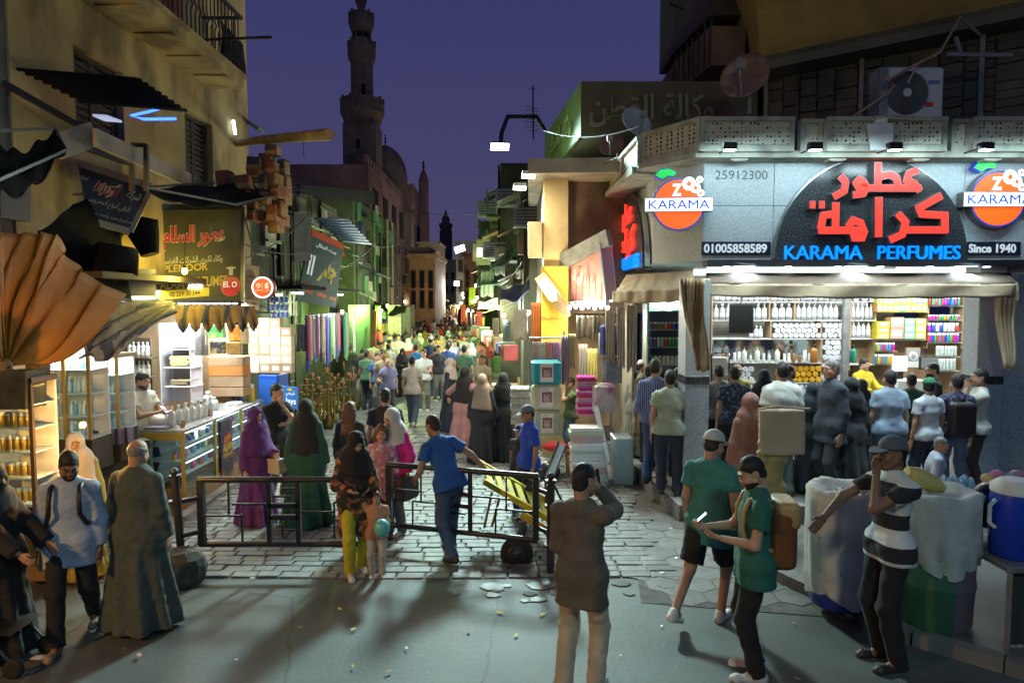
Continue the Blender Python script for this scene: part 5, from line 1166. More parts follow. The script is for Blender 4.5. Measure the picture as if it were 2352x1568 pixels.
def scallop(name, label, a, b, h, m, n=7):
    a, b = Vector(a), Vector(b); d = (b-a); nn = Vector((d.y, -d.x, 0)).normalized()
    o = MB().sheet(lambda u, v: a.lerp(b, u)+nn*(.05*math.sin(6.283*n*u)*v+.12*v)+Vector((0, 0, -h*v*(.62+.38*abs(math.sin(math.pi*n*u))**.5))), n*12, 6).build(name, m); md = o.modifiers.new('thickness', 'SOLIDIFY'); md.thickness = .012; return tag(o, label, 'awning')
scallop('scalloped_awning', 'brown scalloped awning with dark stripes over the perfume stall', P(396, 700, 10.2), P(585, 703, 11.2), .42, mat('brown_awning', (.22, .14, .08), .9, .25, 3, stripe=(1.5, (.05, .055, .08), 'X', .86, .2)))
fst = thing('light_string', 'bright white light strip along the top of the scalloped awning', 'light', P(480, 697, 10.6))
for k in range(9): loc0(MB().bar(P(410+k*15.5, 697, 10.3+k*.085), P(421+k*15.5, 697, 10.36+k*.085), .022), 'led', emis('white_led', (.8, .9, 1.), 4), fst)
# display cabinets
def cabinet(label, u0, u1, v0, v1, y, shelves, doors, d=.4, frame_m=None, lit=True, tint=WHITE, e=13):
    xa, xb, za, zt = X(u0, y), X(u1, y), Z(v1, y), Z(v0, y); t = thing('display_cabinet', label, 'cabinet', ((xa+xb)/2, y, 0)); fm = frame_m or mat('ochre_frame', (.35, .24, .05), .5)
    loc0(MB().box((xa, y+d, za), (xb, y+d+.03, zt)), 'back_panel', white_p, t); loc0(MB().box((xa-.02, y, zt), (xb+.02, y+d+.03, zt+.05)), 'top', fm, t); loc0(MB().box((xa-.02, y, za-.4), (xb+.02, y+d+.03, za)), 'base', dkwood, t)
    for k in range(doors+1):
        x = xa+(xb-xa)*k/doors; loc0(MB().box((x-.018, y-.01, za), (x+.018, y+.02, zt)), 'stile', fm, t)
    for k in range(doors):
        p, q = xa+(xb-xa)*k/doors, xa+(xb-xa)*(k+1)/doors; loc0(MB().box((p+.018, y, za), (q-.018, y+.006, zt)), 'glass_pane', clear, t)
        if lit: loc0(MB().bar((q-.03, y+.03, za+.03), (q-.03, y+.03, zt-.03), .014), 'light_strip', emis('strip_light', (.8, .92, 1.), 3.2), t)
    for v in shelves: loc0(MB().box((xa, y+.03, Z(v, y)-.012), (xb, y+d, Z(v, y))), 'shelf', mat('glass_shelf'), t)
    if lit: light('AREA', 'cabinet_light', ((xa+xb)/2, y+.12, zt-.03), e, tint, ((xa+xb)/2, y+.2, za), xb-xa, .2)
    return t
cabinet('lit glass cabinet full of pale bottles behind the man with the rucksack', 82, 196, 797, 1010, 8.3, (850, 905, 958, 1008), 2)
bm_ = [mat('pale_blue_bottle', (.45, .55, .7), .3), mat('white_plastic', (.7, .72, .7), .4), mat('cyan_bottle', (.2, .45, .6), .3), mat('white_plastic')]
for a, b, v0, v1, n in ((86, 136, 820, 849, 5), (142, 192, 822, 849, 5), (86, 136, 868, 904, 5), (142, 192, 866, 904, 5), (86, 136, 920, 957, 6), (142, 192, 922, 957, 5), (86, 136, 972, 1007, 6), (142, 192, 968, 1007, 5)):
    shelf_row('white_bottle', a, b, v0, v1, 8.45, n, 'pale bottle standing in the two door lit cabinet', 'bottle', 'bottles in the two door cabinet', mats=bm_)
cabinet('lit glass cabinet with yellow frame left of the white shirted seller', 198, 262, 822, 990, 8.9, (862, 905, 948, 988), 2)
for a, b, v0, v1, n in ((202, 258, 840, 861, 8), (202, 258, 880, 904, 7), (202, 258, 922, 947, 8), (202, 258, 962, 987, 7)):
    shelf_row('white_bottle', a, b, v0, v1, 9.05, n, 'small perfume bottle in the yellow framed lit cabinet', 'bottle', 'perfume bottles in the yellow framed cabinet', mats=bm_+[mat('amber_oil'), mat('pink_vial', (.6, .2, .25), .3)])
cabinet('orange lit gold display cabinet at the far left edge', -30, 60, 880, 1190, 6.5, (930, 985, 1040, 1100, 1160), 1, .35, mat('dark_brown_frame', (.06, .035, .02), .5), True, ORANGE, 26)
for k, v in enumerate((928, 983, 1038, 1098, 1158)): shelf_row('jar', -26, 54, v-34, v, 6.6, 5, 'golden trinket in the orange lit cabinet', 'trinket', 'golden trinkets', mats=[mat('gold_trinket', (.6, .35, .06), .3, metal=.6)])
dquad('marbled_box', 'black marbled panel box on top of the orange lit cabinet', [(-20, 940, 6.45), (58, 940, 6.45), (58, 852, 6.45), (-20, 855, 6.45)], mat('marbled', (.03, .035, .03), .3, .6, 8), 'box', .3)
dquad('door_post', 'brown peeling wooden post left of the lit cabinets', [(62, 1240, 7.6), (84, 1240, 7.6), (88, 825, 7.6), (58, 825, 7.6)], mat('peeling_wood', (.13, .085, .05), .9, .4, 5, dark=(.3, .25, .18), dscale=6, damt=.6), 'post', .2)
dquad('plywood_sheet', 'orange lit plywood panel below the lit cabinets', [(76, 1225, 7.1), (132, 1222, 7.4), (132, 1048, 7.4), (76, 1050, 7.1)], mat('orange_board', (.55, .24, .03), .6, .1, 3), 'panel', .05)
light('POINT', 'orange_bulb', (X(60, 6.2)+.25, 6.5, 1.75), 40, ORANGE, None, .05)
tag(MB().ball((X(60, 6.2)+.25, 6.55, 1.85), .03).build('bulb', emis('orange_glow', (1., .5, .1), 10)), 'small orange bulb beside the gold display cabinet', 'bulb')
dquad('wooden_step', 'low wooden platform lit orange in front of the left shops', [(45, 1300, 7.0), (135, 1300, 7.05), (140, 1262, 7.5), (60, 1262, 7.4)], wood, 'step', .16)
# bottle shelves behind the seller
shelf_b = thing('bottle_rack', 'dark rack of aluminium bottles behind the white shirted seller', 'shelf', P(310, 900, 11))
for v in (822, 866, 905, 950): loc0(MB().box((X(282, 11), 11, Z(v, 11)-.02), (X(338, 11), 11.25, Z(v, 11))), 'shelf', dkwood, shelf_b)
loc0(MB().box((X(282, 11.3), 11.27, Z(960, 11.3)), (X(345, 11.3), 11.3, Z(775, 11.3))), 'back_panel', dkwood, shelf_b)
for v0, v1 in ((786, 821), (829, 865), (873, 904), (915, 949)): shelf_row('aluminium_bottle', 284, 336, v0, v1, 11.05, 5, 'aluminium bottle in the dark rack behind the seller', 'bottle', 'bottles in the dark rack')
# shop body behind the stall: back wall, side wall, floor
shp = thing('stall_shop', 'open perfume stall with lit interior and long glass counter', 'shop', (-5.6, 11, 0))
loc0(MB().box((-8, 12.6, .0), (-5.25, 12.7, 3.4)), 'back_wall', pale_wood, shp); loc0(MB().box((-8.1, 8.0, 0), (-8, 12.7, 3.4)), 'side_wall', pale_wood, shp); loc0(MB().box((-8, 8.6, 0), (-5.35, 12.6, .2)), 'floor', dkwood, shp)
loc0(MB().box((-8, 8.2, 3.32), (-4.9, 12.7, 3.4)), 'ceiling', dkwood, shp)
light('AREA', 'stall_light', (-5.6, 10.9, 3.2), 120, WHITE, (-5.5, 10.9, 0), 1.6, .3); loc0(MB().box((-6.4, 10.85, 3.24), (-4.95, 10.95, 3.3)), 'ceiling_lamp', emis('tube_light', (.85, 1., 1.), 5), shp)
light('AREA', 'stall_light', (-5.1, 12.2, 3.0), 60, WHITE, (-5.2, 12.6, 0), .6, .3)
nic = thing('white_niche', 'tall white shelf niche with folded papers behind the counter', 'shelf', P(410, 900, 11.8))
loc0(MB().box((X(376, 11.9), 12.1, Z(925, 11.9)), (X(446, 11.9), 12.14, Z(742, 11.9))).box((X(376, 11.9), 11.7, Z(925, 11.9)), (X(378, 11.9), 12.1, Z(742, 11.9))).box((X(444, 11.9), 11.7, Z(925, 11.9)), (X(446, 11.9), 12.1, Z(742, 11.9))), 'carcass', mat('lilac_white', (.6, .58, .68), .6), nic)
for v in (800, 842, 885): loc0(MB().box((X(378, 11.8), 11.7, Z(v, 11.8)-.02), (X(444, 11.8), 12.1, Z(v, 11.8))), 'shelf', white_p, nic)
for k, (v, m_, n) in enumerate(((798, mat('paper_stack', (.6, .58, .5), .8), 4), (840, mat('yellow_paper', (.6, .55, .28), .8), 6), (883, mat('brown_bag', (.35, .28, .18), .8), 3))):
    for i in range(n): o = MB().bbox((X(382, 11.7)+rg.uniform(0, .03), 11.72, Z(v, 11.7)+i*.028), (X(430, 11.7)+rg.uniform(-.05, .03), 12.0, Z(v, 11.7)+i*.028+.024), .008).build('folded_paper', m_); tag(o, 'folded paper bundle on the %s shelf of the white niche' % ('top', 'middle', 'bottom')[k], 'paper', 'folded papers, %s shelf' % ('top', 'middle', 'bottom')[k])
can = thing('aluminium_can', 'large aluminium can with a loop handle hanging over the counter', 'can', P(463, 815, 11)); c = can.location
loc0(MB().lathe([(.1, 0), (.105, .02), (.105, .3), (.085, .37), (.045, .4), (.045, .44)], tuple(c), 18), 'body', alu, can); loc0(MB().tube([c+Vector((-.05, 0, .4)), c+Vector((-.06, 0, .5)), c+Vector((.06, 0, .5)), c+Vector((.05, 0, .4))], .012), 'handle', alu, can)
pk = [mat('pack_%d' % i, c_, .5, .2, 6, dark=(.6, .5, .2), dscale=9, damt=.7) for i, c_ in enumerate(((.08, .4, .12), (.62, .28, .05), (.05, .05, .06), (.65, .35, .1), (.3, .15, .45), (.6, .4, .2)))]
for u, v, w, h, y, i in ((494, 762, 40, 30, 11.6, 0), (537, 765, 28, 34, 11.5, 1), (498, 798, 34, 28, 11.5, 2), (536, 800, 34, 28, 11.4, 3), (487, 740, 36, 14, 11.6, 4), (560, 770, 16, 40, 11.4, 5)):
    s = y/F; o = MB().bbox((-w*s/2, 0, -h*s/2), (w*s/2, .1, h*s/2), .01).build('gift_pack', pk[i], loc=P(u, v, y)); o.rotation_euler = (.15, rg.uniform(-.06, .06), 0); tag(o, ['green picture', 'orange', 'black', 'orange and yellow', 'purple', 'beige striped'][i]+' packet pinned up beneath the scalloped awning', 'packet')
for k, (v0, v1) in enumerate(((818, 838), (839, 862), (863, 886), (888, 908))):
    o = MB().bbox((X(478, 12.3), 12.2, Z(v1, 12.3)), (X(560, 12.3), 12.55, Z(v0, 12.3)), .01).build('cardboard_box', card if k != 1 else mat('orange_carton', (.5, .2, .05), .8)); tag(o, ['topmost long cardboard box behind the counter', 'orange banded long cardboard box behind the counter', 'third long cardboard box from the top behind the counter', 'lowest long cardboard box behind the counter'][k], 'box')
for j in range(6):
    for i in range(4):
        if (j, i) == (5, 3): continue
        y = 12.9+.02*rg.random(); v1 = 856-j*21; o = put('carton', ((X(568+i*25, y)+X(592+i*25, y))/2, y, Z(v1, y)), Z(v1-20.3, y)-Z(v1, y), 'small pale cardboard carton in the tall stack above the blue fridge', 'carton', 'pale cartons stacked above the fridge', sx=X(592+i*25, y)-X(568+i*25, y), sy=.2, m=rg.choice((cardl, cardl, card)))
for j in range(3):
    for i in range(4): put('jar', (X(625+i*11, 13), 13, Z(728-j*17, 13)), .12, 'small blue drinks can in the stack on top of the cartons', 'can', 'blue cans on the cartons', r=.3, m=mat('blue_can', (.06, .1, .35), .4))
fg = thing('drinks_fridge', 'blue upright fridge at the far end of the glass counter', 'fridge', (X(612, 13), 13, 0))
loc0(MB().bbox((X(592, 13), 12.9, 0), (X(640, 13), 13.5, Z(858, 13)), .03), 'body', mat('fridge_blue', (.02, .1, .55), .35), fg); loc0(MB().box((X(596, 13), 12.885, .3), (X(636, 13), 12.898, Z(870, 13))), 'door', mat('fridge_blue_door', (.03, .16, .65), .3), fg)
board('blue crisps display board beside the fridge', [P(646, 886, 12.6), P(684, 890, 12.6), P(683, 940, 12.6), P(648, 940, 12.6)], mat('crisps_blue', (.02, .2, .65), .5), [('شيبسي', .55, .3, .55, .26, wl), ('lays', .6, .66, .6, .34, wl, .03), ('#disc', .52, .12, .3, .12, yl)], name='crisps_display')
# glass counter
ctr = thing('glass_counter', 'long glass shop counter with lit shelves in front of the perfume stall', 'counter', (-5, 9.7, 0))
cx0, cx1, cy0, cy1, ch = -5.32, -4.7, 9.66, 12.75, 1.2
loc0(MB().box((cx0, cy0, ch-.035), (cx1+.03, cy1, ch)), 'top', mat('counter_stone', (.28, .28, .28), .25, .2, 20), ctr); loc0(MB().box((cx0+.02, cy0+.03, 0), (cx1-.02, cy1, .28)), 'plinth', wood, ctr)
ocf = mat('ochre_frame')
for y in (cy0, cy0+1.05, cy0+2.1, cy1-.05): loc0(MB().box((cx1-.04, y, .28), (cx1, y+.05, ch-.035)), 'post', ocf, ctr)
loc0(MB().box((cx0, cy0, .28), (cx0+.05, cy0+.05, ch-.035)), 'post', ocf, ctr); loc0(MB().box((cx0+.05, cy0-.01, ch-.15), (cx1-.04, cy0+.03, ch-.036)).box((cx0+.05, cy0-.01, .28), (cx1-.04, cy0+.03, .36)), 'rail', ocf, ctr)
loc0(MB().box((cx1-.02, cy0+.05, .28), (cx1-.012, cy1, ch-.036)), 'glass_front', clear, ctr); loc0(MB().box((cx0+.05, cy0+.012, .36), (cx1-.04, cy0+.02, ch-.15)), 'glass_end', clear, ctr); loc0(MB().box((cx0, cy0+.05, .28), (cx0+.015, cy1, ch-.036)), 'back_panel', white_p, ctr)
for z in (.52, .74, .96):
    loc0(MB().box((cx0+.02, cy0+.05, z-.012), (cx1-.06, cy1-.02, z)), 'shelf', mat('glass_shelf'), ctr); loc0(MB().bar((cx1-.05, cy0+.08, z+.17), (cx1-.05, cy1-.05, z+.17), .012), 'light_strip', emis('strip_light', (.8, .92, 1.), 3.2), ctr)
    for i in range(34): put(rg.choice(['jar', 'jar', 'white_bottle']), (cx1-.13-rg.random()*.1, cy0+.12+i*.088, z), rg.uniform(.08, .13), 'tiny perfume bottle on a lit shelf inside the glass counter', 'bottle', 'tiny perfume bottles in the glass counter', r=.3, m=rg.choice(rb+bm_+[mat('amber_oil'), mat('gold_trinket')]), parts=False)
light('AREA', 'counter_light', (cx0+.25, (cy0+cy1)/2, ch-.06), 30, WHITE, (cx1, (cy0+cy1)/2, .3), .2, 2.8)
board('dark poster with orange print on the side of the glass counter', [(cx1+.006, 10.9, 1.1), (cx1+.006, 11.35, 1.1), (cx1+.006, 11.35, .2), (cx1+.006, 10.9, .2)], mat('poster_dark', (.02, .02, .04), .4, dark=(.3, .1, .02), dscale=4, damt=.7), [('ALAM', .5, .5, .8, .14, gl, .03), ('SPLENDOR', .5, .64, .8, .07, gl), ('عطور', .5, .3, .7, .2, orl)], cat='poster')
kerb([(-4.55, 9.2), (-4.6, 13.2), (-5.0, 18)], -.01, .1, pave, .14, .6)
for k in range(7): put('aluminium_bottle', (-5.0+.02*k, 9.95+k*.17, ch), .30, 'aluminium bottle in the row on the glass counter, '+(ORD[k]+' from the near end' if k else 'nearest'), 'bottle', 'aluminium bottles on the counter', r=.16)
for (x, y, k_, s, l) in ((-4.82, 9.9, 'amber_bottle', .1, 'amber glass of oil on the near corner of the counter'), (-4.9, 10.9, 'amber_bottle', .14, 'small amber bottle amid the row of bottles on the counter'), (-5.2, 11.6, 'white_bottle', .3, 'white pump bottle behind the aluminium bottles'), (-5.05, 11.5, 'white_bottle', .22, 'squat white bottle in the middle of the counter'), (-5.0, 12.45, 'jar', .18, 'blue lidded jar at the far end of the counter')): put(k_, (x, y, ch), s, l, 'bottle', None, r=.28, m=mat('blue_can') if 'blue' in l else None)
put('jar', (-4.85, 12.6, ch), .3, 'tall yellow jar at the far end of the counter', 'jar', None, r=.22, m=mat('yellow_plastic')); put('jar', (-5.1, 12.65, ch), .32, 'tall red labelled sweets jar at the far end of the counter', 'jar', None, r=.2, m=mat('sweets', (.45, .2, .1), .4, dark=(.6, .5, .3), dscale=12, damt=.8))
sc_l = thing('weighing_scale', 'dark weighing scale on the counter beside the aluminium bottles', 'scale', (-5.2, 10.9, ch)); MB().bbox((-.14, -.14, 0), (.14, .14, .07), .015).build('base', blackp, sc_l); MB().bbox((-.12, -.11, .08), (.12, .12, .1), .008).build('pan', steel, sc_l)
tl = thing('till_keypad', 'small pale card keypad near the far end of the counter', 'keypad', (-4.92, 12.0, ch)); MB().bbox((-.12, -.1, 0), (.12, .1, .06), .015).build('body', white_p, tl); MB().box((-.09, -.06, .0605), (.09, .07, .066)).build('keys', mat('blue_grey', (.25, .35, .45), .4), tl)
o = MB().ball((0, 0, 0), (.19, .13, .1), 14, 10).build('plastic_bag', mat('white_bag', (.68, .7, .7), .4, .1, 6, .6, 12), loc=(-5.2, 10.0, ch+.085)); tag(o, 'crumpled white plastic bag on the counter by the seller', 'bag')
o = MB().bbox((-.16, -.1, 0), (.16, .1, .035), .01).build('notebook', mat('purple_grey', (.12, .1, .16), .6), loc=(-5.12, 9.8, ch)); tag(o, 'dark notebook lying on the near end of the counter', 'book')
cl = MB().sheet(lambda u, v: P(196+u*110, 1030-40*u*.3-v*38, 8.6+.4*u)+Vector((0, -.03*math.sin(30*u), 0)), 40, 6).build('counter_drape', mat('drape_dark', (.05, .045, .06), .9, stripe=(4, (.22, .2, .27), 'X', .6))); md = cl.modifiers.new('thickness', 'SOLIDIFY'); md.thickness = .02; tag(cl, 'dark drape with pale stripes over the low wall left of the seller', 'drape')
dquad('low_wall', 'dark low counter wall behind the two near men at left', [(140, 1190, 8.45), (345, 1150, 9.3), (345, 1010, 9.3), (140, 1022, 8.45)], mat('dark_wall', (.05, .045, .03), .8, .3, 3), 'wall', .2)
# ---------------------------------------------------------------- minarets, dome, mosque
def ngon(r, n=8, a0=22.5): return [(r*math.cos(R(a0+360*i/n)), r*math.sin(R(a0+360*i/n))) for i in range(n)]
def octo(prof, c, n=8, mi=0, mb=None):
    mb = mb or MB(); return mb.rings([[(c[0]+x, c[1]+y, z) for x, y in ngon(r, n, 180/n)] for r, z in prof], True, True, mi)
def zz(v, y): return Z(v, y)
def rr(w, y): return w/2*y/F
ym = 70; mt = thing('minaret', 'tall dark stone minaret with two balconies and a columned lantern', 'minaret', (X(838, ym), ym, 0)); mc = (X(838, ym), ym)
q = lambda w, v: (rr(w, ym), zz(v, ym))
w2 = rr(73, ym); loc0(MB().box((mc[0]-w2, ym-w2, 0), (mc[0]+w2, ym+w2, zz(292, ym))), 'shaft', minst, mt)
loc0(octo([q(76, 294), q(84, 280), q(98, 262), q(98, 240)], mc, 12), 'lower_balcony', minst, mt)
loc0(octo([q(50, 242), q(50, 150), q(58, 142), q(63, 130), q(63, 108)], mc, 8), 'octagonal_shaft', minst, mt)
loc0(octo([q(46, 108), q(46, 105)], mc, 8), 'lantern_floor', minst, mt)
for k in range(8):
    a = R(45*k+22.5); cx, cyy = mc[0]+rr(38, ym)*math.cos(a), ym+rr(38, ym)*math.sin(a)
    loc0(MB().lathe([(.13, zz(108, ym)), (.1, zz(104, ym)), (.1, zz(82, ym)), (.17, zz(78, ym))], (cx, cyy, 0), 8), 'column', minst, mt)
loc0(octo([q(42, 79), q(52, 66), q(57, 55), q(57, 42), q(44, 41), q(30, 36), q(20, 27), q(16, 20), q(20, 14), q(26, 4), q(22, -8), q(6, -20)], mc, 12), 'bulb_top', minst, mt)
for w, v in ((98, 240), (63, 108), (56, 42)):
    for k in range(12 if w > 90 else 8):
        a = R(360/(12 if w > 90 else 8)*k+8); loc0(MB().cbox((mc[0]+rr(w-5, ym)*math.cos(a), ym+rr(w-5, ym)*math.sin(a), zz(v-6, ym)), (.22, .22, .6)), 'merlon', minst, mt)
    n = 24; loc0(MB().rings([[(mc[0]+r*math.cos(6.283*i/n), ym+r*math.sin(6.283*i/n), z) for i in range(n)] for r, z in ((rr(w-4, ym), zz(v, ym)), (rr(w-4, ym), zz(v-9, ym)), (rr(w-8, ym), zz(v-9, ym)), (rr(w-8, ym), zz(v, ym)))], False, False), 'parapet', minst, mt)
for u, v0, v1 in ((827, 350, 328), (829, 430, 403), (838, 225, 200)): loc0(MB().box((X(u-4, ym-w2), ym-(w2 if v0 > 300 else rr(47, ym))-.02, Z(v0, ym)), (X(u+4, ym-w2), ym-(w2 if v0 > 300 else rr(47, ym))+.3, Z(v1, ym))), 'slit_window', mat('dark_opening', (.006, .006, .006), .9), mt)
yd = 85; dc = (X(889, yd), yd); q = lambda w, v: (rr(w, yd), Z(v, yd))
dm = thing('mosque_dome', 'dark pointed stone dome beside the tall minaret', 'dome', (dc[0], yd, 0))
loc0(MB().lathe([q(98, 455), q(98, 420), q(96, 400), q(88, 380), q(72, 362), q(48, 347), q(24, 338), q(4, 333)], (*dc, 0), 32), 'dome', minst, dm); loc0(octo([q(130, 640), q(130, 490), q(112, 470), q(102, 452)], dc, 8), 'drum', minst, dm)
loc0(MB().lathe([(.05, Z(334, yd)), (.06, Z(330, yd)), (.18, Z(327, yd)), (.05, Z(324, yd)), (.15, Z(320, yd)), (.05, Z(317, yd)), (.1, Z(313, yd)), (.03, Z(309, yd))], (*dc, 0), 8), 'finial', blackm, dm)
def minaret2(label, u, y, prof, m, fin=None):
    c = (X(u, y), y); t = thing('minaret', label, 'minaret', (c[0], y, 0))
    for n, p, k in prof: loc0(octo([(rr(w, y), Z(v, y)) for w, v in p], c, k), n, m, t)
    if fin: loc0(MB().lathe([(.08, Z(fin[0], y)), (.3, Z(fin[0]-5, y)), (.08, Z(fin[0]-9, y)), (.24, Z(fin[0]-13, y)), (.06, Z(fin[0]-17, y)), (.05, Z(fin[1], y))], (*c, 0), 8), 'finial', blackm, t)
minaret2('reddish pencil minaret with a conical top right of the dome', 975, 110, [('base', [(32, 640), (32, 497), (27, 490)], 4), ('shaft', [(23, 492), (23, 418)], 8), ('spire', [(25, 418), (14, 400), (2, 386)], 8)], mosq, (388, 366))
minaret2('small far minaret with a domed lantern above the end of the street', 1025, 170, [('shaft', [(30, 690), (30, 530)], 8), ('gallery', [(24, 530), (32, 520), (32, 514), (20, 513), (18, 508)], 8), ('cupola', [(20, 508), (17, 500), (8, 494), (2, 482)], 8)], mat('far_stone', (.09, .07, .06), .95))
ms = thing('mosque', 'reddish stone mosque wall rising along the left of the street', 'mosque', (-14, 75, 0))
p0, p1 = P(850, 690, 62), P(966, 690, 100); zt = Z(497, 100)
loc0(MB().vprism([(p0.x, 62), (p1.x, 100), (p1.x-16, 100), (p0.x-14, 62)], 0, zt), 'wall', mosq, ms); loc0(MB().vprism([(p0.x, 90), (p1.x+.02, 100.2), (p1.x-10, 100), (p0.x-8, 90)], zt, zt+3), 'upper_block', mosq, ms)
for k in range(26): a = k/26; loc0(MB().cbox((p0.x+(p1.x-p0.x)*a-.2, 62+38*a, zt+.4), (.35, .8, .8)), 'merlon', mosq, ms)
for k in range(7): a = (k+.5)/7; loc0(MB().cbox((p0.x+(p1.x-p0.x)*a+.02, 62+38*a, zt-4), (.3, 1.6, 4.2), 0, -.08), 'window_recess', mat('dark_opening'), ms)
# ---------------------------------------------------------------- houses further down the street
dkgreen = mat('dark_green_plaster', (.05, .056, .03), .9, .35, 1.3, .3, 8, dark=(.13, .125, .075), dscale=.9, damt=.6); tan = mat('tan_plaster', (.42, .27, .14), .9, .2, 1, .2, 6, dark=(.2, .13, .07), dscale=1.2, damt=.5); grn = mat('green_shutter', (.05, .16, .06), .6, .25, 4)
facade('house', 'dark peeling house with shuttered windows beyond the hose stall', -6.1, [15, 17, 18.2, 20, 21.2, 24], [0, 3.2, 4.2, 5.4, 6.2], [(1, 2), (3, 2)], dkgreen, 5)
facade('house', 'greenish ruined looking house left of the street under the mosque', -6.0, [26, 28, 29.4, 31.5, 33, 36], [0, 3.6, 4.6, 6.0, 6.9], [(1, 2), (3, 2)], dkgreen, 6)
facade('house', 'weathered house with small windows just before the mosque wall', -8.2, [38, 41, 42.4, 46, 47.4, 52], [0, 4, 5, 6.6, 7.6], [(1, 2), (3, 2)], cream2, 6)
facade('house', 'tan block with balcony screens at the far bend of the street', X(1000, 60), [56, 58, 59.4, 61, 62.4, 66], [0, 4, 5, 6.4, 7.4], [(1, 2), (3, 2)], tan, 3.2)
for u0, u1, y, v, m_, l in ((940, 1000, 52, 592, tan, 'tan plastered house facing up the street at the bend'), (960, 1010, 95, 560, cream2, 'pale far house beneath the pencil minaret'), (1002, 1048, 130, 600, greyp, 'grey far house closing the end of the street'), (1048, 1110, 75, 560, greyp, 'dark far house on the right of the street end'), (1065, 1120, 52, 590, brownp, 'brown far house behind the lit white sign'), (700, 800, 27, 480, greyp, 'dark flat roofed block in front of the minaret foot')):
    t = thing('house', l, 'house', (X(u0, y), y, 0)); xa, xb, zt_ = X(u0, y), X(u1, y), Z(v, y); loc0(MB().box((xa, y, 0), (xb, y+8, zt_)), 'wall', m_, t); loc0(MB().box((xa-.15, y-.15, zt_), (xb+.15, y+8, zt_+.3)), 'roof_edge', m_, t)
    for i in range(3):
        for j in range(2):
            x = xa+(xb-xa)*(i+.5)/3; z = zt_*(.5+.24*j); w = (xb-xa)*.09; f_ = loc0(MB().box((x-w, y-.06, z-.7), (x+w, y-.002, z+.7)), 'window', dkwood, t); pn = MB().box((x-w*.8, y-.07, z-.6), (x+w*.8, y-.061, z+.6)).build('pane', mat('dark_opening')); pn.parent = f_
corr('sheet_canopy', 'bluish corrugated canopy sloping over the stalls left of the street', [P(722, 500, 17), P(795, 500, 22), P(852, 562, 22), P(786, 556, 17)], 9, mat('blue_sheet', (.12, .2, .24), .5, .3, 4, metal=.3), .04)
dquad('roof_canopy', 'dark flat canopy roof in front of the minaret', [(690, 445, 16), (860, 470, 24), (862, 440, 24), (690, 424, 16)], dksheet, 'canopy', .1)
dquad('orange_banner', 'orange red band above the green stall sign', [(716, 552, 16.6), (792, 592, 17.4), (788, 560, 17.4), (716, 524, 16.6)], mat('orange_red', (.6, .1, .03), .6), 'banner')
dquad('grey_pillar', 'grey green hanging panel left of the green stall sign', [(676, 600, 15.8), (714, 598, 16.4), (714, 490, 16.4), (676, 486, 15.8)], mat('grey_cloth', (.1, .11, .1), .9, .3, 3), 'panel')
board('dark green hanging sign with yellow and orange Arabic lettering', [P(713, 540, 16.4), P(788, 574, 17.3), P(771, 706, 17.3), P(681, 692, 16.2)], mat('deep_green_sign', (.025, .07, .05), .5, .2, 4), [('جلال', .6, .42, .6, .42, yl, .05), ('بيت الجلال', .5, .1, .6, .07, wl), ('#rect', .13, .42, .05, .3, wl), ('#rect', .22, .42, .05, .3, wl), ('جلال بستان', .22, .72, .3, .06, orl), ('شرقية بستان', .6, .72, .3, .06, orl), ('#rect', .22, .82, .28, .06, orl), ('#rect', .58, .84, .28, .06, orl), ('#rect', .88, .86, .2, .05, orl)])
# right hand side of the street
facade('house', 'narrow green lit house with shutters and washing on the right', X(1203, 18), [18, 19.2, 20.2, 21.6, 22.6, 24], [0, 3.2, 4.3, 5.6, 6.3], [(1, 2), (3, 2)], dkgreen, 3.0, sgn=-1, wm=grn)
facade('house', 'taller dark green house with balconies behind the lit white sign', X(1150, 25), [24.5, 26.5, 27.6, 29.6, 30.7, 34], [0, 3.4, 4.4, 5.8, 7.9], [(1, 2), (3, 2)], dkgreen, 5, sgn=-1, wm=grn)
facade('house', 'far shadowed house on the right past the green house', X(1104, 38), [36, 38, 39.4, 42, 43.4, 48], [0, 3.6, 4.8, 6.2, 7.2], [(1, 2), (3, 2)], dkgreen, 6, sgn=-1)
for k, (x, y, z, w, d, h) in enumerate(((X(1150, 25), 25.0, 6.0, .5, 1.2, .1), (X(1150, 25), 28.5, 4.9, .6, 2.4, .1), (X(1203, 18), 20.5, 4.2, .5, 1.8, .1), (X(1150, 25), 32, 6.4, .6, 2, .1))):
    t = thing('balcony', ['small roof balcony on the dark green house', 'long slatted balcony on the dark green house', 'shuttered balcony of the narrow green house', 'upper balcony of the dark green house'][k], 'balcony', (x, y, z)); loc0(MB().box((x-w, y-d/2, z), (x-.01, y+d/2, z+h)), 'slab', dkgreen, t)
    for i in range(9): loc0(MB().box((x-w, y-d/2+d*i/8-.02, z+h), (x-w+.03, y-d/2+d*i/8+.02, z+.9)), 'baluster', grn, t)
    loc0(MB().box((x-w-.01, y-d/2-.03, z+.9), (x-w+.04, y+d/2+.03, z+.96)), 'handrail', grn, t)
t = thing('pillar_house', 'cream lit pillar house with a flat roof slab and dark brown side', 'house', (X(1240, 15), 15, 0))
xa, xb = X(1240, 15), X(1304, 13.2)
loc0(MB().box((xa, 13.2, 0), (xb, 13.7, Z(408, 13.2))), 'pillar', mat('cream_pillar', (.5, .39, .2), .9, .12, 1.5, .2, 8, dark=(.3, .22, .12), dscale=1.4, damt=.4), t); loc0(MB().box((xb+.004, 13.5, 2.8), (xb+1.6, 17, Z(412, 13.5))), 'wall', brownp, t); loc0(MB().box((xa, 13.72, 2.9), (xb, 17, Z(412, 13.5)-.02)), 'inner_wall', brownp, t)
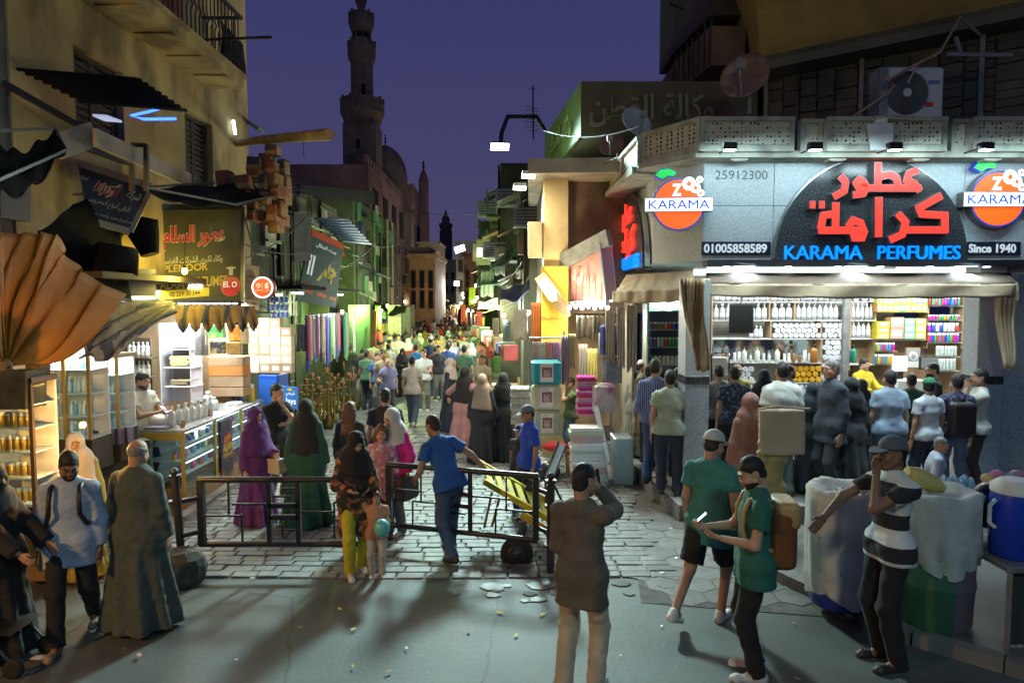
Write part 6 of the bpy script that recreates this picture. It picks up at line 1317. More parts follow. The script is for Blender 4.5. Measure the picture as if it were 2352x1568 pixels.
loc0(MB().vprism([(X(1212, 12.6), 12.6), (xb+1.7, 12.4), (xb+1.7, 17), (xa-.2, 17)], Z(405, 12.9), Z(372, 12.9)), 'roof_slab', cream2, t)
for k in range(14): loc0(MB().box((xa-.05, 13.0, Z(592-k*5.7, 13)+0), (xa-.01+.25*0, 13.16, Z(588-k*5.7, 13))), 'louvre', pale_wood, t)
loc0(MB().box((X(1212, 13.4), 13.0, Z(592, 13.2)), (xa-.002, 13.3, Z(512, 13.2))), 'louvre_box', pale_wood, t)
# big box sign on the roof
bs = thing('roof_sign', 'large box sign on the roof, green light painted on its side, with raised Arabic lettering', 'sign', P(1330, 250, 13)); 
Yb_, xg = 13.0, X(1332, 13.0); gz0, gz1 = Z(312, 13), Z(187, 13); x2 = X(1250, 17.2)
gg = mat('sign_box_lit_green', (.16, .26, .05), .6, .15, 2, dark=(.1, .17, .03), dscale=1.5, damt=.5); gb_ = mat('olive_sign_front', (.1, .085, .045), .7, .2, 2)  # green light on the side panel and its lettering put into their colours
loc0(MB().vprism([(xg+.0, Yb_), (xg+3.3, Yb_), (xg+3.3, Yb_+.2), (xg+.1, Yb_+.2)], gz0, gz1), 'front_panel', gb_, bs); loc0(MB().vprism([(x2, 17.2), (xg-.004, Yb_-.003), (xg-.004, Yb_+.4), (x2+.1, 17.3)], gz0-.0, gz1), 'side_panel', gg, bs); loc0(MB().vprism([(x2+.1, 17.2), (xg+.1, Yb_+.2), (xg+3.3, Yb_+.2), (xg+3.3, 17.2)], gz0+.02, gz1-.02), 'box_body', gb_, bs)
o = text('lettering', arab('وكالة القطن'), mat('raised_letter', (.2, .18, .1), .6), None, Vector((X(1490, 13), Yb_-.002, Z(255, 13))), (1, 0, 0), (0, 0, 1), X(1640, 13)-X(1360, 13), .62, .06, .02); par(o, bs)
dirn = Vector((xg-x2, Yb_-17.2, 0)).normalized(); o = text('lettering', arab('وكالة القطن'), mat('letter_lit_green', (.3, .4, .12), .6), None, Vector(((x2+xg)/2-.02, (17.2+Yb_)/2-.01, (gz0+gz1)/2-.05)), dirn, (0, 0, 1), 2.6, .5, .03, .01); par(o, bs)
# upper right: dark building with curved ledge, yellow light put into its plaster colour
ub = thing('corner_building', 'dark upper building with yellow light painted on its plaster ledge, tiled wall behind the balcony', 'building', (5, 13, 6))
C0, C1, C2 = Vector((5.7, 19, 0)), Vector((4.7, 13, 0)), Vector((8.6, 9.9+.0, 0)); lz = 7.25
pol = [tuple(p.xy) for p in (C0, C1, C2)]+[(14, 9.9), (14, 19)]; off = lambda k: [(C0.x-k, 19), (C1.x-k*.8, C1.y-k), (C2.x-k*.6, C2.y-k*1.0), (14, 9.9-k), (14, 19)]
loc0(MB().vprism(pol, zb+.03, lz), 'lower_wall', mat('slate_wall', (.05, .042, .035), .6, .4, 2, .3, 8), ub); ylw = mat('plaster_lit_yellow', (.32, .24, .07), .9, .15, 1, .2, 8, dark=(.14, .1, .04), dscale=1, damt=.6)
loc0(MB().rings([[(x, y, z) for x, y in off(k)] for k, z in ((.5, lz-.12), (.55, lz), (.62, lz+.06))], True, True), 'ledge', greyp, ub); loc0(MB().rings([[(x, y, z) for x, y in off(k)] for k, z in ((.1, lz+.06), (.35, lz+1.), (.9, lz+1.9), (.9, lz+2.3))], True, True), 'yellow_lit_band', ylw, ub); loc0(MB().vprism(off(.6), lz+2.32, 13), 'upper_wall', brownp, ub)
rp = random.Random(9); sl_m = [mat('slate_tile_%d' % i, c_, .6, .3, 4, .3, 15) for i, c_ in enumerate(((.07, .055, .045), (.05, .045, .04), (.09, .075, .055)))]
dv = (C2-C1); L = dv.length; dn = dv.normalized(); nn_ = Vector((dn.y, -dn.x, 0))
a = 0
while a < L-.2:
    z = zb+.6
    w = rp.uniform(.28, .5)
    while z < lz-.2:
        h = rp.uniform(.12, .32); h = min(h, lz-.14-z); p = C1+dn*(a+.01)+Vector((0, 0, z)); q = C1+dn*(a+w-.02)+Vector((0, 0, z)); th = rp.uniform(.03, .09)
        if h > .05: loc0(MB().slab([p+nn_*th, q+nn_*th, q+nn_*th+Vector((0, 0, h-.015)), p+nn_*th+Vector((0, 0, h-.015))], .08), 'wall_tile', rp.choice(sl_m), ub)
        z += h
    a += w
for k in (.02, .34, .68): p = C1+dn*(L*k)+nn_*.12; loc0(MB().bar(p+Vector((0, 0, zb)), p+Vector((0, 0, lz-.1)), .07), 'mullion', greym, ub)
bw = thing('wooden_bay', 'dark brown enclosed balcony jutting out high at the upper right', 'bay', P(1600, 60, 15)); cc_ = [(1545, 105, 15.5), (1622, 20, 13.6), (1700, -40, 13.6)]
xa, xb = X(1545, 15.5), X(1700, 13.6); loc0(MB().vprism([(xa, 15.6), (X(1622, 13.6), 13.6), (xb, 13.6), (xb, 17), (xa, 17)], Z(185, 14.5), Z(100, 14.5)), 'lower_panel', brownp, bw); loc0(MB().vprism([(xa-.05, 15.6), (X(1622, 13.6)-.04, 13.55), (xb, 13.55), (xb, 17), (xa-.05, 17)], Z(80, 14.5), 12.5), 'upper_panel', dkwood, bw)
for k in range(7): a = k/6; x, y = xa+(X(1622, 13.6)-xa)*a, 15.6-2*a; loc0(MB().bar((x+.03, y, Z(100, 14.5)), (x+.03, y, Z(80, 14.5)), .05), 'post', blackm, bw)
for k in range(8): a = k/7; x, y = xa+(X(1622, 13.6)-xa)*a-.02, 15.6-2*a; loc0(MB().bar((x, y, Z(183, 14.5)), (x, y, Z(104, 14.5)), .04), 'batten', dkwood, bw)
tag(MB().bar(P(1538, 9, 14), P(1572, 22, 14), .04).build('rod', blackm), 'thin black rod beside the wooden bay at upper right', 'rod')
# dishes, antenna, air conditioner
def dish(label, c, r, aim, m, foot=None):
    c = Vector(c); t = thing('satellite_dish', label, 'satellite dish', c); q_ = Vector(aim).to_track_quat('Z', 'Y').to_matrix().to_4x4(); 
    prof = [(r*k/6, r*.22*(k/6)**2) for k in range(1, 7)]; mb = MB().lathe([(.001, 0)]+prof+[(r*1.0, r*.2), (r*.95, r*.17)]+[(r*k/6, r*.22*(k/6)**2-.02) for k in range(5, 0, -1)], n=28, cap=False); mb.v = [tuple(c+q_.to_3x3() @ Vector(p)) for p in mb.v]; loc0(mb, 'reflector', m, t)
    A = q_.to_3x3(); e = c+A @ Vector((0, 0, r*.9)); loc0(MB().tube([c+A @ Vector((0, -r*.95, r*.2)), e], .018, 6).cbox(tuple(e), (.09, .09, .1)), 'feed_arm', greym, t)
    if foot: loc0(MB().tube([c-A @ Vector((0, 0, .05)), Vector(foot)+Vector((0, 0, .25)), Vector(foot)], .035, 8), 'mount', greym, t)
dish('large rusty satellite dish on the balcony roof', P(1713, 180, 10.6), .37, (-.55, -.8, .3), mat('rust_dish', (.17, .1, .07), .7, .3, 6, dark=(.3, .27, .22), dscale=4, damt=.9), P(1722, 262, 10.5))
dish('pale satellite dish at the balcony corner', P(1459, 284, 12), .29, (.35, -.8, .35), mat('pale_dish', (.42, .47, .46), .5, .1, 5), P(1470, 330, 12)); dish('small brown satellite dish under the box sign', P(1406, 335, 12.6), .24, (-.3, -.8, .4), mat('brown_dish', (.2, .12, .08), .7, .2, 6), P(1420, 375, 12.6))
an = thing('antenna', 'tall thin television antenna on the roof by the floodlight', 'antenna', P(1225, 310, 16.5)); loc0(MB().tube([P(1225, 320, 16.5), P(1224, 198, 16.5)], .02, 6), 'mast', blackm, an)
for k in range(9): v = 246+k*6.5; w = 22-abs(k-4)*2; loc0(MB().bar(P(1222-w, v, 16.5), P(1222+w, v+5, 16.5), .012), 'element', blackm, an)
loc0(MB().bar(P(1213, 205, 16.5), P(1234, 205, 16.5), .012), 'element', blackm, an)
ac = thing('air_conditioner', 'white outdoor air conditioner unit on the balcony roof', 'air conditioner', P(2092, 268, 10.0)); a_, b_ = P(2020, 270, 10.0), P(2166, 156, 10.0); loc0(MB().bbox((a_.x, 9.95, a_.z), (b_.x, 10.3, b_.z), .03), 'casing', mat('ac_white', (.5, .54, .54), .5, .06, 8), ac)
c = P(2082, 214, 9.94); rad = .3
for k in range(9): r_ = rad*(.25+.75*k/8); loc0(MB().tube([(c.x+r_*math.cos(R(10*i)), 9.925, c.z+r_*math.sin(R(10*i))) for i in range(37)], .007, 4), 'grille_ring', greym, ac)
loc0(MB().lathe([(rad, 0), (rad, .005)], (c.x, 9.949, c.z), 32, axis='y'), 'fan_opening', mat('fan_dark', (.05, .065, .06), .6), ac); loc0(MB().lathe([(.06, 0), (.06, .03)], (c.x, 9.94, c.z), 16, axis='y'), 'hub', mat('ac_white'), ac); loc0(MB().box((P(2126, 193, 10).x, 9.94, P(2126, 196, 10).z), (P(2152, 193, 10).x, 9.948, P(2126, 188, 10).z)), 'blue_badge', mat('blue_print'), ac); loc0(MB().box((P(2128, 0, 10).x, 9.94, Z(248, 10)), (P(2146, 0, 10).x, 9.948, Z(238, 10))), 'red_badge', red_m, ac)
loc0(MB().box((X(1992, 10)+.03, 9.9, Z(270, 10)), (X(2016, 10), 10.2, Z(160, 10))), 'side_grille', greym, ac)
for i, pts in enumerate((((1960, 268, 9.8), (2040, 215, 9.75), (2055, 195, 9.7), (2035, 185, 9.6), (2160, 120, 9.6), (2205, 40, 9.7), (2250, 80, 9.9)), ((2085, 190, 9.8), (2110, 145, 9.7), (2150, 128, 9.6)), ((2010, 268, 9.7), (2120, 275, 9.68), (2040, 262, 9.69), (2005, 275, 9.68)))): tag(MB().tube([P(*p) for p in pts], .02 if i == 0 else .012, 6).build('cable', mat('cable_pink', (.3, .2, .17), .7) if i == 0 else mat('cable_pale', (.5, .48, .4), .7)), ['thick pinkish cable looping over the air conditioner', 'thin pale cable hanging in front of the fan', 'thin tangled cable along the balcony rail'][i], 'cable')
tag(MB().bbox(tuple(P(2012, 283, 9.7)), tuple(P(2040, 270, 9.7)+Vector((0, .12, 0))), .01).build('junction_box', white_p), 'small pale junction box on the balcony rail below the air conditioner', 'box')
tag(MB().bar(P(2175, 125, 9.9), P(2325, 127, 9.9), .02, .05).bar(P(2195, 85, 10), P(2206, 122, 10), .04).build('bracket', greym), 'thin metal bracket on the tiled wall right of the air conditioner', 'bracket')
# ---------------------------------------------------------------- street floodlights and lit signs
def flood(label, u, v, y, w, h, col, es, e=None, aim=None, spot=110, arm=None, tilt=(0, -.5, -1)):
    p = P(u, v, y); t = thing('floodlight', label, 'floodlight', p); d = Vector(tilt).normalized(); ux = Vector((1, .15, .35 if w > .4 else 0)).normalized(); uy = d.cross(ux).normalized()
    f_ = [p+ux*a*w/2+uy*b*h/2 for a, b in ((-1, -1), (1, -1), (1, 1), (-1, 1))]; g_ = [q_-d*.06 for q_ in f_]
    loc0(MB().rings([[tuple(q_-d*.10) for q_ in f_], [tuple(p+(q_-p)*1.08-d*.01) for q_ in f_]], True, True), 'housing', greym, t); loc0(MB().rings([[tuple(q_-d*.008) for q_ in f_], [tuple(q_) for q_ in f_]], True, True), 'lens', emis('flood_lens_%s' % label[:12], col, es), t)
    if arm: loc0(MB().tube([P(*a) for a in arm], .05, 8), 'arm', blackm, t)
    if e: light('SPOT', 'flood_beam', p+d*.05, e, col, aim, .55, spot=spot, blend=.7)
flood('bright bluish floodlight on a bent arm above the street', 1148, 338, 15, .38, .16, (.66, .97, .95), 30, 5600, (1.3, 5.5, 0), 80, [(1150, 330, 15), (1152, 305, 15.2), (1166, 268, 15.6), (1232, 268, 16.3), (1252, 300, 16.6)], (-.1, -.8, -.7))
flood('upper small warm floodlight under the flat roof slab', 1214, 406, 12.7, .24, .1, (1., .88, .62), 22, 260, (-1.5, 12, 0), 140); flood('lower small warm floodlight under the flat roof slab', 1194, 433, 13.2, .24, .1, (1., .88, .62), 22, 300, (1.2, 13.6, 2.5), 150)
flood('white floodlight hanging over the middle of the street', 1056, 572, 32, .45, .3, (.9, 1., .92), 30, 600, (-4, 26, 0), 100, None, (0, -.8, -.6)); flood('small far white floodlight at the end of the street', 1049, 651, 60, .4, .4, (.75, .85, 1.), 26, 700, (-6, 55, 0), 140, None, (0, -.9, -.4))
flood('amber wall lamp on the far house below the mosque', 966, 606, 54, .3, .2, (1., .66, .36), 14, 1500, (-12, 72, 9), 140, None, (-.2, .9, .3))  # lamp added to throw warm light on the mosque wall
ls = board('white lit box sign with red Arabic writing high on the right', [P(1095, 560, 25.5), P(1126, 558, 25), P(1126, 598, 25), P(1094, 600, 25.5)], emis('lit_sign', (.9, 1., .9), 1.1), [('شركة', .5, .2, .5, .2, rl, .03), ('بنت الغورية', .5, .42, .8, .16, rl, .02), ('للملابس', .5, .64, .5, .14, blu), ('٢٨٩٢٣٧٢', .5, .85, .8, .1, bk)], fm=cream2, t=.25)
# ---------------------------------------------------------------- the hose stall and other stalls on the left of the street
st = thing('hose_stall', 'brightly lit stall hung with coloured water pipe hoses left of the street', 'stall', (-6, 17, 0))
loc0(MB().box((-6.9, 15.2, 0), (-6.8, 20.5, 3.3)), 'back_wall', mat('green_white_wall', (.3, .4, .22), .8), st); loc0(MB().box((-6.9, 20.5, 0), (-5.5, 20.6, 3.3)), 'end_wall', dkgreen, st); loc0(MB().box((-6.9, 15.0, 3.3), (-4.6, 20.6, 3.38)), 'roof', dksheet, st)
loc0(MB().bar((-5.0, 15.6, 3.22), (-5.0, 20.2, 3.22), .04), 'tube_lamp', emis('tube_light', (.85, 1., 1.), 5), st); light('AREA', 'stall_tube', (-5.1, 17.8, 3.2), 200, (.85, 1., .8), (-5.2, 17.8, 0), .3, 4); loc0(MB().bar((-4.8, 15.8, 2.62), (-4.8, 20.4, 2.62), .03), 'hanging_rail', blackm, st)
hcol = [(.5, .08, .12), (.05, .1, .5), (.55, .5, .4), (.12, .35, .12), (.35, .1, .3), (.5, .2, .25), (.1, .3, .5), (.45, .4, .3), (.08, .08, .1), (.6, .6, .58)]
for k in range(30):
    y = 15.9+k*.148; L = rg.uniform(.8, 1.25); x = -4.78+rg.uniform(-.1, .12); w = .05
    o = MB().tube([(x, y-w, 2.6-L), (x, y-w, 2.57), (x, y-w*.6, 2.69), (x, y+w*.6, 2.69), (x, y+w, 2.57), (x, y+w, 2.6-L*rg.uniform(.8, 1))], .028, 6).build('hose', mat('hose_%d' % (k % 10), hcol[k % 10], .5)); tag(o, ['crimson', 'blue', 'cream', 'green', 'purple', 'pink', 'sky blue', 'beige', 'black', 'white'][k % 10]+' water pipe hose looped over the rail of the hose stall', 'hose', 'water pipe hoses, '+['crimson', 'blue', 'cream', 'green', 'purple', 'pink', 'sky blue', 'beige', 'black', 'white'][k % 10])
def shisha():
    t = thing('water_pipe', 'brass water pipe standing on the ground before the hose stall', 'water pipe', (0, 0, 0), 0, 'brass water pipes before the hose stall'); br = mat('brass', (.55, .38, .12), .28, .2, 9, metal=.9)
    MB().lathe([(.08, 0), (.1, .03), (.11, .1), (.05, .22), (.035, .26)], n=10).build('vase', mat('vase_glass', (.16, .12, .04), .2, .6, 5, metal=.6, dark=(.03, .12, .05), dscale=3, damt=.9), t); MB().lathe([(.02, .25), (.035, .3), (.015, .36), (.03, .45), (.015, .55), (.02, .7), (.06, .73), (.09, .74)], n=10).build('stem', br, t); MB().lathe([(.02, .74), (.045, .8), (.04, .86)], n=8).build('bowl', mat('clay', (.3, .13, .06), .8), t); return t
s0 = shisha(); s0.location = (-4.5, 15.2, .02)
for k in range(34): dup(s0, (-4.35-.3*(k % 4)+rg.uniform(-.06, .06), 15.3+.17*k, .02), (0, 0, rg.uniform(0, 6)), scale=[rg.uniform(.8, 1.35)]*3)
rk = thing('trinket_rack', 'black wire rack of sunglasses and trinkets beside the fridge', 'rack', (-5.0, 14.6, 0))
for z in (.5, .9, 1.3, 1.7, 2.05): loc0(MB().box((-5.4, 14.5, z-.02), (-4.75, 14.9, z)), 'shelf', blackm, rk)
for x, y in ((-5.4, 14.5), (-4.75, 14.5), (-5.4, 14.9), (-4.75, 14.9)): loc0(MB().bar((x, y, 0), (x, y, 2.3), .025), 'post', blackm, rk)
tk = [mat('trinket_%d' % i, c_, .3, .2, 9, metal=.3) for i, c_ in enumerate(((.05, .05, .06), (.5, .4, .1), (.1, .2, .5), (.4, .1, .1), (.5, .5, .5)))]
for z in (.5, .9, 1.3, 1.7):
    for k in range(9): put('jar', (-5.35+k*.07, 14.52+rg.uniform(0, .1), z), rg.uniform(.12, .26), 'small trinket on the black wire rack beside the fridge', 'trinket', 'trinkets on the wire rack', r=.22, m=rg.choice(tk), parts=False)
def hcloth(label, a, b, h, rgb, cat='garment', group=None, f=3): o = pdrape(label, 'hanging_garment', a, b, h, mat('garment_%02d%02d%02d' % tuple(int(c_*99) for c_ in rgb), rgb, .9, .2, 4), cat, f, .03); 
for (u, v, w, h, y, rgb, l) in ((905, 700, 30, 70, 27, (.4, .36, .26), 'pale'), (930, 705, 24, 60, 30, (.3, .3, .2), 'olive'), (870, 745, 14, 60, 24, (.5, .1, .06), 'red'), (690, 745, 20, 60, 15.6, (.1, .1, .12), 'black')):
    hcloth(l+' cloth hanging at a stall on the left of the street', P(u-w/2, v, y), P(u+w/2, v, y+.3), h*y/F, rgb)
corr('green_shutter', 'green corrugated metal shutter between the stalls on the left', [P(776, 880, 21), P(806, 872, 23), P(806, 690, 23), P(776, 690, 21)], 9, mat('green_sheet', (.1, .24, .08), .6, .2, 4), .04, cat='shutter') if False else dquad('green_shutter', 'green metal shutter between the stalls on the left', [(800, 880, 21.5), (850, 862, 25), (850, 700, 25), (800, 700, 21.5)], mat('green_sheet', (.025, .08, .035), .6, .2, 4, stripe=(3, (.015, .05, .02), 'Y', .5)), 'shutter')
# bulbs strung over the stalls
bulb_n = [0]
def bulb(u, v, y, col, e=None, r=.06, lab='bare bulb hanging over the street stalls', es=16, grp='bulbs over the stalls'):
    p = P(u, v, y); t = thing('hanging_bulb', lab, 'bulb', p, 0, grp); MB().ball((0, 0, 0), (r*.8, r*.8, r), 10, 8).build('bulb', emis('bulb_%02d%02d%02d' % tuple(int(c_*99) for c_ in col), col, es), t); MB().lathe([(r*.45, r*.8), (r*.4, r*1.5)], n=8).build('socket', blackp, t); MB().tube([(0, 0, r*1.4), (.02, .02, r*1.4+.5)], .006, 4).build('wire', blackp, t)
    if e: light('POINT', 'bulb_light', p-Vector((0, .03, r+.05)), e*1.7, col, None, r)
GB = (.62, 1., .22); WB = (1., .88, .6); HW = (.95, 1., .9)
for (u, v, y, c_, e) in ((890, 702, 25, GB, 170), (876, 713, 23.5, GB, 150), (912, 722, 30, WB, None), (1112, 705, 22, HW, 130), (1127, 703, 24, WB, 90), (1145, 706, 21, HW, 110), (1158, 724, 19, HW, 90), (1085, 692, 28, GB, 130), (1093, 656, 26, HW, 60), (1075, 712, 34, WB, 90), (1214, 717, 16.5, HW, 110), (786, 716, 20, GB, 60)): bulb(u, v, y, c_, e, lab='bare glowing bulb over the stalls on the %s of the street' % ('left' if u < 1000 else 'right'), grp='bulbs over the %s stalls' % ('left' if u < 1000 else 'right'))
rf = random.Random(21)
for k in range(76):
    y = rf.uniform(36, 112); left = k % 2; xe = (-7.6-(y-36)*.1) if left else (-1.0-(y-36)*.105); p = Vector((xe+rf.uniform(-.9, .9), y, rf.uniform(2.2, 3.6)+(y-36)*.015))
    u_ = CX+F*p.x/y; bulb(u_, 690+(CAMZ-p.z)*F/y, y, rf.choice([WB, WB, HW, (1., .7, .4)]), (240 if y > 58 else 100) if k % 4 == 0 else None, .11, 'tiny glowing bulb far down the market street', 14, 'far bulbs down the market street')
bulb(424, 622, 10.0, (1., .8, .12), 24, .05, 'added yellow bulb for the glow before the large olive shop sign', 14, 'added sign bulb')  # bulb added to make the yellow glow over the olive sign
for k in range(7):
    bulb(1308+k*14.5, 706-(k % 2)*3, 12.2+.03*k, HW, 10 if k % 3 == 1 else None, .045, 'bare white bulb in the row beneath the pink shop sign', 12, 'row of bulbs beneath the pink sign')
# far stalls: awnings and goods along both sides
sm_ = [mat('far_goods_%d' % i, c_, .8, .3, 3) for i, c_ in enumerate(((.3, .22, .12), (.12, .2, .1), (.35, .3, .24), (.3, .06, .05), (.08, .1, .2), (.4, .3, .05)))]
for k in range(22):
    left = k % 2 == 0; y = 27+k*2.6; xe = (-6.9-max(0, y-27)*.12) if left else (-.55-(y-27)*.118); s_ = 1 if left else -1
    t = thing('market_stall', ('stall with goods on the left' if left else 'stall with goods on the right')+' of the busy far street', 'stall', (xe, y, 0), 0, 'far stalls on the '+('left' if left else 'right'))
    MB().bbox((-.5, -.9, 0), (.5, .9, rf.uniform(.7, 1.)), .03).build('table', sm_[rf.randrange(6)], t); MB().slab([(s_*-.9, -1.1, 2.9), (s_*.7, -1.1, 2.45), (s_*.7, 1.1, 2.45), (s_*-.9, 1.1, 2.9)][::s_], .03).build('awning', rf.choice([dksheet, sm_[1], sm_[2], tarp_b]), t)
    for j in range(5): w = rf.uniform(.2, .45); h = rf.uniform(.5, 1.2); yy = -.8+j*.4; MB().sheet(lambda u, v: (s_*.35+.05*math.sin(9*u+k), yy+(u-.5)*w, 2.4-h*v), 6, 3).build('hanging_goods', sm_[rf.randrange(6)], t)
    if k % 2 == (k//4) % 2: MB().ball((s_*.2, 0, 2.42), .05, 8, 6).build('lamp', emis('added_stall_lamp', (1., .9, .6), 14), t); light('POINT', 'added_stall_light', (xe+s_*.2, y-.1, 2.3), 110, ((.6, 1., .3), (1., .8, .45), (.95, 1., .85))[k % 3], None, .06)  # lamps added under the stall awnings to brighten the far street
    for j in range(6): MB().bbox((-.4+rf.random()*.5, -.8+j*.26, .85), (-.15+rf.random()*.5, -.62+j*.26, 1.0+rf.random()*.25), .02).build('goods', sm_[rf.randrange(6)], t)
# ---------------------------------------------------------------- gates across the street
def gate(label, a, b, za, zb, thick, thin, brk):
    a, b = Vector(a), Vector(b); t = thing('street_gate', label, 'gate', (a+b)/2); up = Vector((0, 0, 1))
    pt = lambda s, h: a.lerp(b, s)+up*(za+(zb-za)*h)
    def bar(s0, h0, s1, h1, w, n): loc0(MB().bar(pt(s0, h0), pt(s1, h1), w, up=(0, 1, 0) if s0 == s1 else (0, 0, 1)), n, blackm, t)
    loc0(MB().tube([pt(-.015, 1), pt(1.015, 1)], .034, 10), 'top_rail', blackm, t); loc0(MB().tube([pt(-.015, 0), pt(1.015, 0)], .034, 10), 'bottom_rail', blackm, t)
    bar(0, 0, 0, 1, .07, 'stile'); bar(1, 0, 1, 1, .07, 'stile')
    for q in thick: bar(*q, .052, 'thick_bar')
    for q in thin: bar(*q, .02, 'thin_bar')
    for s, h in brk[1]: loc0(MB().tube([pt(s, h), Vector((brk[0][0], brk[0][1], 0))+up*(za+(zb-za)*h)], .028, 8), 'hinge_bar', blackm, t)
    return t
def post(label, c, h, lean=(0, 0)):
    t = thing('gate_post', label, 'post', c); x, y, _ = c; e = (x+lean[0], y+lean[1], h)
    loc0(MB().tube([(x, y, 0), e], .045, 10), 'shaft', blackm, t); loc0(MB().ball((e[0], e[1], h+.05), .045, 10, 8), 'finial', blackm, t); loc0(MB().lathe([(.065, 0), (.065, .03)], (e[0], e[1], h-.02), 10), 'collar', blackm, t); loc0(MB().lathe([(.07, 0), (.07, .03)], (e[0], e[1], h-.3), 10), 'collar', blackm, t); loc0(MB().lathe([(.08, 0), (.08, .025)], ((x+e[0])/2-lean[0]*.2, (y+e[1])/2, h*.3), 12), 'collar', blackm, t)
pL, pR = (-3.62, 7.36, 0), (.43, 7.45, 0)
post('left gate post leaning in a rough stone block', pL, 1.12, (-.1, .06)); post('right gate post behind the man in the dark sweater', pR, 1.06)
sb_ = MB(); rs_ = random.Random(4)
for k, (z, r) in enumerate(((0, .19), (.1, .23), (.25, .24), (.36, .19), (.41, .1))): pass
sb_.rings([[((r+rs_.uniform(-.018, .018))*math.cos(6.283*i/14), (r+rs_.uniform(-.018, .018))*.9*math.sin(6.283*i/14), z+rs_.uniform(-.012, .012)) for i in range(14)] for z, r in ((0, .2), (.08, .235), (.2, .245), (.3, .22), (.37, .15), (.39, .06))], True, True)
tag(sb_.build('stone_block', mat('mossy_stone', (.05, .055, .05), .85, .4, 7, .6, 14), loc=(-3.55, 7.2, 0)), 'rough dark stone block holding the left gate post', 'stone')
gate('left street gate of black tubes with a square lattice', (-3.47, 7.5, 0), (-1.66, 7.5, 0), .33, 1.06, [(.42, 0, .42, 1), (.6, 0, .6, 1), (.42, .42, .6, .42), (.42, .6, .6, .6)],
     [(.17, .46, .17, 1), (.19, .62, .42, .62), (.25, 0, .25, .47), (.02, .44, .25, .44), (.5, .86, .6, .86), (.45, .74, .55, .74), (.5, .1, .5, .35), (.5, .22, .6, .22), (.82, .65, 1, .65), (.82, .08, .82, .65), (.6, .5, .82, .5)], (pL, [(0, .72), (0, .2)]))
gate('right street gate of black tubes with a square lattice', (-1.5, 8.2, 0), (.27, 7.66, 0), .32, 1.06, [(.4, 0, .4, 1), (.57, 0, .57, 1), (.4, .43, .57, .43), (.4, .62, .57, .62)],
     [(.02, .6, .23, .6), (.23, .43, .23, 1), (.17, .43, .4, .43), (.17, .05, .17, .43), (.5, .78, .5, 1), (.42, .3, .54, .3), (.43, .82, .57, .82), (.58, .6, .83, .6), (.81, .43, .81, .95), (.74, .43, .98, .43), (.74, .03, .74, .43)], (pR, [(1, .8), (1, .2)]))
# yellow hand cart
ct = thing('hand_cart', 'yellow slatted hand cart on one dark rubber wheel behind the right gate', 'cart', (.2, 8.1, 0)); yel = mat('cart_yellow', (.62, .5, .03), .55, .15, 5, dark=(.25, .2, .12), dscale=5, damt=.5)
e0, e1 = P(1112, 1100, 8.4), P(1292, 1205, 8.1); dd = (e1-e0); nrm = Vector((dd.z, 0, -dd.x)).normalized(); sd_ = Vector((-.1, .62, .12))
for s in (0, 1): loc0(MB().bar(e0+sd_*s*.9-Vector((0, .1, 0)), e1+sd_*s*.9-Vector((0, .1, 0)), .04, .07), 'side_rail', yel, ct)
for k in range(7): p = e0+dd*(k+.4)/7; loc0(MB().slab([p-Vector((0, .1, -.02)), p+dd*.085-Vector((0, .1, -.02)), p+dd*.085+sd_*.9-Vector((0, .1, -.02)), p+sd_*.9-Vector((0, .1, -.02))], .02), 'slat', yel, ct)
for u, v, v2 in ((1130, 1150, 1212), (1148, 1160, 1208)): loc0(MB().bar(P(u, v-20, 8.3), P(u-18, v2, 8.3), .03), 'leg', mat('rusty_yellow', (.3, .18, .03), .7, .3, 5), ct)
wc = P(1187, 1270, 7.75); w_ = loc0(MB().lathe([(.1, -.05), (.17, -.055), (.19, -.03), (.19, .03), (.17, .055), (.1, .05)], tuple(wc), 28, axis='y'), 'wheel', mat('tyre', (.014, .014, .014), .8, .2, 10), ct)
rim = MB().lathe([(.11, -.06), (.11, .062), (.095, .07), (.05, .05), (.035, .075), (.02, .075)], tuple(wc), 20, axis='y').build('rim', mat('rim_dark', (.06, .06, .065), .4, metal=.6)); par(rim, w_)
loc0(MB().bar(wc+Vector((0, .06, 0)), e1-dd*.3+Vector((0, .2, 0)), .05).bar(wc+Vector((0, .5, 0)), e1-dd*.3+Vector((0, .3, 0)), .05).bar(wc, wc+Vector((0, .55, 0)), .04), 'axle', blackm, ct)
loc0(MB().slab([P(1195, 1190, 7.9), P(1258, 1230, 7.8), P(1258, 1210, 7.8), P(1200, 1172, 7.9)], .02), 'mud_board', yel, ct)
tag(MB().sheet(lambda u, v: P(1090+60*u, 1092+38*v*u+6*math.sin(9*u+3*v), 8.45+.35*(1-v))+Vector((0, 0, .05+.03*math.sin(14*u+5*v))), 14, 8).build('sack', mat('pale_sacking', (.5, .52, .48), .9)), 'pale sacking crumpled on the top of the yellow cart', 'sack')
ch = thing('mesh_chair', 'dark mesh backed folding chair behind the right gate post', 'chair', P(1275, 1180, 8.6)); loc0(MB().slab([P(1252, 1095, 8.5), P(1268, 1100, 8.4), P(1298, 1022, 8.8), P(1282, 1015, 8.9)], .03), 'backrest', mat('mesh_fabric', (.1, .12, .14), .8, stripe=(30, (.16, .18, .2), 'X', .5)), ch)
for a_, b_ in (((1252, 1100, 8.5), (1258, 1195, 8.5)), ((1268, 1104, 8.4), (1310, 1190, 8.4)), ((1282, 1015, 8.9), (1252, 1098, 8.5))): loc0(MB().tube([P(*a_), P(*b_)], .015, 6), 'leg', blackm, ch)
loc0(MB().slab([P(1205, 1120, 8.6), P(1262, 1120, 8.5), P(1262, 1105, 8.8), P(1212, 1105, 8.9)], .04), 'seat', blackp, ch)
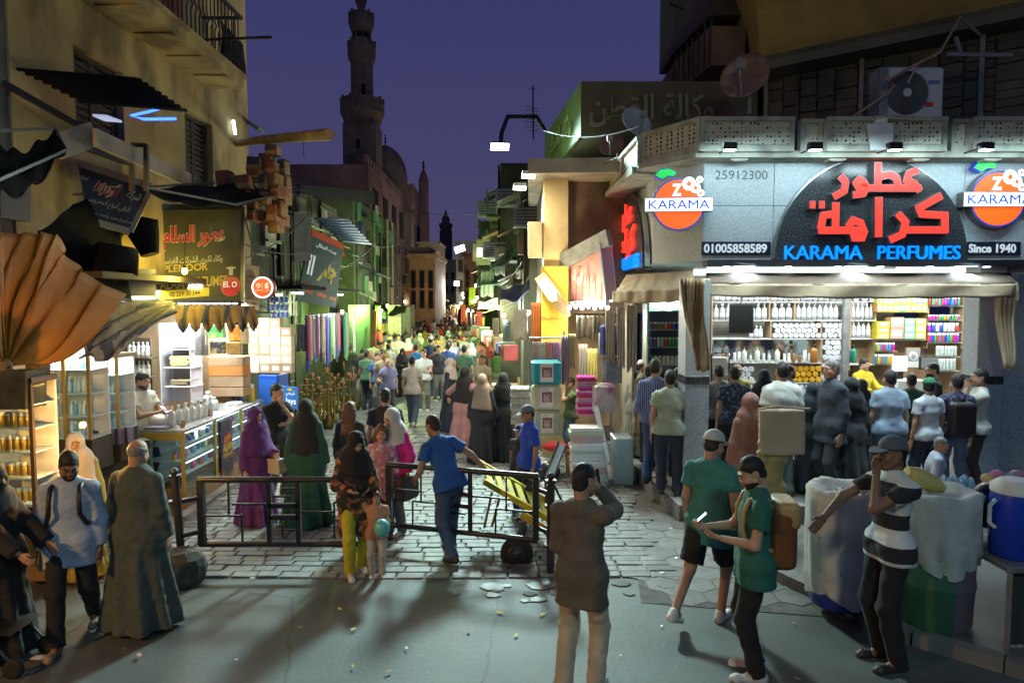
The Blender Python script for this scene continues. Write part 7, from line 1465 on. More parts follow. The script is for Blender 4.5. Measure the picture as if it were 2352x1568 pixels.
# ---------------------------------------------------------------- shop of cloth and bedding on the right
yw = thing('yellow_shop_wall', 'yellow lit shop wall with small red Arabic writing', 'wall', (1.0, 13.1, 1.5)); yx0, yx1 = X(1243, 13.1), X(1302, 13.1)
loc0(MB().box((yx0, 13.05, Z(800, 13.1)), (yx1+.02, 13.19, Z(612, 13.1))), 'panel', mat('yellow_board', (.62, .4, .04), .7, .08, 2), yw); o = text('lettering', arab('مصطفى كرامة'), rl, None, Vector((X(1262, 13.05), 13.048, Z(731, 13.05))), (1, 0, 0), (0, 0, 1), X(1282, 13)-X(1243, 13), .09, .003, .02); par(o, yw)
yl_ = thing('strip_lamp', 'bright tilted strip lamp under a tin hood above the yellow wall', 'lamp', P(1255, 655, 12.8)); loc0(MB().bar(P(1247, 642, 12.85), P(1266, 663, 12.75), .06), 'tube', emis('warm_tube', (1., .9, .6), 9), yl_); loc0(MB().slab([P(1228, 640, 12.9), P(1262, 690, 12.7), P(1290, 680, 12.7), P(1250, 625, 12.9)], .02), 'hood', pale_wood, yl_)
light('POINT', 'strip_lamp_light', P(1262, 668, 12.55), 75, (1., .82, .45), None, .08)
for k in range(7): o = MB().slab([P(1262+k*5, 668+k*6, 12.6), P(1278+k*5, 664+k*6, 12.6), P(1280+k*5, 690+k*6, 12.5), P(1266+k*5, 694+k*6, 12.5)][::-1], .015).build('fan_slat', wood); tag(o, 'wooden slat fanned out beneath the strip lamp', 'slat', 'wooden slats beneath the strip lamp')
pdrape('orange patterned cloth hanging beside the yellow wall', 'hanging_cloth', P(1222, 695, 13.3), P(1242, 695, 13.2), .75, mat('orange_cloth', (.5, .16, .04), .9, .2, 4, stripe=(6, (.3, .08, .03), 'X', .6)))
pdrape('white cloth hanging from the green shop on the right', 'hanging_cloth', P(1182, 710, 16.5), P(1212, 710, 16.2), .75, mat('white_cloth', (.5, .5, .46), .9, .15, 4))
ps = thing('pink_sign', 'pink faced shop sign box with faint Arabic lettering and a tin roof', 'sign', P(1345, 620, 13.0)); q4 = [P(1298, 600, 13.3), P(1380, 565, 12.3), P(1393, 690, 12.3), P(1302, 692, 13.3)]
loc0(MB().slab([q4[3], q4[2], q4[1], q4[0]], .25), 'face', mat('pink_face', (.45, .2, .2), .5, .08, 3), ps); loc0(MB().slab([P(1393, 695, 12.28), P(1418, 690, 13), P(1404, 545, 13), P(1378, 560, 12.28)], .04), 'side', white_p, ps); loc0(MB().bar(P(1284, 606, 13.3), P(1400, 545, 12.2), .12, .3), 'tin_roof', greym, ps); loc0(MB().bar(P(1298, 698, 13.28), P(1395, 696, 12.28), .1), 'sill', white_p, ps)
o = text('lettering', arab('رقية'), mat('pale_pink', (.55, .33, .33), .6), None, (q4[0]+q4[1]+q4[2]+q4[3])/4-Vector((.1, .1, 0)), (q4[1]-q4[0]).normalized()*Vector((1, 1, 0)), (0, 0, 1), .42, .3, .004, .02); par(o, ps)
cs = thing('cloth_shop', 'small cloth shop crammed with linen between the yellow wall and the corner shop', 'shop', (1.7, 14, 0)); loc0(MB().box((1.05, 15.4, 0), (2.6, 15.5, 3.3)), 'back_wall', pale_wood, cs); loc0(MB().box((1.08, 13.3, 3.25), (2.2, 15.4, 3.3)), 'ceiling', pale_wood, cs); loc0(MB().box((2.2, 12.5, .0), (2.24, 15.3, 3.2)), 'side_wall', cream2, cs)
light('AREA', 'cloth_shop_light', (1.6, 12.7, 3.05), 60, (1., .95, .8), (1.4, 12.2, 0), .6, .4)
def bundle(label, u0, u1, v0, v1, y, d, m, pic=None, cat='bedding'):
    a, b = P(u0, v1, y), P(u1, v0, y); t = obj('bedding_pack', MB().bbox((a.x, y, a.z), (b.x, y+d, b.z), .05).mesh('bedding_pack'), m); tag(t, label, cat)
    if pic:
        w = (b.x-a.x); h = b.z-a.z; MB().box((a.x+w*.28, y-.012, a.z+h*.1), (b.x-w*.28, y-.001, b.z-h*.12)).build('label', white_p, t); MB().box((a.x+w*.33, y-.02, a.z+h*.3), (b.x-w*.33, y-.0125, b.z-h*.28)).build('picture', mat('bed_photo', (.2, .12, .13), .5), t); MB().ball((a.x+w*.5, y-.02, a.z+h*.42), (w*.13, .01, h*.1), 10, 6).ball((a.x+w*.44, y-.022, a.z+h*.56), (w*.05, .01, h*.06), 8, 6).ball((a.x+w*.56, y-.022, a.z+h*.56), (w*.05, .01, h*.06), 8, 6).build('bed_print', mat('bed_pink', (.5, .36, .38), .6), t)
        o = text('lettering', 'Quality', rl, None, Vector((a.x+w*.42, y-.0126, b.z-h*.2)), (1, 0, 0), (0, 0, 1), w*.2, h*.06, .003); o.parent = t
    return t
bundle('turquoise wrapped bedding pack with a picture label, on top', 1222, 1290, 828, 882, 12.0, .4, mat('turquoise_pack', (.03, .3, .38), .3, .1, 4), 1); bundle('cream wrapped bedding pack with a picture label, beneath the turquoise one', 1222, 1290, 884, 940, 12.0, .4, mat('cream_pack', (.5, .5, .38), .35, .1, 4), 1); bundle('pale green wrapped bedding pack at the bottom behind the stool', 1224, 1290, 942, 1000, 12.0, .4, mat('green_pack', (.35, .45, .36), .4, .1, 4), 1)
for k in range(11): a = P(1172, 936-k*7.6, 12.4); o = MB().bbox((a.x+rg.uniform(0, .03), 12.4, a.z-.3), (a.x+.40+rg.uniform(-.03, .02), 12.75, a.z-.3+.056), .02).build('folded_quilt', mat('quilt_%d' % (k % 2), ((.5, .5, .46), (.36, .4, .38))[k % 2], .9, .3, 12)); tag(o, ('white' if k % 2 == 0 else 'grey')+' folded quilt in the tall pile beside the turquoise pack', 'quilt', 'folded quilts, '+('white' if k % 2 == 0 else 'grey'))
tw = [(.55, .25, .4), (.5, .04, .12), (.5, .05, .4), (.6, .4, .5), (.4, .02, .25), (.55, .1, .35), (.3, .3, .45)]
for k in range(17): a = P(1327, 955-k*5.3, 11.7); o = MB().bbox((a.x+rg.uniform(-.015, .02), 11.7, a.z), (a.x+.34+rg.uniform(-.04, .02), 12.0, a.z+.037), .014).build('folded_towel', mat('towel_%d' % (k % 7), tw[k % 7], .95, .15, 9)); tag(o, ['pale pink', 'red', 'magenta', 'lilac pink', 'deep crimson', 'rose', 'greyish mauve'][k % 7]+' folded towel in the pile beside the boy', 'towel', 'folded towels, '+['pale pink', 'red', 'magenta', 'lilac', 'crimson', 'rose', 'mauve'][k % 7])
bx = [white_p, mat('pinkish_box', (.5, .38, .38), .6), mat('pale_green_box', (.45, .55, .42), .6), mat('red_edge_box', (.4, .1, .15), .6)]
for k in range(15):
    z = .03+k*.062; w = .56-.004*k+rg.uniform(-.03, .03); o = MB().bbox((1.02+rg.uniform(-.02, .03)-.005*k, 11.0+.01*k, z), (1.02+w, 11.5, z+.056), .008).build('flat_box', bx[rg.choice((0, 0, 0, 1, 2, 3))]); o.rotation_euler = (0, 0, 0); tag(o, 'flat linen box in the leaning pile on the paving by the kerb', 'box', 'flat linen boxes by the kerb')
tag(MB().bbox((1.68, 11.1, .02), (2.0, 11.6, .8), .02).build('plastic_crate', mat('clear_crate', (.4, .5, .5), .3, .1, 4)), 'pale plastic crate beside the pile of flat boxes', 'crate')
tag(MB().slab([P(1395, 1065, 11.0), P(1402, 1060, 11.0), P(1372, 930, 11.3), P(1362, 935, 11.3)], .3).build('tilted_lid', white_p), 'white framed lid leaning against the pile of boxes', 'lid')
bundle('clear bag with a folded blue quilt hanging by the cloth shop door', 1378, 1432, 745, 815, 11.9, .25, mat('blue_quilt', (.04, .06, .22), .35, .4, 7)); bundle('clear bag of grey blue blankets below the blue quilt', 1385, 1430, 820, 880, 11.9, .25, mat('grey_blanket', (.18, .24, .28), .4, .4, 8)); bundle('clear bag of printed pillows with yellow and plum shapes', 1362, 1415, 882, 945, 11.6, .25, mat('printed_bag', (.5, .46, .46), .4, .2, 5, dark=(.3, .08, .2), dscale=5, damt=.9))
for (u0, u1, v, h, y, rgb, l) in ((1290, 1308, 770, .85, 12.2, (.3, .26, .32), 'grey mauve patterned cloth'), (1308, 1322, 766, .6, 12.2, (.42, .38, .2), 'yellow striped cloth'), (1325, 1362, 725, .4, 12.2, (.5, .45, .33), 'cream shirt'), (1362, 1392, 725, .3, 12.1, (.45, .4, .3), 'beige towel'), (1392, 1412, 712, .9, 11.9, (.42, .38, .3), 'long cream cloth'), (1418, 1436, 705, 1.0, 11.7, (.4, .37, .32), 'pale grey striped cloth'), (1440, 1462, 700, 1.1, 11.6, (.36, .33, .28), 'grey beige striped cloth'), (1224, 1238, 785, .5, 12.3, (.5, .3, .25), 'salmon garment'), (1238, 1254, 785, .5, 12.3, (.5, .46, .4), 'cream garment'), (1254, 1270, 785, .5, 12.3, (.5, .22, .16), 'red printed garment'), (1270, 1288, 785, .5, 12.3, (.4, .2, .34), 'mauve garment'), (1330, 1350, 790, .9, 13, (.3, .25, .2), 'brown cloth'), (1350, 1372, 800, .8, 13, (.5, .42, .12), 'mustard cloth')): hcloth(l+' hanging at the cloth shop', P(u0, v, y), P(u1, v, y), h, rgb)
rl_ = thing('clothes_rail', 'iron clothes rail above the bedding packs', 'rail', P(1255, 780, 12.3))
for a_, b_ in (((1216, 776, 12.3), (1296, 776, 12.3)), ((1216, 776, 12.3), (1217, 900, 12.3)), ((1296, 760, 12.3), (1296, 880, 12.3))): loc0(MB().tube([P(*a_), P(*b_)], .018, 6), 'tube', greym, rl_)
sl_ = thing('wooden_stool', 'round wooden stool beside the boy in green', 'stool', (.86, 11.75, 0)); MB().lathe([(.17, .42), (.18, .44), (.17, .46)], n=16).build('seat', wood, sl_)
for k in range(4): a = R(45+90*k); MB().bar((.13*math.cos(a), .13*math.sin(a), .42), (.17*math.cos(a), .17*math.sin(a), 0), .035).build('leg', wood, sl_)
tag(MB().ball((.75, 11.7, .53), (.24, .16, .08), 14, 8).build('red_cloth', mat('red_bundle', (.6, .03, .03), .8, .2, 6, .5, 9)), 'crumpled bright red cloth on the round stool', 'cloth')
tag(MB().ball((.62, 11.4, .16), (.2, .16, .17), 14, 10).build('rubbish_bag', mat('black_bag', (.012, .012, .014), .3, .2, 8, .8, 9)), 'black plastic bag on the ground by the stool', 'bag')
wc_ = thing('wooden_crate_stand', 'wooden slatted stand on the right of the street before the green house', 'stand', (-.3, 17.5, 0))
for k in range(5): MB().box((-.5, -.3, .15+k*.17), (.5, .3, .22+k*.17)).build('slat', pale_wood, wc_)
for a, b in ((-.48, -.28), (.48, -.28), (-.48, .28), (.48, .28)): MB().bar((a, b, 0), (a, b, 1.05), .05).build('post', pale_wood, wc_)
for k, (x, y, h) in enumerate(((.25, 14.6, .5), (.5, 14.2, .45), (.05, 15.4, .6), (.45, 15.3, .9))): tag(MB().bbox((x-.18, y-.18, .02), (x+.18, y+.18, h), .03).build('goods_bin', (white_p, cardl, greym, dkwood)[k]), ['white plastic bin', 'pale card bin', 'grey metal bin', 'tall dark bin'][k]+' standing by the quilts on the right', 'bin')
vt = thing('vitrine', 'bright glass fronted cabinet beside the tied curtain on the corner', 'cabinet', P(1532, 860, 11.9)); vy = 11.9; vx0, vx1 = X(1490, vy), X(1576, vy)
loc0(MB().box((vx0, vy+.35, .25), (vx1, vy+.4, Z(682, vy))), 'back_panel', mat('dark_back', (.08, .12, .15), .5), vt); loc0(MB().box((vx0-.03, vy, .25), (vx0, vy+.4, Z(680, vy))).box((vx1, vy, .25), (vx1+.03, vy+.4, Z(680, vy))), 'side_panel', steel, vt); loc0(MB().box((vx0, vy, .26), (vx1, vy+.005, Z(684, vy))), 'glass_pane', clear, vt); loc0(MB().box((vx0, vy+.04, .25), (vx1, vy+.35, .95)), 'base', white_p, vt)
for v in (714, 757, 797, 838): loc0(MB().box((vx0, vy+.02, Z(v, vy)-.012), (vx1, vy+.34, Z(v, vy))), 'shelf', mat('glass_shelf'), vt)
loc0(MB().bar((vx0+.02, vy+.05, Z(690, vy)), (vx1-.02, vy+.05, Z(690, vy)), .02), 'strip_light', emis('tube_light', (.85, 1., 1.), 5), vt); light('AREA', 'vitrine_light', ((vx0+vx1)/2, vy+.1, Z(690, vy)), 34, WHITE, ((vx0+vx1)/2, vy+.25, 0), vx1-vx0, .15)
shelf_row('carton', 1494, 1570, 690, 713, vy+.1, 6, 'pale green packet on the top shelf of the corner vitrine', 'packet', 'pale green packets in the vitrine', mats=[mat('mint_carton', (.25, .55, .35), .6), white_p]); shelf_row('jar', 1494, 1572, 740, 756, vy+.08, 9, 'rainbow coloured bottle in the corner vitrine', 'bottle', 'rainbow bottles in the vitrine', mats=rb); shelf_row('jar', 1494, 1572, 775, 796, vy+.08, 9, 'coloured atomiser on the third shelf of the vitrine', 'bottle', 'atomisers in the vitrine', mats=rb+bm_); shelf_row('jar', 1494, 1572, 818, 837, vy+.08, 8, 'small clear bottle on the lowest shelf of the vitrine', 'bottle', 'clear bottles in the vitrine', mats=bm_+rb[3:5])
# ---------------------------------------------------------------- drums and goods on the right pavement
swh = mat('white_sacking', (.56, .55, .5), .8, .16, 4, .9, 8, dark=(.38, .38, .38), dscale=5, damt=.3)
def drum(label, c, r, h, m, cover, m2=None):
    t = thing('drum', label, 'drum', c); prof = [(r*.9, 0), (r*.96, .05), (r, h*.3), (r*1.03, h*.32), (r*1.03, h*.35), (r, h*.37), (r, h*.95)]
    mb = MB().lathe(prof, n=28)
    if m2:
        mb.mi = [1 if (sum(mb.v[i][0] for i in f)/len(f)) > .0 else 0 for f in mb.f]
    mb.build('barrel', [m, m2] if m2 else m, t)
    n = 96; rs2 = []
    for k, (z, f) in enumerate(((cover, 1.03), (cover+.12, 1.07), (h*.6, 1.07), (h*.9, 1.08), (h*1.0, 1.1), (h+.03, 1.02), (h+.02, .8), (h-.03, .5), (h-.02, .2))): rs2.append([(r*f*(1+(.025+.03*(k < 3))*math.sin(11*a+1.6*k)*(k < 6)+.024*math.sin(21*a+2.7*k)*(k < 7))*math.cos(a), r*f*(1+(.025+.03*(k < 3))*math.sin(11*a+1.6*k)*(k < 6)+.024*math.sin(21*a+2.7*k)*(k < 7))*math.sin(a), z+.012*math.sin(5*a+k)+(.05*math.sin(3*a+c[0]) if k == 0 else 0)) for a in [6.283*i/n for i in range(n)]])
    MB().rings(rs2, False, True, 0, True).build('sack_cover', swh, t); return t
drum('blue drum with a draped white sack cover on the near pavement', (3.2, 6.5, .12), .3, 1.12, mat('drum_blue', (.02, .05, .3), .4, .15, 5), .1)
drum('green and grey drum with a white sack cover behind the boy in stripes', (3.85, 6.1, .12), .325, 1.2, mat('drum_green', (.05, .16, .09), .5, .2, 5), .56, mat('drum_grey', (.16, .13, .15), .5, .2, 5))
tag(MB().tube([P(2082, 1082, 6.2), P(2105, 1092, 6.2), P(2140, 1110, 6.2), P(2164, 1122, 6.2)], [.05, .085, .085, .05], 12).build('yellow_bundle', mat('pale_yellow', (.55, .45, .14), .8, .1, 6, .3, 20)), 'pale yellow wrapped roll lying on the second drum', 'roll')
wp = thing('water_pack', 'shrink wrapped pack of pale blue water bottles behind the second drum', 'bottles', P(2200, 1150, 6.7)); wbm = mat('water_plastic', (.3, .5, .68), .12, .1, 8, spec=.9)
for i in range(3):
    for j in range(2): loc0(MB().lathe([(.045, 0), (.045, .2), (.03, .27), (.015, .3)], (P(2180+i*24, 1160, 6.6).x, 6.6+j*.1, P(2180, 1165, 6.6).z), 10), 'bottle', wbm, wp)
tb = thing('steel_table', 'low grey metal table at the right edge', 'table', (4.95, 6.0, 0)); MB().bbox((-.82, -.45, .79), (.8, .4, .84), .01).build('top', greym, tb)
for a, b in ((-.77, -.4), (-.77, .35), (.7, -.4), (.7, .35)): MB().bar((a, b, .12), (a, b, .79), .04).build('leg', greym, tb)
MB().box((-.74, -.37, .14), (.7, -.34, .78)).build('apron', mat('dark_side', (.05, .05, .05), .7), tb)
cl_ = thing('water_cooler', 'blue water cooler jug with white lid at the right edge', 'cooler', (4.36, 5.82, .84)); MB().lathe([(.16, 0), (.185, .03), (.19, .5), (.18, .56)], n=24).build('body', mat('cooler_blue', (.01, .05, .5), .35), cl_); MB().lathe([(.19, .56), (.19, .62), (.12, .67)], n=24).build('lid', white_p, cl_); MB().tube([(-.19, -.03, .5), (-.24, -.03, .45), (-.24, -.03, .3), (-.19, -.03, .26)], .018, 8).build('handle', white_p, cl_)
for k, (dx, m_) in enumerate(((0, (.6, .5, .2)), (.08, (.6, .2, .4)), (.16, (.1, .5, .5)), (.24, (.6, .3, .4)))): o = MB().ball(P(2270+k*22, 1098-(k % 2)*8, 6.5), (.07, .06, .05), 10, 6).build('toy_flower', mat('toy_%d' % k, m_, .6)); tag(o, ['yellow', 'pink', 'turquoise', 'rose'][k]+' frilly toy on the heap at the right edge', 'toy')
tag(MB().ball(P(2275, 1160, 6.3), (.2, .16, .22), 14, 10).build('dark_sack', mat('black_bag', (.012, .012, .014), .3)), 'dark sack behind the table at the right edge', 'sack'); tag(MB().ball(P(2275, 1122, 6.45), (.12, .1, .07), 12, 8).build('brown_sack', mat('brown_bag', (.35, .28, .18), .8)), 'olive brown bag below the frilly toys', 'bag')
# ---------------------------------------------------------------- people
K = cloth; c_blk = (.012, .012, .014); c_dk = (.022, .022, .026); c_jean = (.05, .085, .16); c_navy = (.018, .028, .055); c_wh = (.55, .56, .56); c_beige = (.38, .31, .22)
def PP(u, vt, vf, b=0.): p = G(u, vf, b); return dict(loc=(p.x, p.y, b), h=Z(vt, p.y)-b)
def PH(u, vt, h, b=0.): y = (CAMZ-b-h)*F/(vt-690); y = y*1.0; return dict(loc=(X(u, y), y, b), h=h)
def PY(u, vt, y, b=0.): return dict(loc=(X(u, y), y, b), h=Z(vt, y)-b)
rest_on = lambda o, i, dz=0: jpos(o, i)+Vector((0, 0, dz))
def phone(o, i, label, tilt=(.6, 0, 0), off=(0, 0, 0)):
    p = jpos(o, i)+Vector(off); t = MB().bbox((-.036, -.004, -.075), (.036, .006, .075), .003).build('phone', blackp, loc=p); t.rotation_euler = (tilt[0], tilt[1], o.rotation_euler.z+tilt[2]); tag(t, label, 'phone'); MB().box((-.032, -.0055, -.07), (.032, -.0045, .07)).build('screen', emis('phone_screen', (.6, .75, .9), .7), t)
def rucksack(o, label, m, m2, s=1.0, flap=True, dp=.1):
    c = jpos(o, 3); a = o.rotation_euler.z; t = thing('rucksack', label, 'rucksack', c, a); S = SDF(.05); S.box(np.array([[1, 0, 0, 0], [0, 1, 0, .175*s], [0, 0, 1, -.13], [0, 0, 0, 1.]]), (.1*s, .035*s, .17*s), .06*s); v, f = S.mesh(.018, .003, 5); obj('bag', npmesh('bag', v, f), m, t)
    S = SDF(.02); S.box(np.array([[1, 0, 0, 0], [0, 1, 0, .2*s], [0, 0, 1, .05], [0, 0, 0, 1.]]), (.11*s, .04*s, .05*s), .05*s); v, f = S.mesh(.018, .002, 6)
    if flap: obj('flap', npmesh('flap', v, f), m2, t)
    for q in (-1, 1): MB().tube([(q*.1, .14, .07), (q*.11, .03, .185), (q*.112, -dp*.7, .165), (q*.115, -dp-.01, .07), (q*.12, -dp-.02, -.06), (q*.155, -.1, -.16), (q*.165, .02, -.2), (q*.13, .15, -.24)], .02, 6).build('strap', m2, t)
def handbag(o, i, label, m, s=.16, drop=.12, h=.2):
    p = jpos(o, i); t = thing('handbag', label, 'bag', p, o.rotation_euler.z+R(90)); MB().rings([[(x*w, y*.06, z) for x, y in ((-1, -1), (1, -1), (1, 1), (-1, 1))] for w, z in ((s*.8, -drop-h), (s, -drop-h+.03), (s*.85, -drop))], True, True).build('body', m, t); MB().tube([(-s*.6, 0, -drop), (-s*.3, 0, -.03), (0, 0, -.01), (s*.3, 0, -.03), (s*.6, 0, -drop)], .012, 6).build('handle', m, t)
# near figures
o = person(**PP(1335, 1066, 1592), face=155, label='man in a loose dark grey sweater and beige trousers, hand at his face', skin=1, top=K((.12, .098, .075)), bot=K((.5, .42, .3)), sleeve=1.97, hem=.70, ra=(-.06, -.16, 1.56), re=(-.55, -.5, -1), la=(.12, -.24, 1.0), le=(.25, .3, -1), rh='hold', head=(-22, 8), collar=K((.12, .098, .075)), shoes=SHOE_W(), fat=.92, lf=(.12, .06, 0), rf=(-.1, -.06, 0)); phone(o, 1, 'phone held to the ear of the man in the dark sweater', (.2, 0, 1.2), (.0, .02, .05))
o = person(**PP(1728, 1045, 1550), face=-98, label='bearded man in a dark green t shirt looking at his phone, wearing a rucksack', skin=0, top=K((.02, .13, .10)), bot=K(c_blk), beard=True, ra=(-.02, -.36, 1.17), la=(.1, -.27, 1.12), lh='hold', rh='hold', head=(8, 26), shoes=SHOE_W(), hem=.76, fat=1.08); phone(o, 1, 'phone in the hands of the bearded man in green', (-.8, 0, 0), (-.06, .0, .06)); rucksack(o, 'brown leather rucksack with a tan flap on the bearded man', mat('brown_leather', (.16, .06, .02), .55, .2, 5), mat('tan_leather', (.42, .27, .1), .55, .15, 5), 1.1)
o = person(**PP(1628, 988, 1428), face=140, label='man in a teal t shirt, black shorts and pale cap striding away', skin=1, top=K((.04, .20, .18)), bot=K(c_blk), shorts=True, cap=K((.5, .52, .48)), brim=1., rf=(-.08, -.1, 0), lf=(.12, .42, .13), hem=.74, shoes=SHOE_W(), head=(-10, 18), fat=1.08)
o = person(**PP(2035, 1003, 1525), face=-80, label='boy in a black and white striped t shirt leaning on a drum', skin=3, top=K((.02, .022, .026), pat='stripe'), bot=K(c_blk), cap=K((.09, .11, .14)), brim=1., la=(.03, -.16, 1.48), le=(.3, -.5, -1), ra=(-.2, -.42, 1.1), re=(-.6, .3, .2), lh='hold', rh='flat', head=(0, 5), shoes=SHOE_D(), hem=.82, fat=.95)
o = person(**PP(172, 1033, 1470), face=18, label='man in a pale blue shirt and dark trousers walking forward with a rucksack', skin=3, top=K((.30, .38, .52)), bot=K(c_blk), sleeve=1.97, hem=.72, head=(20, 26), shoes=SHOE_T(), fat=1.04, beard=True, rf=(-.08, -.26, 0), lf=(.1, .26, .07), collar=K((.30, .38, .52))); rucksack(o, 'black rucksack worn by the man in the pale blue shirt', blackp, blackp, 1., False, .135)
person(**PP(327, 1010, 1440), face=172, label='old bald man in a long grey galabeya seen from behind', skin=1, gown=K((.06, .078, .07)), bald=True, fat=1.12, gr=(.33, .27), collar=K((.07, .08, .07)), head=(0, 12))
o = person(**PY(-34, 1072, 5.7), face=80, label='person in a black robe at the far left edge pushing a pushchair', skin=1, gown=K(c_blk), hijab=K(c_blk), female=True, niqab=True, ra=(-.15, -.42, 1.0), la=(.15, -.42, 1.0), fat=1.1)
pc = thing('pushchair', 'dark pushchair at the far left edge', 'pushchair', (-4.3, 5.55, 0)); MB().sheet(lambda u, v: (-.25+.5*u, -.2+.4*v, .35+.3*(1-u)**2), 8, 4).build('seat', blackp, pc)
for x, y in ((-.25, -.2), (-.25, .2), (.27, -.2), (.27, .2)):
    MB().tube([(x, y, .1), (0, y, .42), (-.5, y, .9)], .011, 6).build('frame_tube', blackm, pc); w_ = MB().lathe([(.05, -.02), (.08, -.018), (.08, .018), (.05, .02)], (x, y, .08), 16, axis='y').build('wheel', mat('tyre'), pc)
person(**PY(160, 996, 7.35), face=35, label='woman in a cream headscarf half hidden behind the man in pale blue', skin=1, gown=K((.33, .27, .06)), hijab=K((.5, .43, .34)), female=True, hjlen=.45)
o = person(**PY(318, 853, 9.95, .2), face=75, label='bearded seller in a white t shirt behind the glass counter reading his phone', skin=1, top=K(c_wh), bot=K(c_navy), beard=True, la=(.08, -.36, 1.18), ra=(-.08, -.36, 1.2), lh='flat', rh='hold', head=(0, 18), hem=.8); phone(o, 1, 'phone in the hand of the seller in white', (-.9, 0, 0), (.08, 0, .04))
o = person(**PP(592, 935, 1204), face=62, label='woman in purple headscarf and purple skirt with a white blouse', skin=0, female=True, gown=K((.12, .03, .17)), hijab=K((.085, .022, .14)), hjlen=.56, la=(.12, -.25, 1.05)); handbag(o, 0, 'cream handbag held by the woman in purple', mat('cream_bag', (.5, .45, .36), .6), .15, .05)
tag(MB().lathe([(.25, 0), (.22, .12), (.2, .3)], n=24, cap=False).build('blouse_hem', K(c_wh), loc=(o.location.x, o.location.y, .55)), 'white blouse hem of the woman in purple', 'clothing') if False else None
person(**PP(640, 882, 1145), face=55, label='man in a black t shirt with a hand at his chin', skin=1, top=K(c_blk), bot=K((.10, .10, .06)), la=(.0, -.14, 1.44), le=(.4, -.5, -1), ra=(.12, -.24, 1.17), lh='hold', head=(20, 4))
person(**PP(707, 918, 1206), face=182, label='woman in a dark green robe with long black veil, back turned', female=True, gown=K((.012, .075, .05)), hijab=K((.012, .018, .018)), hjlen=.78, gr=(.34, .29), fat=1.08)
person(**PY(800, 922, 9.5), face=170, label='woman with long light brown hair and dark top, back turned', female=True, top=K(c_dk), bot=K(c_jean), hair=1, long=True, sleeve=1.95, hem=.7)
person(**PY(882, 892, 9.9), face=190, label='shaven headed man in a black shirt seen from behind the girls', top=K(c_dk), bot=K(c_dk), skin=1, hair=0, fat=1.12)
person(**PP(818, 990, 1318), face=25, label='woman in black headscarf, bright patterned robe and yellow trousers', female=True, skin=0, top=K((.02, .02, .022), pat='bright'), bot=K((.45, .42, .03)), sleeve=1.97, hem=.5, hijab=K(c_blk), la=(.26, -.2, .82), ra=(-.12, -.25, 1.1), head=(15, 24), shoes=SHOE_W(), lf=(.09, .08, 0), rf=(-.09, -.1, 0))
person(**PY(872, 975, 8.6), face=12, label='smiling girl with auburn hair in a pink flowered top', female=True, skin=0, top=K((.42, .16, .2), pat='bloom'), bot=K((.1, .06, .14)), hair=3, long=True, hem=.62, sleeve=1.9, head=(0, 8))
o = person(**PP(908, 938, 1226), face=-25, label='young woman in white headscarf and magenta top carrying a black bag', female=True, skin=0, top=K((.5, .02, .22)), bot=K((.1, .1, .11)), sleeve=1.97, hem=.76, hijab=K((.5, .5, .48)), hjlen=.34, head=(-12, 22), shoes=SHOE_W(), la=(.28, -.1, .9), ra=(-.15, -.28, 1.1)); handbag(o, 0, 'black tote bag carried by the woman in magenta', blackp, .17, .02, .3)
o = person(**PP(866, 1128, 1324), face=8, label='small curly haired child in grey and orange holding a balloon', skin=0, top=K((.38, .2, .13)), bot=K((.45, .43, .4)), hair=3, ra=(-.2, -.06, 1.75), la=(.16, -.3, 1.1), hem=.8, shoes=SHOE_W(), fat=1.12); p = jpos(o, 0)
bl_ = thing('balloon', 'turquoise balloon held by the small child', 'balloon', p+Vector((0, -.1, .03))); MB().ball((0, 0, 0), (.085, .085, .1), 16, 12).build('skin', mat('turquoise_rubber', (.12, .5, .45), .35, spec=.6), bl_); MB().lathe([(.004, -.1), (.014, -.115)], n=8).build('knot', mat('turquoise_rubber'), bl_)
person(**dict(loc=tuple(G(1035, 1285)), h=1.74), face=215, label='man in a blue t shirt and jeans stooping behind the right gate', skin=2, top=K((.02, .10, .34)), bot=K(c_jean), lean=24, roll=6, rf=(-.1, -.2, 0), lf=(.1, .22, .06), la=(.3, -.3, .95), ra=(-.48, .05, 1.02), re=(-1, .5, 0), head=(10, -5), hem=.84, shoes=SHOE_D())
person(**PY(1215, 930, 9.2), face=-70, label='man in a bright blue polo shirt and grey cap beside the yellow cart', skin=2, top=K((.012, .06, .5)), bot=K(c_dk), cap=K((.15, .17, .2)), brim=1., hem=.84, sleeve=.7, collar=K((.012, .06, .5)), fat=1.08, head=(5, 14))
person(**PY(1195, 975, 9.6), face=-40, label='child in a dark cap beside the man in bright blue', skin=2, top=K(c_dk), bot=K(c_jean), cap=K(c_dk), brim=1.)
# the four women
person(**PP(1035, 823, 992), face=75, label='woman in a navy robe and white headscarf turning her head', female=True, skin=0, gown=K(c_navy), hijab=K((.5, .46, .44)), head=(-10, 5))
person(**PP(1068, 845, 1036), face=160, label='woman wrapped in a pink robe and black shawl, arm raised', female=True, skin=1, gown=K((.36, .19, .2)), hijab=K(c_blk), hjlen=.62, gr=(.36, .3), la=(.4, -.3, 1.25), fat=1.1, **{'ra': (-.45, -.1, 1.35)})
person(**PP(1108, 860, 1060), face=172, label='woman in a black embroidered robe and taupe headscarf walking away', female=True, gown=K((.016, .02, .024)), hijab=K((.27, .22, .18)), hjlen=.58, fat=1.08, lf=(.1, -.2, 0), rf=(-.1, .2, .05))
person(**PP(1156, 857, 1056), face=190, label='woman in a hooded black robe walking away on the right', female=True, gown=K((.014, .02, .024)), hijab=K((.012, .016, .02)), hjlen=.45, fat=1.05, lf=(.1, .2, .05), rf=(-.1, -.2, 0))
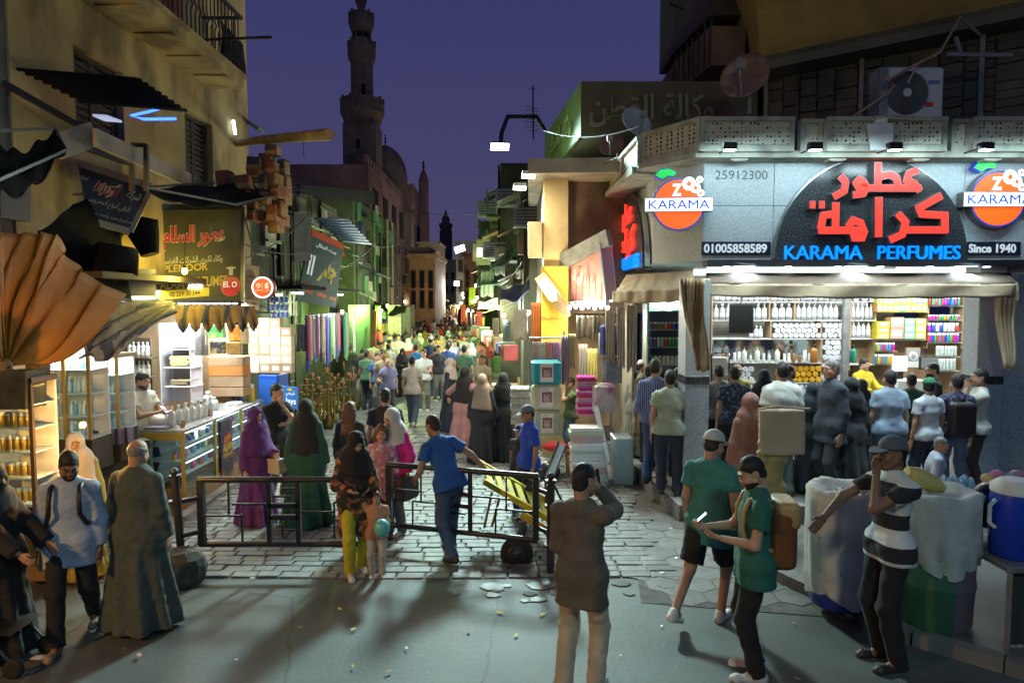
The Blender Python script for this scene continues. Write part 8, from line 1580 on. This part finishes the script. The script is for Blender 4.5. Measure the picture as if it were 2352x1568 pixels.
# middle of the street
person(**PP(948, 818, 980), face=176, label='man in a white t shirt and slim jeans walking away up the street', skin=1, top=K(c_wh), bot=K((.07, .11, .19)), shoes=SHOE_W(), hem=.82, **WALK)
person(**PY(890, 823, 17.5), face=8, label='heavy man in a lilac shirt walking towards the gates', skin=0, top=K((.22, .22, .42)), bot=K((.1, .1, .13)), fat=1.18, bald=True, ra=(-.2, -.28, 1.1), **WALK2)
person(**PP(990, 772, 905), face=178, label='tall man in a navy t shirt and pale cap walking away', skin=1, top=K((.02, .04, .08)), bot=K(c_blk), cap=K((.4, .38, .32)), shoes=SHOE_W(), **WALK)
person(**PP(830, 797, 932), face=30, label='man in a black printed t shirt bending over the water pipes', skin=1, top=K(c_dk), bot=K((.2, .21, .2)), lean=14, head=(0, 20), la=(.1, -.4, 1.0), shoes=SHOE_W()); person(**PP(857, 803, 925), face=-30, label='man in a salmon shirt beside the water pipes', skin=0, top=K((.4, .13, .11)), bot=K((.06, .05, .06)), bald=True, la=(.05, -.3, 1.1), head=(0, 15))
person(**PP(925, 800, 912), face=10, label='woman in a black robe looking at her phone in the middle of the street', female=True, gown=K(c_blk), hijab=K(c_blk), ra=(-.05, -.3, 1.15), head=(0, 20)); person(**PP(1310, 866, 1050), face=-70, label='boy in an olive polo shirt and jeans with a hand at his ear', skin=1, top=K((.09, .12, .05)), bot=K((.08, .13, .22)), la=(.03, -.17, 1.5), le=(.3, -.6, -1), lh='hold', head=(0, 8), shoes=SHOE_W())
MID = [(915, 768, 'man in a white shirt among the middle crowd', c_wh, 0, 0), (893, 778, 'man in a pale green t shirt seen from behind near the water pipes', (.42, .46, .36), 170, 0), (955, 790, 'person in a bright blue t shirt with raised arm', (.02, .15, .42), 175, 0), (1032, 782, 'man in a white t shirt in the middle of the street', c_wh, 200, 0), (1060, 794, 'woman in a black robe and pale scarf from behind', c_blk, 180, 1), (1083, 788, 'woman in a dark green top with a scarf', (.03, .08, .06), 180, 2), (1103, 780, 'woman in a salmon pink scarf and robe', (.4, .18, .15), 170, 1), (1017, 746, 'man in an orange t shirt walking towards the camera', (.65, .14, .03), 5, 0), (965, 747, 'man in black among the crowd left of the orange shirt', c_dk, 10, 0), (1055, 752, 'man in a black polo walking towards the camera', c_dk, 0, 0), (1040, 768, 'man in a black shirt and cap from behind', c_dk, 190, 3), (1075, 748, 'person in a white hooded top on the right', c_wh, 90, 2), (905, 748, 'man in a pale yellow top near the green bulbs', (.48, .48, .26), 100, 0), (1110, 732, 'man in a pale blue shirt at a stall on the right', (.3, .36, .44), -60, 0), (1000, 757, 'woman in black with a mustard scarf', c_blk, 0, 1), (985, 768, 'man in a camouflage green top', (.1, .12, .05), 175, 0), (1127, 752, 'seated looking man in brown by the stands on the right', (.22, .14, .08), -80, 0), (880, 805, 'bearded man in beige beside the lilac shirt', (.35, .27, .18), 20, 0), (1068, 770, 'man in a pale shirt and dark beard', (.4, .42, .38), -20, 0), (940, 768, 'man in a grey t shirt crossing the street', (.2, .2, .2), 120, 0), (1108, 815, 'young man seated behind the wooden stand', (.4, .34, .24), -30, 0), (945, 742, 'man in a dark red shirt in the crowd', (.2, .03, .03), 180, 0), (1042, 740, 'woman in a pale headscarf in the crowd', (.2, .2, .25), 180, 2), (1090, 756, 'man in a black shirt near the right stalls', c_dk, 190, 0)]
for (u, v, l, c_, fc, kd) in MID:
    kw = dict(top=K(c_), bot=K(rnd.choice([c_dk, c_jean, (.14, .13, .11)]))) if kd in (0, 2, 3) else dict(gown=K(c_), female=True)
    if kd in (1, 2): kw['hijab'] = K(rnd.choice([(.4, .36, .3), (.3, .2, .2), c_]))
    if kd == 3: kw['cap'] = K(c_dk); kw['brim'] = 1.
    person(**PH(u, v, 1.62 if kd in (1, 2) else 1.73), face=fc, label=l, skin=rnd.randrange(3), **kw, **rnd.choice([WALK, WALK2]))
# customers of the corner shop
CU = [(1480, 826, 1.72, 'man in a white skullcap and olive galabeya at the corner vitrine', 60, dict(gown=K((.12, .13, .09)), cap=K((.55, .57, .57)))), (1508, 824, 1.78, 'man in a blue plaid shirt and jeans at the corner vitrine', 150, dict(top=K((.03, .06, .22), pat='plaid'), bot=K((.05, .09, .2)), sleeve=1.5)), (1542, 850, 1.8, 'man in a pale green polo shirt and dark jeans beside the granite pillar', 168, dict(top=K((.30, .36, .27)), bot=K(c_navy), fat=1.14, skin=1)),
    (1690, 842, 1.66, 'man in a dark flowered shirt at the counter', 178, dict(top=K((.02, .03, .05), pat='floral'), bot=K(c_dk), fat=1.1)), (1728, 905, 1.5, 'woman in a dusty pink headscarf and robe', 190, dict(gown=K((.25, .13, .11)), hijab=K((.27, .14, .115)), female=True, hjlen=.5)), (1800, 832, 1.8, 'large man in a white polo shirt at the counter', 178, dict(top=K((.5, .53, .48)), bot=K((.13, .16, .15)), fat=1.2, sleeve=.75, collar=K((.5, .53, .48)))),
    (1818, 838, 1.7, 'bearded man in profile beyond the white polo shirt', 90, dict(top=K((.1, .14, .22)), bot=K(c_dk), beard=True)), (1915, 826, 1.86, 'grey haired man in a dark suit facing left', -78, dict(top=K((.03, .045, .06)), bot=K((.03, .04, .055)), sleeve=1.97, hem=.72, jacket=True, hair=2, collar=K((.4, .5, .6)), fat=1.06)), (1962, 868, 1.62, 'woman in a textured black robe beside the suited man', 185, dict(gown=K((.014, .018, .022)), hijab=K((.012, .014, .018)), female=True)), (1872, 880, 1.6, 'woman in a dark navy robe left of the suited man', 175, dict(gown=K((.015, .022, .03)), hijab=K((.016, .024, .034)), female=True)),
    (2050, 850, 1.72, 'stout man in a grey blue t shirt at the till', 180, dict(top=K((.22, .30, .40)), bot=K((.1, .13, .17)), fat=1.2, sleeve=.6)), (2140, 868, 1.72, 'bearded man in a white t shirt and green cap', -165, dict(top=K((.46, .52, .58)), bot=K(c_navy), cap=K((.02, .14, .07)), brim=1., fat=1.08, beard=True, head=(-50, 8))), (2148, 834, 1.74, 'man in a black t shirt facing left at the till', -100, dict(top=K((.02, .025, .03)), bot=K(c_dk), beard=True)), (2205, 860, 1.68, 'youth in a dark flowered shirt wearing a black rucksack', 172, dict(top=K((.03, .035, .09), pat='floral'), bot=K((.07, .12, .22)))), (2258, 848, 1.76, 'young man in a white t shirt with a hand at his mouth', -110, dict(top=K((.5, .52, .47)), bot=K(c_dk), la=(.02, -.16, 1.48), le=(.3, -.6, -1), lh='hold', fat=1.04)),
    (1496, 838, 1.7, 'man in a dark blue shirt between the skullcap and the plaid shirt', 120, dict(top=K((.05, .08, .14)), bot=K(c_dk))), (1562, 842, 1.7, 'man in a black shirt half hidden behind the granite pillar', 165, dict(top=K(c_dk), bot=K(c_dk))),
    (1655, 838, 1.7, 'man in a grey t shirt at the paper rack by the pillar', 170, dict(top=K((.2, .21, .22)), bot=K(c_dk))), (1760, 850, 1.7, 'woman in a black headscarf left of the white polo shirt', 160, dict(gown=K(c_blk), hijab=K(c_dk), female=True)), (1985, 872, 1.6, 'woman in a slate grey robe in front of the young seller', 175, dict(gown=K((.04, .05, .06)), hijab=K((.03, .036, .045)), female=True)), (2100, 858, 1.7, 'man in a dark green shirt between the customers at the till', 170, dict(top=K((.04, .09, .06)), bot=K(c_dk))), (1462, 850, 1.7, 'man in a grey robe beyond the skullcap at the corner', 120, dict(gown=K((.16, .17, .16)))),
    (1697, 836, 1.7, 'bald man half hidden at the left of the counter', 0, dict(top=K((.45, .4, .1)), bot=K(c_dk), bald=True))]
CY_ = {1480: 12.2, 1508: 10.3, 1542: 9.75, 1690: 10.6, 1728: 8.9, 1800: 9.7, 1818: 11.6, 1915: 9.55, 1962: 9.75, 1872: 9.9, 2050: 9.75, 2140: 9.55, 2148: 11.2, 2205: 9.7, 2258: 9.85, 1655: 11.2, 1496: 11.3, 1562: 10.8, 1760: 11, 1985: 10.9, 2100: 10.9, 1462: 12.6, 1697: 11.9}
for (u, v, h, l, fc, kw) in CU:
    kw.setdefault('skin', 1); a = PY(u, v, CY_[u], .25 if CY_[u] > 9.3 else .03)
    o = person(**a, face=fc, label=l, **kw)
    if 'rucksack' in l: rucksack(o, 'black rucksack on the youth in the flowered shirt', blackp, blackp, 1.05, False)
person(**PY(1988, 822, 13.25, .25), face=20, label='young seller in a bright yellow top behind the counter', skin=0, top=K((.55, .42, .02)), bot=K(c_dk), sleeve=1.9, la=(.2, -.35, 1.15), ra=(-.1, -.35, 1.12), head=(10, 10))
o = person(**PY(1785, 1000, 8.2, .02), face=190, label='boy in a khaki t shirt holding up a big canvas bag', skin=1, top=K((.3, .26, .12)), bot=K(c_jean), la=(.14, -.1, 1.8), ra=(-.1, -.1, 1.85), lh='hold', rh='hold'); q_ = jpos(o, 2)
t = thing('canvas_bag', 'large flat beige canvas bag held up by the boy in khaki', 'bag', q_+Vector((.06, -.1, .02))); S = SDF(.05); S.box(np.array([[1, .1, 0, 0], [0, 1, .08, .01], [0, 0, 1, .14], [0, 0, 0, 1.]]), (.24, .03, .24), .03); vf_ = S.mesh(.02, .005, 3); obj('body', npmesh('body', *vf_), mat('bag_canvas', (.36, .31, .22), .85, .12, 4, .4, 11), t); MB().tube([(-.3, -.04, .42), (-.1, -.05, .455), (.2, -.045, .43), (.31, -.04, .43)], .014, 6).build('rim_cord', pale_wood, t)
person(**PH(2150, 1004, 1.28, .12), face=70, label='elderly man in a light blue shirt sitting behind the drums', skin=1, top=K((.34, .40, .5)), bot=K(c_dk), hair=2, sleeve=1.9, fat=1.12, lean=12, head=(-20, 0))
# the crowd far down the street: a few bodies, many people
tpl_p = []
for k in range(7):
    kd = k % 7; kw = dict(top=K((.4, .4, .4)), bot=K(c_dk)) if kd < 5 else dict(gown=K(c_blk), hijab=K(c_blk), female=True)
    tpl_p.append(person((0, 0, 0), 0, 1.72 if kd < 5 else 1.62, label='x', skin=k % 3, vox=.045, **kw, **(WALK, WALK2, {}, dict(la=(.1, -.35, 1.15)))[k % 4]))
cw = random.Random(5); CC = {'white': c_wh, 'black': c_dk, 'blue': (.04, .1, .3), 'grey': (.22, .23, .24), 'red': (.3, .04, .04), 'beige': (.4, .33, .22), 'green': (.06, .14, .08), 'pink': (.4, .2, .24), 'mustard': (.4, .28, .06), 'pale blue': (.28, .36, .48)}
n_ = 0; used = {}
mid_ = [(c_.location.x, c_.location.y) for c_ in COL.objects if 'label' in c_ and c_.get('category') == 'person']
for k in range(265):
    y = 27+84*(cw.random()**1.2) if k < 215 else 18.5+9*cw.random(); xl_ = -7.0-max(0, y-27)*.105; xr_ = -1.0-(y-27)*.105; x = cw.uniform(xl_, xr_) if k < 215 else cw.uniform(-4.9, -.9); key = (round(x/.5), round(y/.55))
    if key in used or (k >= 215 and min(math.hypot(x-a_, y-b_) for a_, b_ in mid_) < .62): continue
    used[key] = 1; o = tpl_p[cw.randrange(7)]; nm = cw.choice(list(CC)); rob = any(c_.name.startswith('gown') for c_ in o.children); away = cw.random() < .5
    l = ('person in a %s %s in the %s market crowd, %s' % (nm, 'robe' if rob else 'top', 'far' if k < 215 else 'middle', 'walking away' if away else 'coming nearer'))
    d = dup(o, (x, y, 0), (0, 0, R(180 if away else 0)+cw.uniform(-.6, .6)), l); d['group'] = l.replace('person', 'people').replace('far market ', ''); d.scale = [cw.uniform(.92, 1.06)]*3
    for c_ in d.children:
        b_ = c_.name.split('.')[0]
        if b_ in ('shirt', 'gown'): setmat(c_, K(CC[nm]))
        if b_ == 'trousers': setmat(c_, K(cw.choice([c_dk, c_jean, (.15, .14, .12), c_navy])))
        if b_ == 'headscarf': setmat(c_, K(cw.choice([c_dk, c_wh, (.3, .24, .2), CC[nm]])))
for o in tpl_p:
    for c_ in list(o.children): bpy.data.objects.remove(c_)
    bpy.data.objects.remove(o)
# ---------------------------------------------------------------- assumed lamps of the junction, wires, clutter on the facades
def assumed_street_lamp(label, c, h, arm, col, e, r=.2):
    t = thing('assumed_street_lamp', label, 'assumed street lamp', c); x, y, z = c; hd_ = Vector((x+arm[0], y+arm[1], h))
    loc0(MB().tube([(x, y, 0), (x, y, h-.2), tuple(hd_+Vector((0, 0, .08)))], [.08, .05, .04], 10), 'pole', blackm, t); loc0(MB().bbox(tuple(hd_-Vector((.3, .14, -.02))), tuple(hd_+Vector((.3, .14, .12))), .03), 'head', greym, t); loc0(MB().box(tuple(hd_-Vector((.25, .1, .012))), tuple(hd_+Vector((.25, .1, .012)))), 'lens', emis('assumed_lens_'+label[:4], col, 6), t)
    light('AREA', 'assumed_lamp_beam', hd_-Vector((0, 0, .05)), e, col, (x+arm[0]*(6 if h > 5 else 3), y+abs(arm[1])*(7 if h > 5 else 5)+2, 0), r)
assumed_street_lamp('cool street lamp at the near side of the junction', (2.6, -2.6, 0), 6.6, (-.5, .9), (.62, 1., .86), 120, .8)  # unseen lamp, assumed behind the camera from the cool light on the foreground
assumed_street_lamp('amber street lamp at the near left corner of the junction', (-7.6, 0, 0), 4.0, (.5, .7), (1., .5, .1), 330, .4)  # unseen lamp, assumed from the orange light on the ground at left
def wire(label, a, b, sag, r=.012, m=None, grp=None):
    a, b = Vector(a), Vector(b); tag(MB().tube([a.lerp(b, k/12)-Vector((0, 0, sag*4*(k/12)*(1-k/12))) for k in range(13)], r, 5).build('overhead_wire', m or blackp), label, 'wire', grp)
wire('pale slack wire from the box sign to the far right houses', P(965, 485, 26), P(1420, 360, 12), .5, .007, blackp); wire('dark wire crossing above the hose stall', P(560, 400, 12.5), P(800, 540, 24), .3); wire('dark wire along the balcony of the corner shop', P(1250, 300, 14), P(1470, 290, 10.8), .15, .01, blackp)
wire('dark wire from the red sign up to the roof canopy', P(556, 470, 11.2), P(600, 620, 11.3), .1); wire('thin wire hanging from the wooden pole', P(697, 316, 11.9), P(698, 360, 11.9), .0, .006)
for k, (u, v, u2, v2, y, m_, l) in enumerate(((1096, 640, 1195, 600, 24, sm_[1], 'long green awning sagging over the right stalls'), (1150, 660, 1215, 640, 19, sm_[4], 'dark blue awning before the narrow green house'), (1100, 690, 1170, 672, 27, tarp_b, 'beige awning deep among the right stalls'), (1128, 600, 1200, 545, 21, sm_[1], 'torn green sheet draped on the dark green house'), (860, 690, 935, 700, 28, dksheet, 'dark awning over the green lit stalls'))):
    a, b = P(u, v, y), P(u2, v2, y-1.2); o = MB().sheet(lambda s, w: a.lerp(b, s)+Vector((0, -1.1*w*(1 if u > 1000 else .4), -.35*w-.05*math.sin(9*s+3*w)-.12*math.sin(3.14*s))), 16, 6).build('awning', m_); md = o.modifiers.new('thickness', 'SOLIDIFY'); md.thickness = .015; tag(o, l, 'awning')
for k, (u, v, y, w, h, l) in enumerate(((1135, 575, 24, .8, .55, 'window air conditioner on the dark green house'), (1210, 500, 17.6, .7, .5, 'window air conditioner on the narrow green house'), (1165, 455, 23.8, .8, .6, 'upper air conditioner on the dark green house'), (1120, 480, 30, .9, .7, 'rooftop water tank box on the dark green house'))):
    p = P(u, v, y); t = thing('air_conditioner', l, 'air conditioner', p); MB().bbox((-w/2, -.2, -h/2), (w/2, .25, h/2), .03).build('casing', greym, t)
    for j in range(5): MB().box((-w*.4, -.212, -h*.36+j*h*.16), (w*.4, -.203, -h*.3+j*h*.16)).build('louvre', blackm, t)
for k, (u, v, w, h, y, rgb, l) in enumerate(((1085, 660, 14, 40, 30, (.3, .3, .02), 'lime cloth'), (1120, 620, 30, 60, 23, (.12, .16, .08), 'olive sheet'), (1150, 560, 24, 70, 22, (.1, .12, .08), 'dark sheet'), (1175, 610, 22, 50, 19, (.16, .18, .12), 'grey green shirt'), (1190, 640, 20, 46, 18.5, (.1, .08, .06), 'brown garment'), (1065, 700, 10, 40, 30, (.4, .05, .05), 'red garment'), (1102, 715, 12, 50, 26, (.35, .05, .06), 'crimson cloth'), (1140, 730, 14, 60, 21, (.2, .16, .1), 'tan garment'), (1165, 735, 16, 70, 19, (.08, .1, .08), 'dark garment'), (868, 700, 12, 60, 24, (.2, .26, .1), 'green cloth'), (945, 700, 14, 50, 32, (.4, .36, .26), 'cream cloth'), (858, 715, 12, 80, 22.5, (.3, .1, .06), 'rust cloth'))):
    hcloth(l+' hung on the '+('right' if u > 1000 else 'left')+' side of the market street', P(u-w/2, v, y), P(u+w/2, v, y-.3), h*y/F, rgb)
for k in range(16):
    u = 862+k*5.5; y = 24.5+k*.8; p = P(u, 745+rf.uniform(-18, 30), y); m_ = rf.choice(sm_+[mat('brass')]); t = MB().bbox((-.14, -.12, 0), (.14, .12, rf.uniform(.2, .4)), .03).build('goods_box', m_, loc=p); tag(t, 'small boxed goods piled at the green lit stalls', 'goods', 'goods at the green lit stalls')
for k in range(14):
    u = 1095+k*6; y = 26-k*.62; p = P(u, 760+k*4.5+rf.uniform(-6, 6), y); t = MB().bbox((-.2, -.16, -.1), (.2, .16, rf.uniform(.15, .35)), .03).build('goods_box', rf.choice(sm_+[cardl]), loc=p); tag(t, 'boxed goods stacked at the right hand stalls', 'goods', 'goods at the right stalls')

# patches, ledges and pipes on the old facades
rq = random.Random(17); pm = [dksheet, greym, grn, wood, cream2, sm_[1], sm_[2], mat('blue_board')]
for h_ in [o for o in list(COL.objects) if o.name.split('.')[0] == 'house' and any(c.name.startswith('house_body') for c in o.children)]:
    w_ = [c for c in h_.children if c.name.split('.')[0] == 'wall'][0]; vs = [w_.matrix_world @ v.co for v in w_.data.vertices]; bb = [(min(v[i] for v in vs)+(h_.location[i]), max(v[i] for v in vs)+(h_.location[i])) for i in range(3)]
    vs = [v.co for v in w_.data.vertices]; bb = [(min(v[i] for v in vs), max(v[i] for v in vs)) for i in range(3)]; left = bb[0][1] < -3; xf = bb[0][1] if left else bb[0][0]; s_ = 1 if left else -1
    for k in range(34):
        y = rq.uniform(bb[1][0]+.2, bb[1][1]-.6); z = rq.uniform(2.6, bb[2][1]-.3); kd = rq.randrange(4); d = rq.uniform(.05, .28)
        if kd == 0: mb, n = MB().tube([(xf+s_*.06, y, 2.4), (xf+s_*.06, y, bb[2][1])], .035, 6), 'drain_pipe'
        elif kd == 1: mb, n = MB().box((xf+s_*.002, y, z), (xf+s_*d, y+rq.uniform(.5, 1.6), z+.05)), 'ledge'
        elif kd == 2: mb, n = MB().bbox((xf+s_*.002, y, z), (xf+s_*(d*.5+.03), y+rq.uniform(.3, .8), z+rq.uniform(.3, .9)), .01), 'patch_board'
        else: a_ = rq.uniform(.4, 1.2); mb, n = MB().slab([(xf+s_*.02, y, z+.3), (xf+s_*.02, y+a_, z+.3), (xf+s_*.7, y+a_, z), (xf+s_*.7, y, z)][::s_], .02), 'lean_to'
        o = mb.build(n, rq.choice(pm)); par(o, h_)
for k in range(14):
    s_ = k % 2; y = rq.uniform(9, 26)+(0 if s_ else 6); xa_ = -5.5 if s_ else X(1203, 18)+.2; wire(('dark wire drooping along the left facades' if s_ else 'dark wire drooping along the right facades')+' at about %s height' % ('eaves', 'awning', 'window')[k % 3], (xa_+rq.uniform(0, .4)*(1 if s_ else -1), y, rq.uniform(3.6, 6)), (xa_+rq.uniform(.2, 1.)*(1 if s_ else -1), y+rq.uniform(3, 8), rq.uniform(3.4, 6)), rq.uniform(.1, .4), .012, None, 'drooping facade wires, %d' % (k % 6))
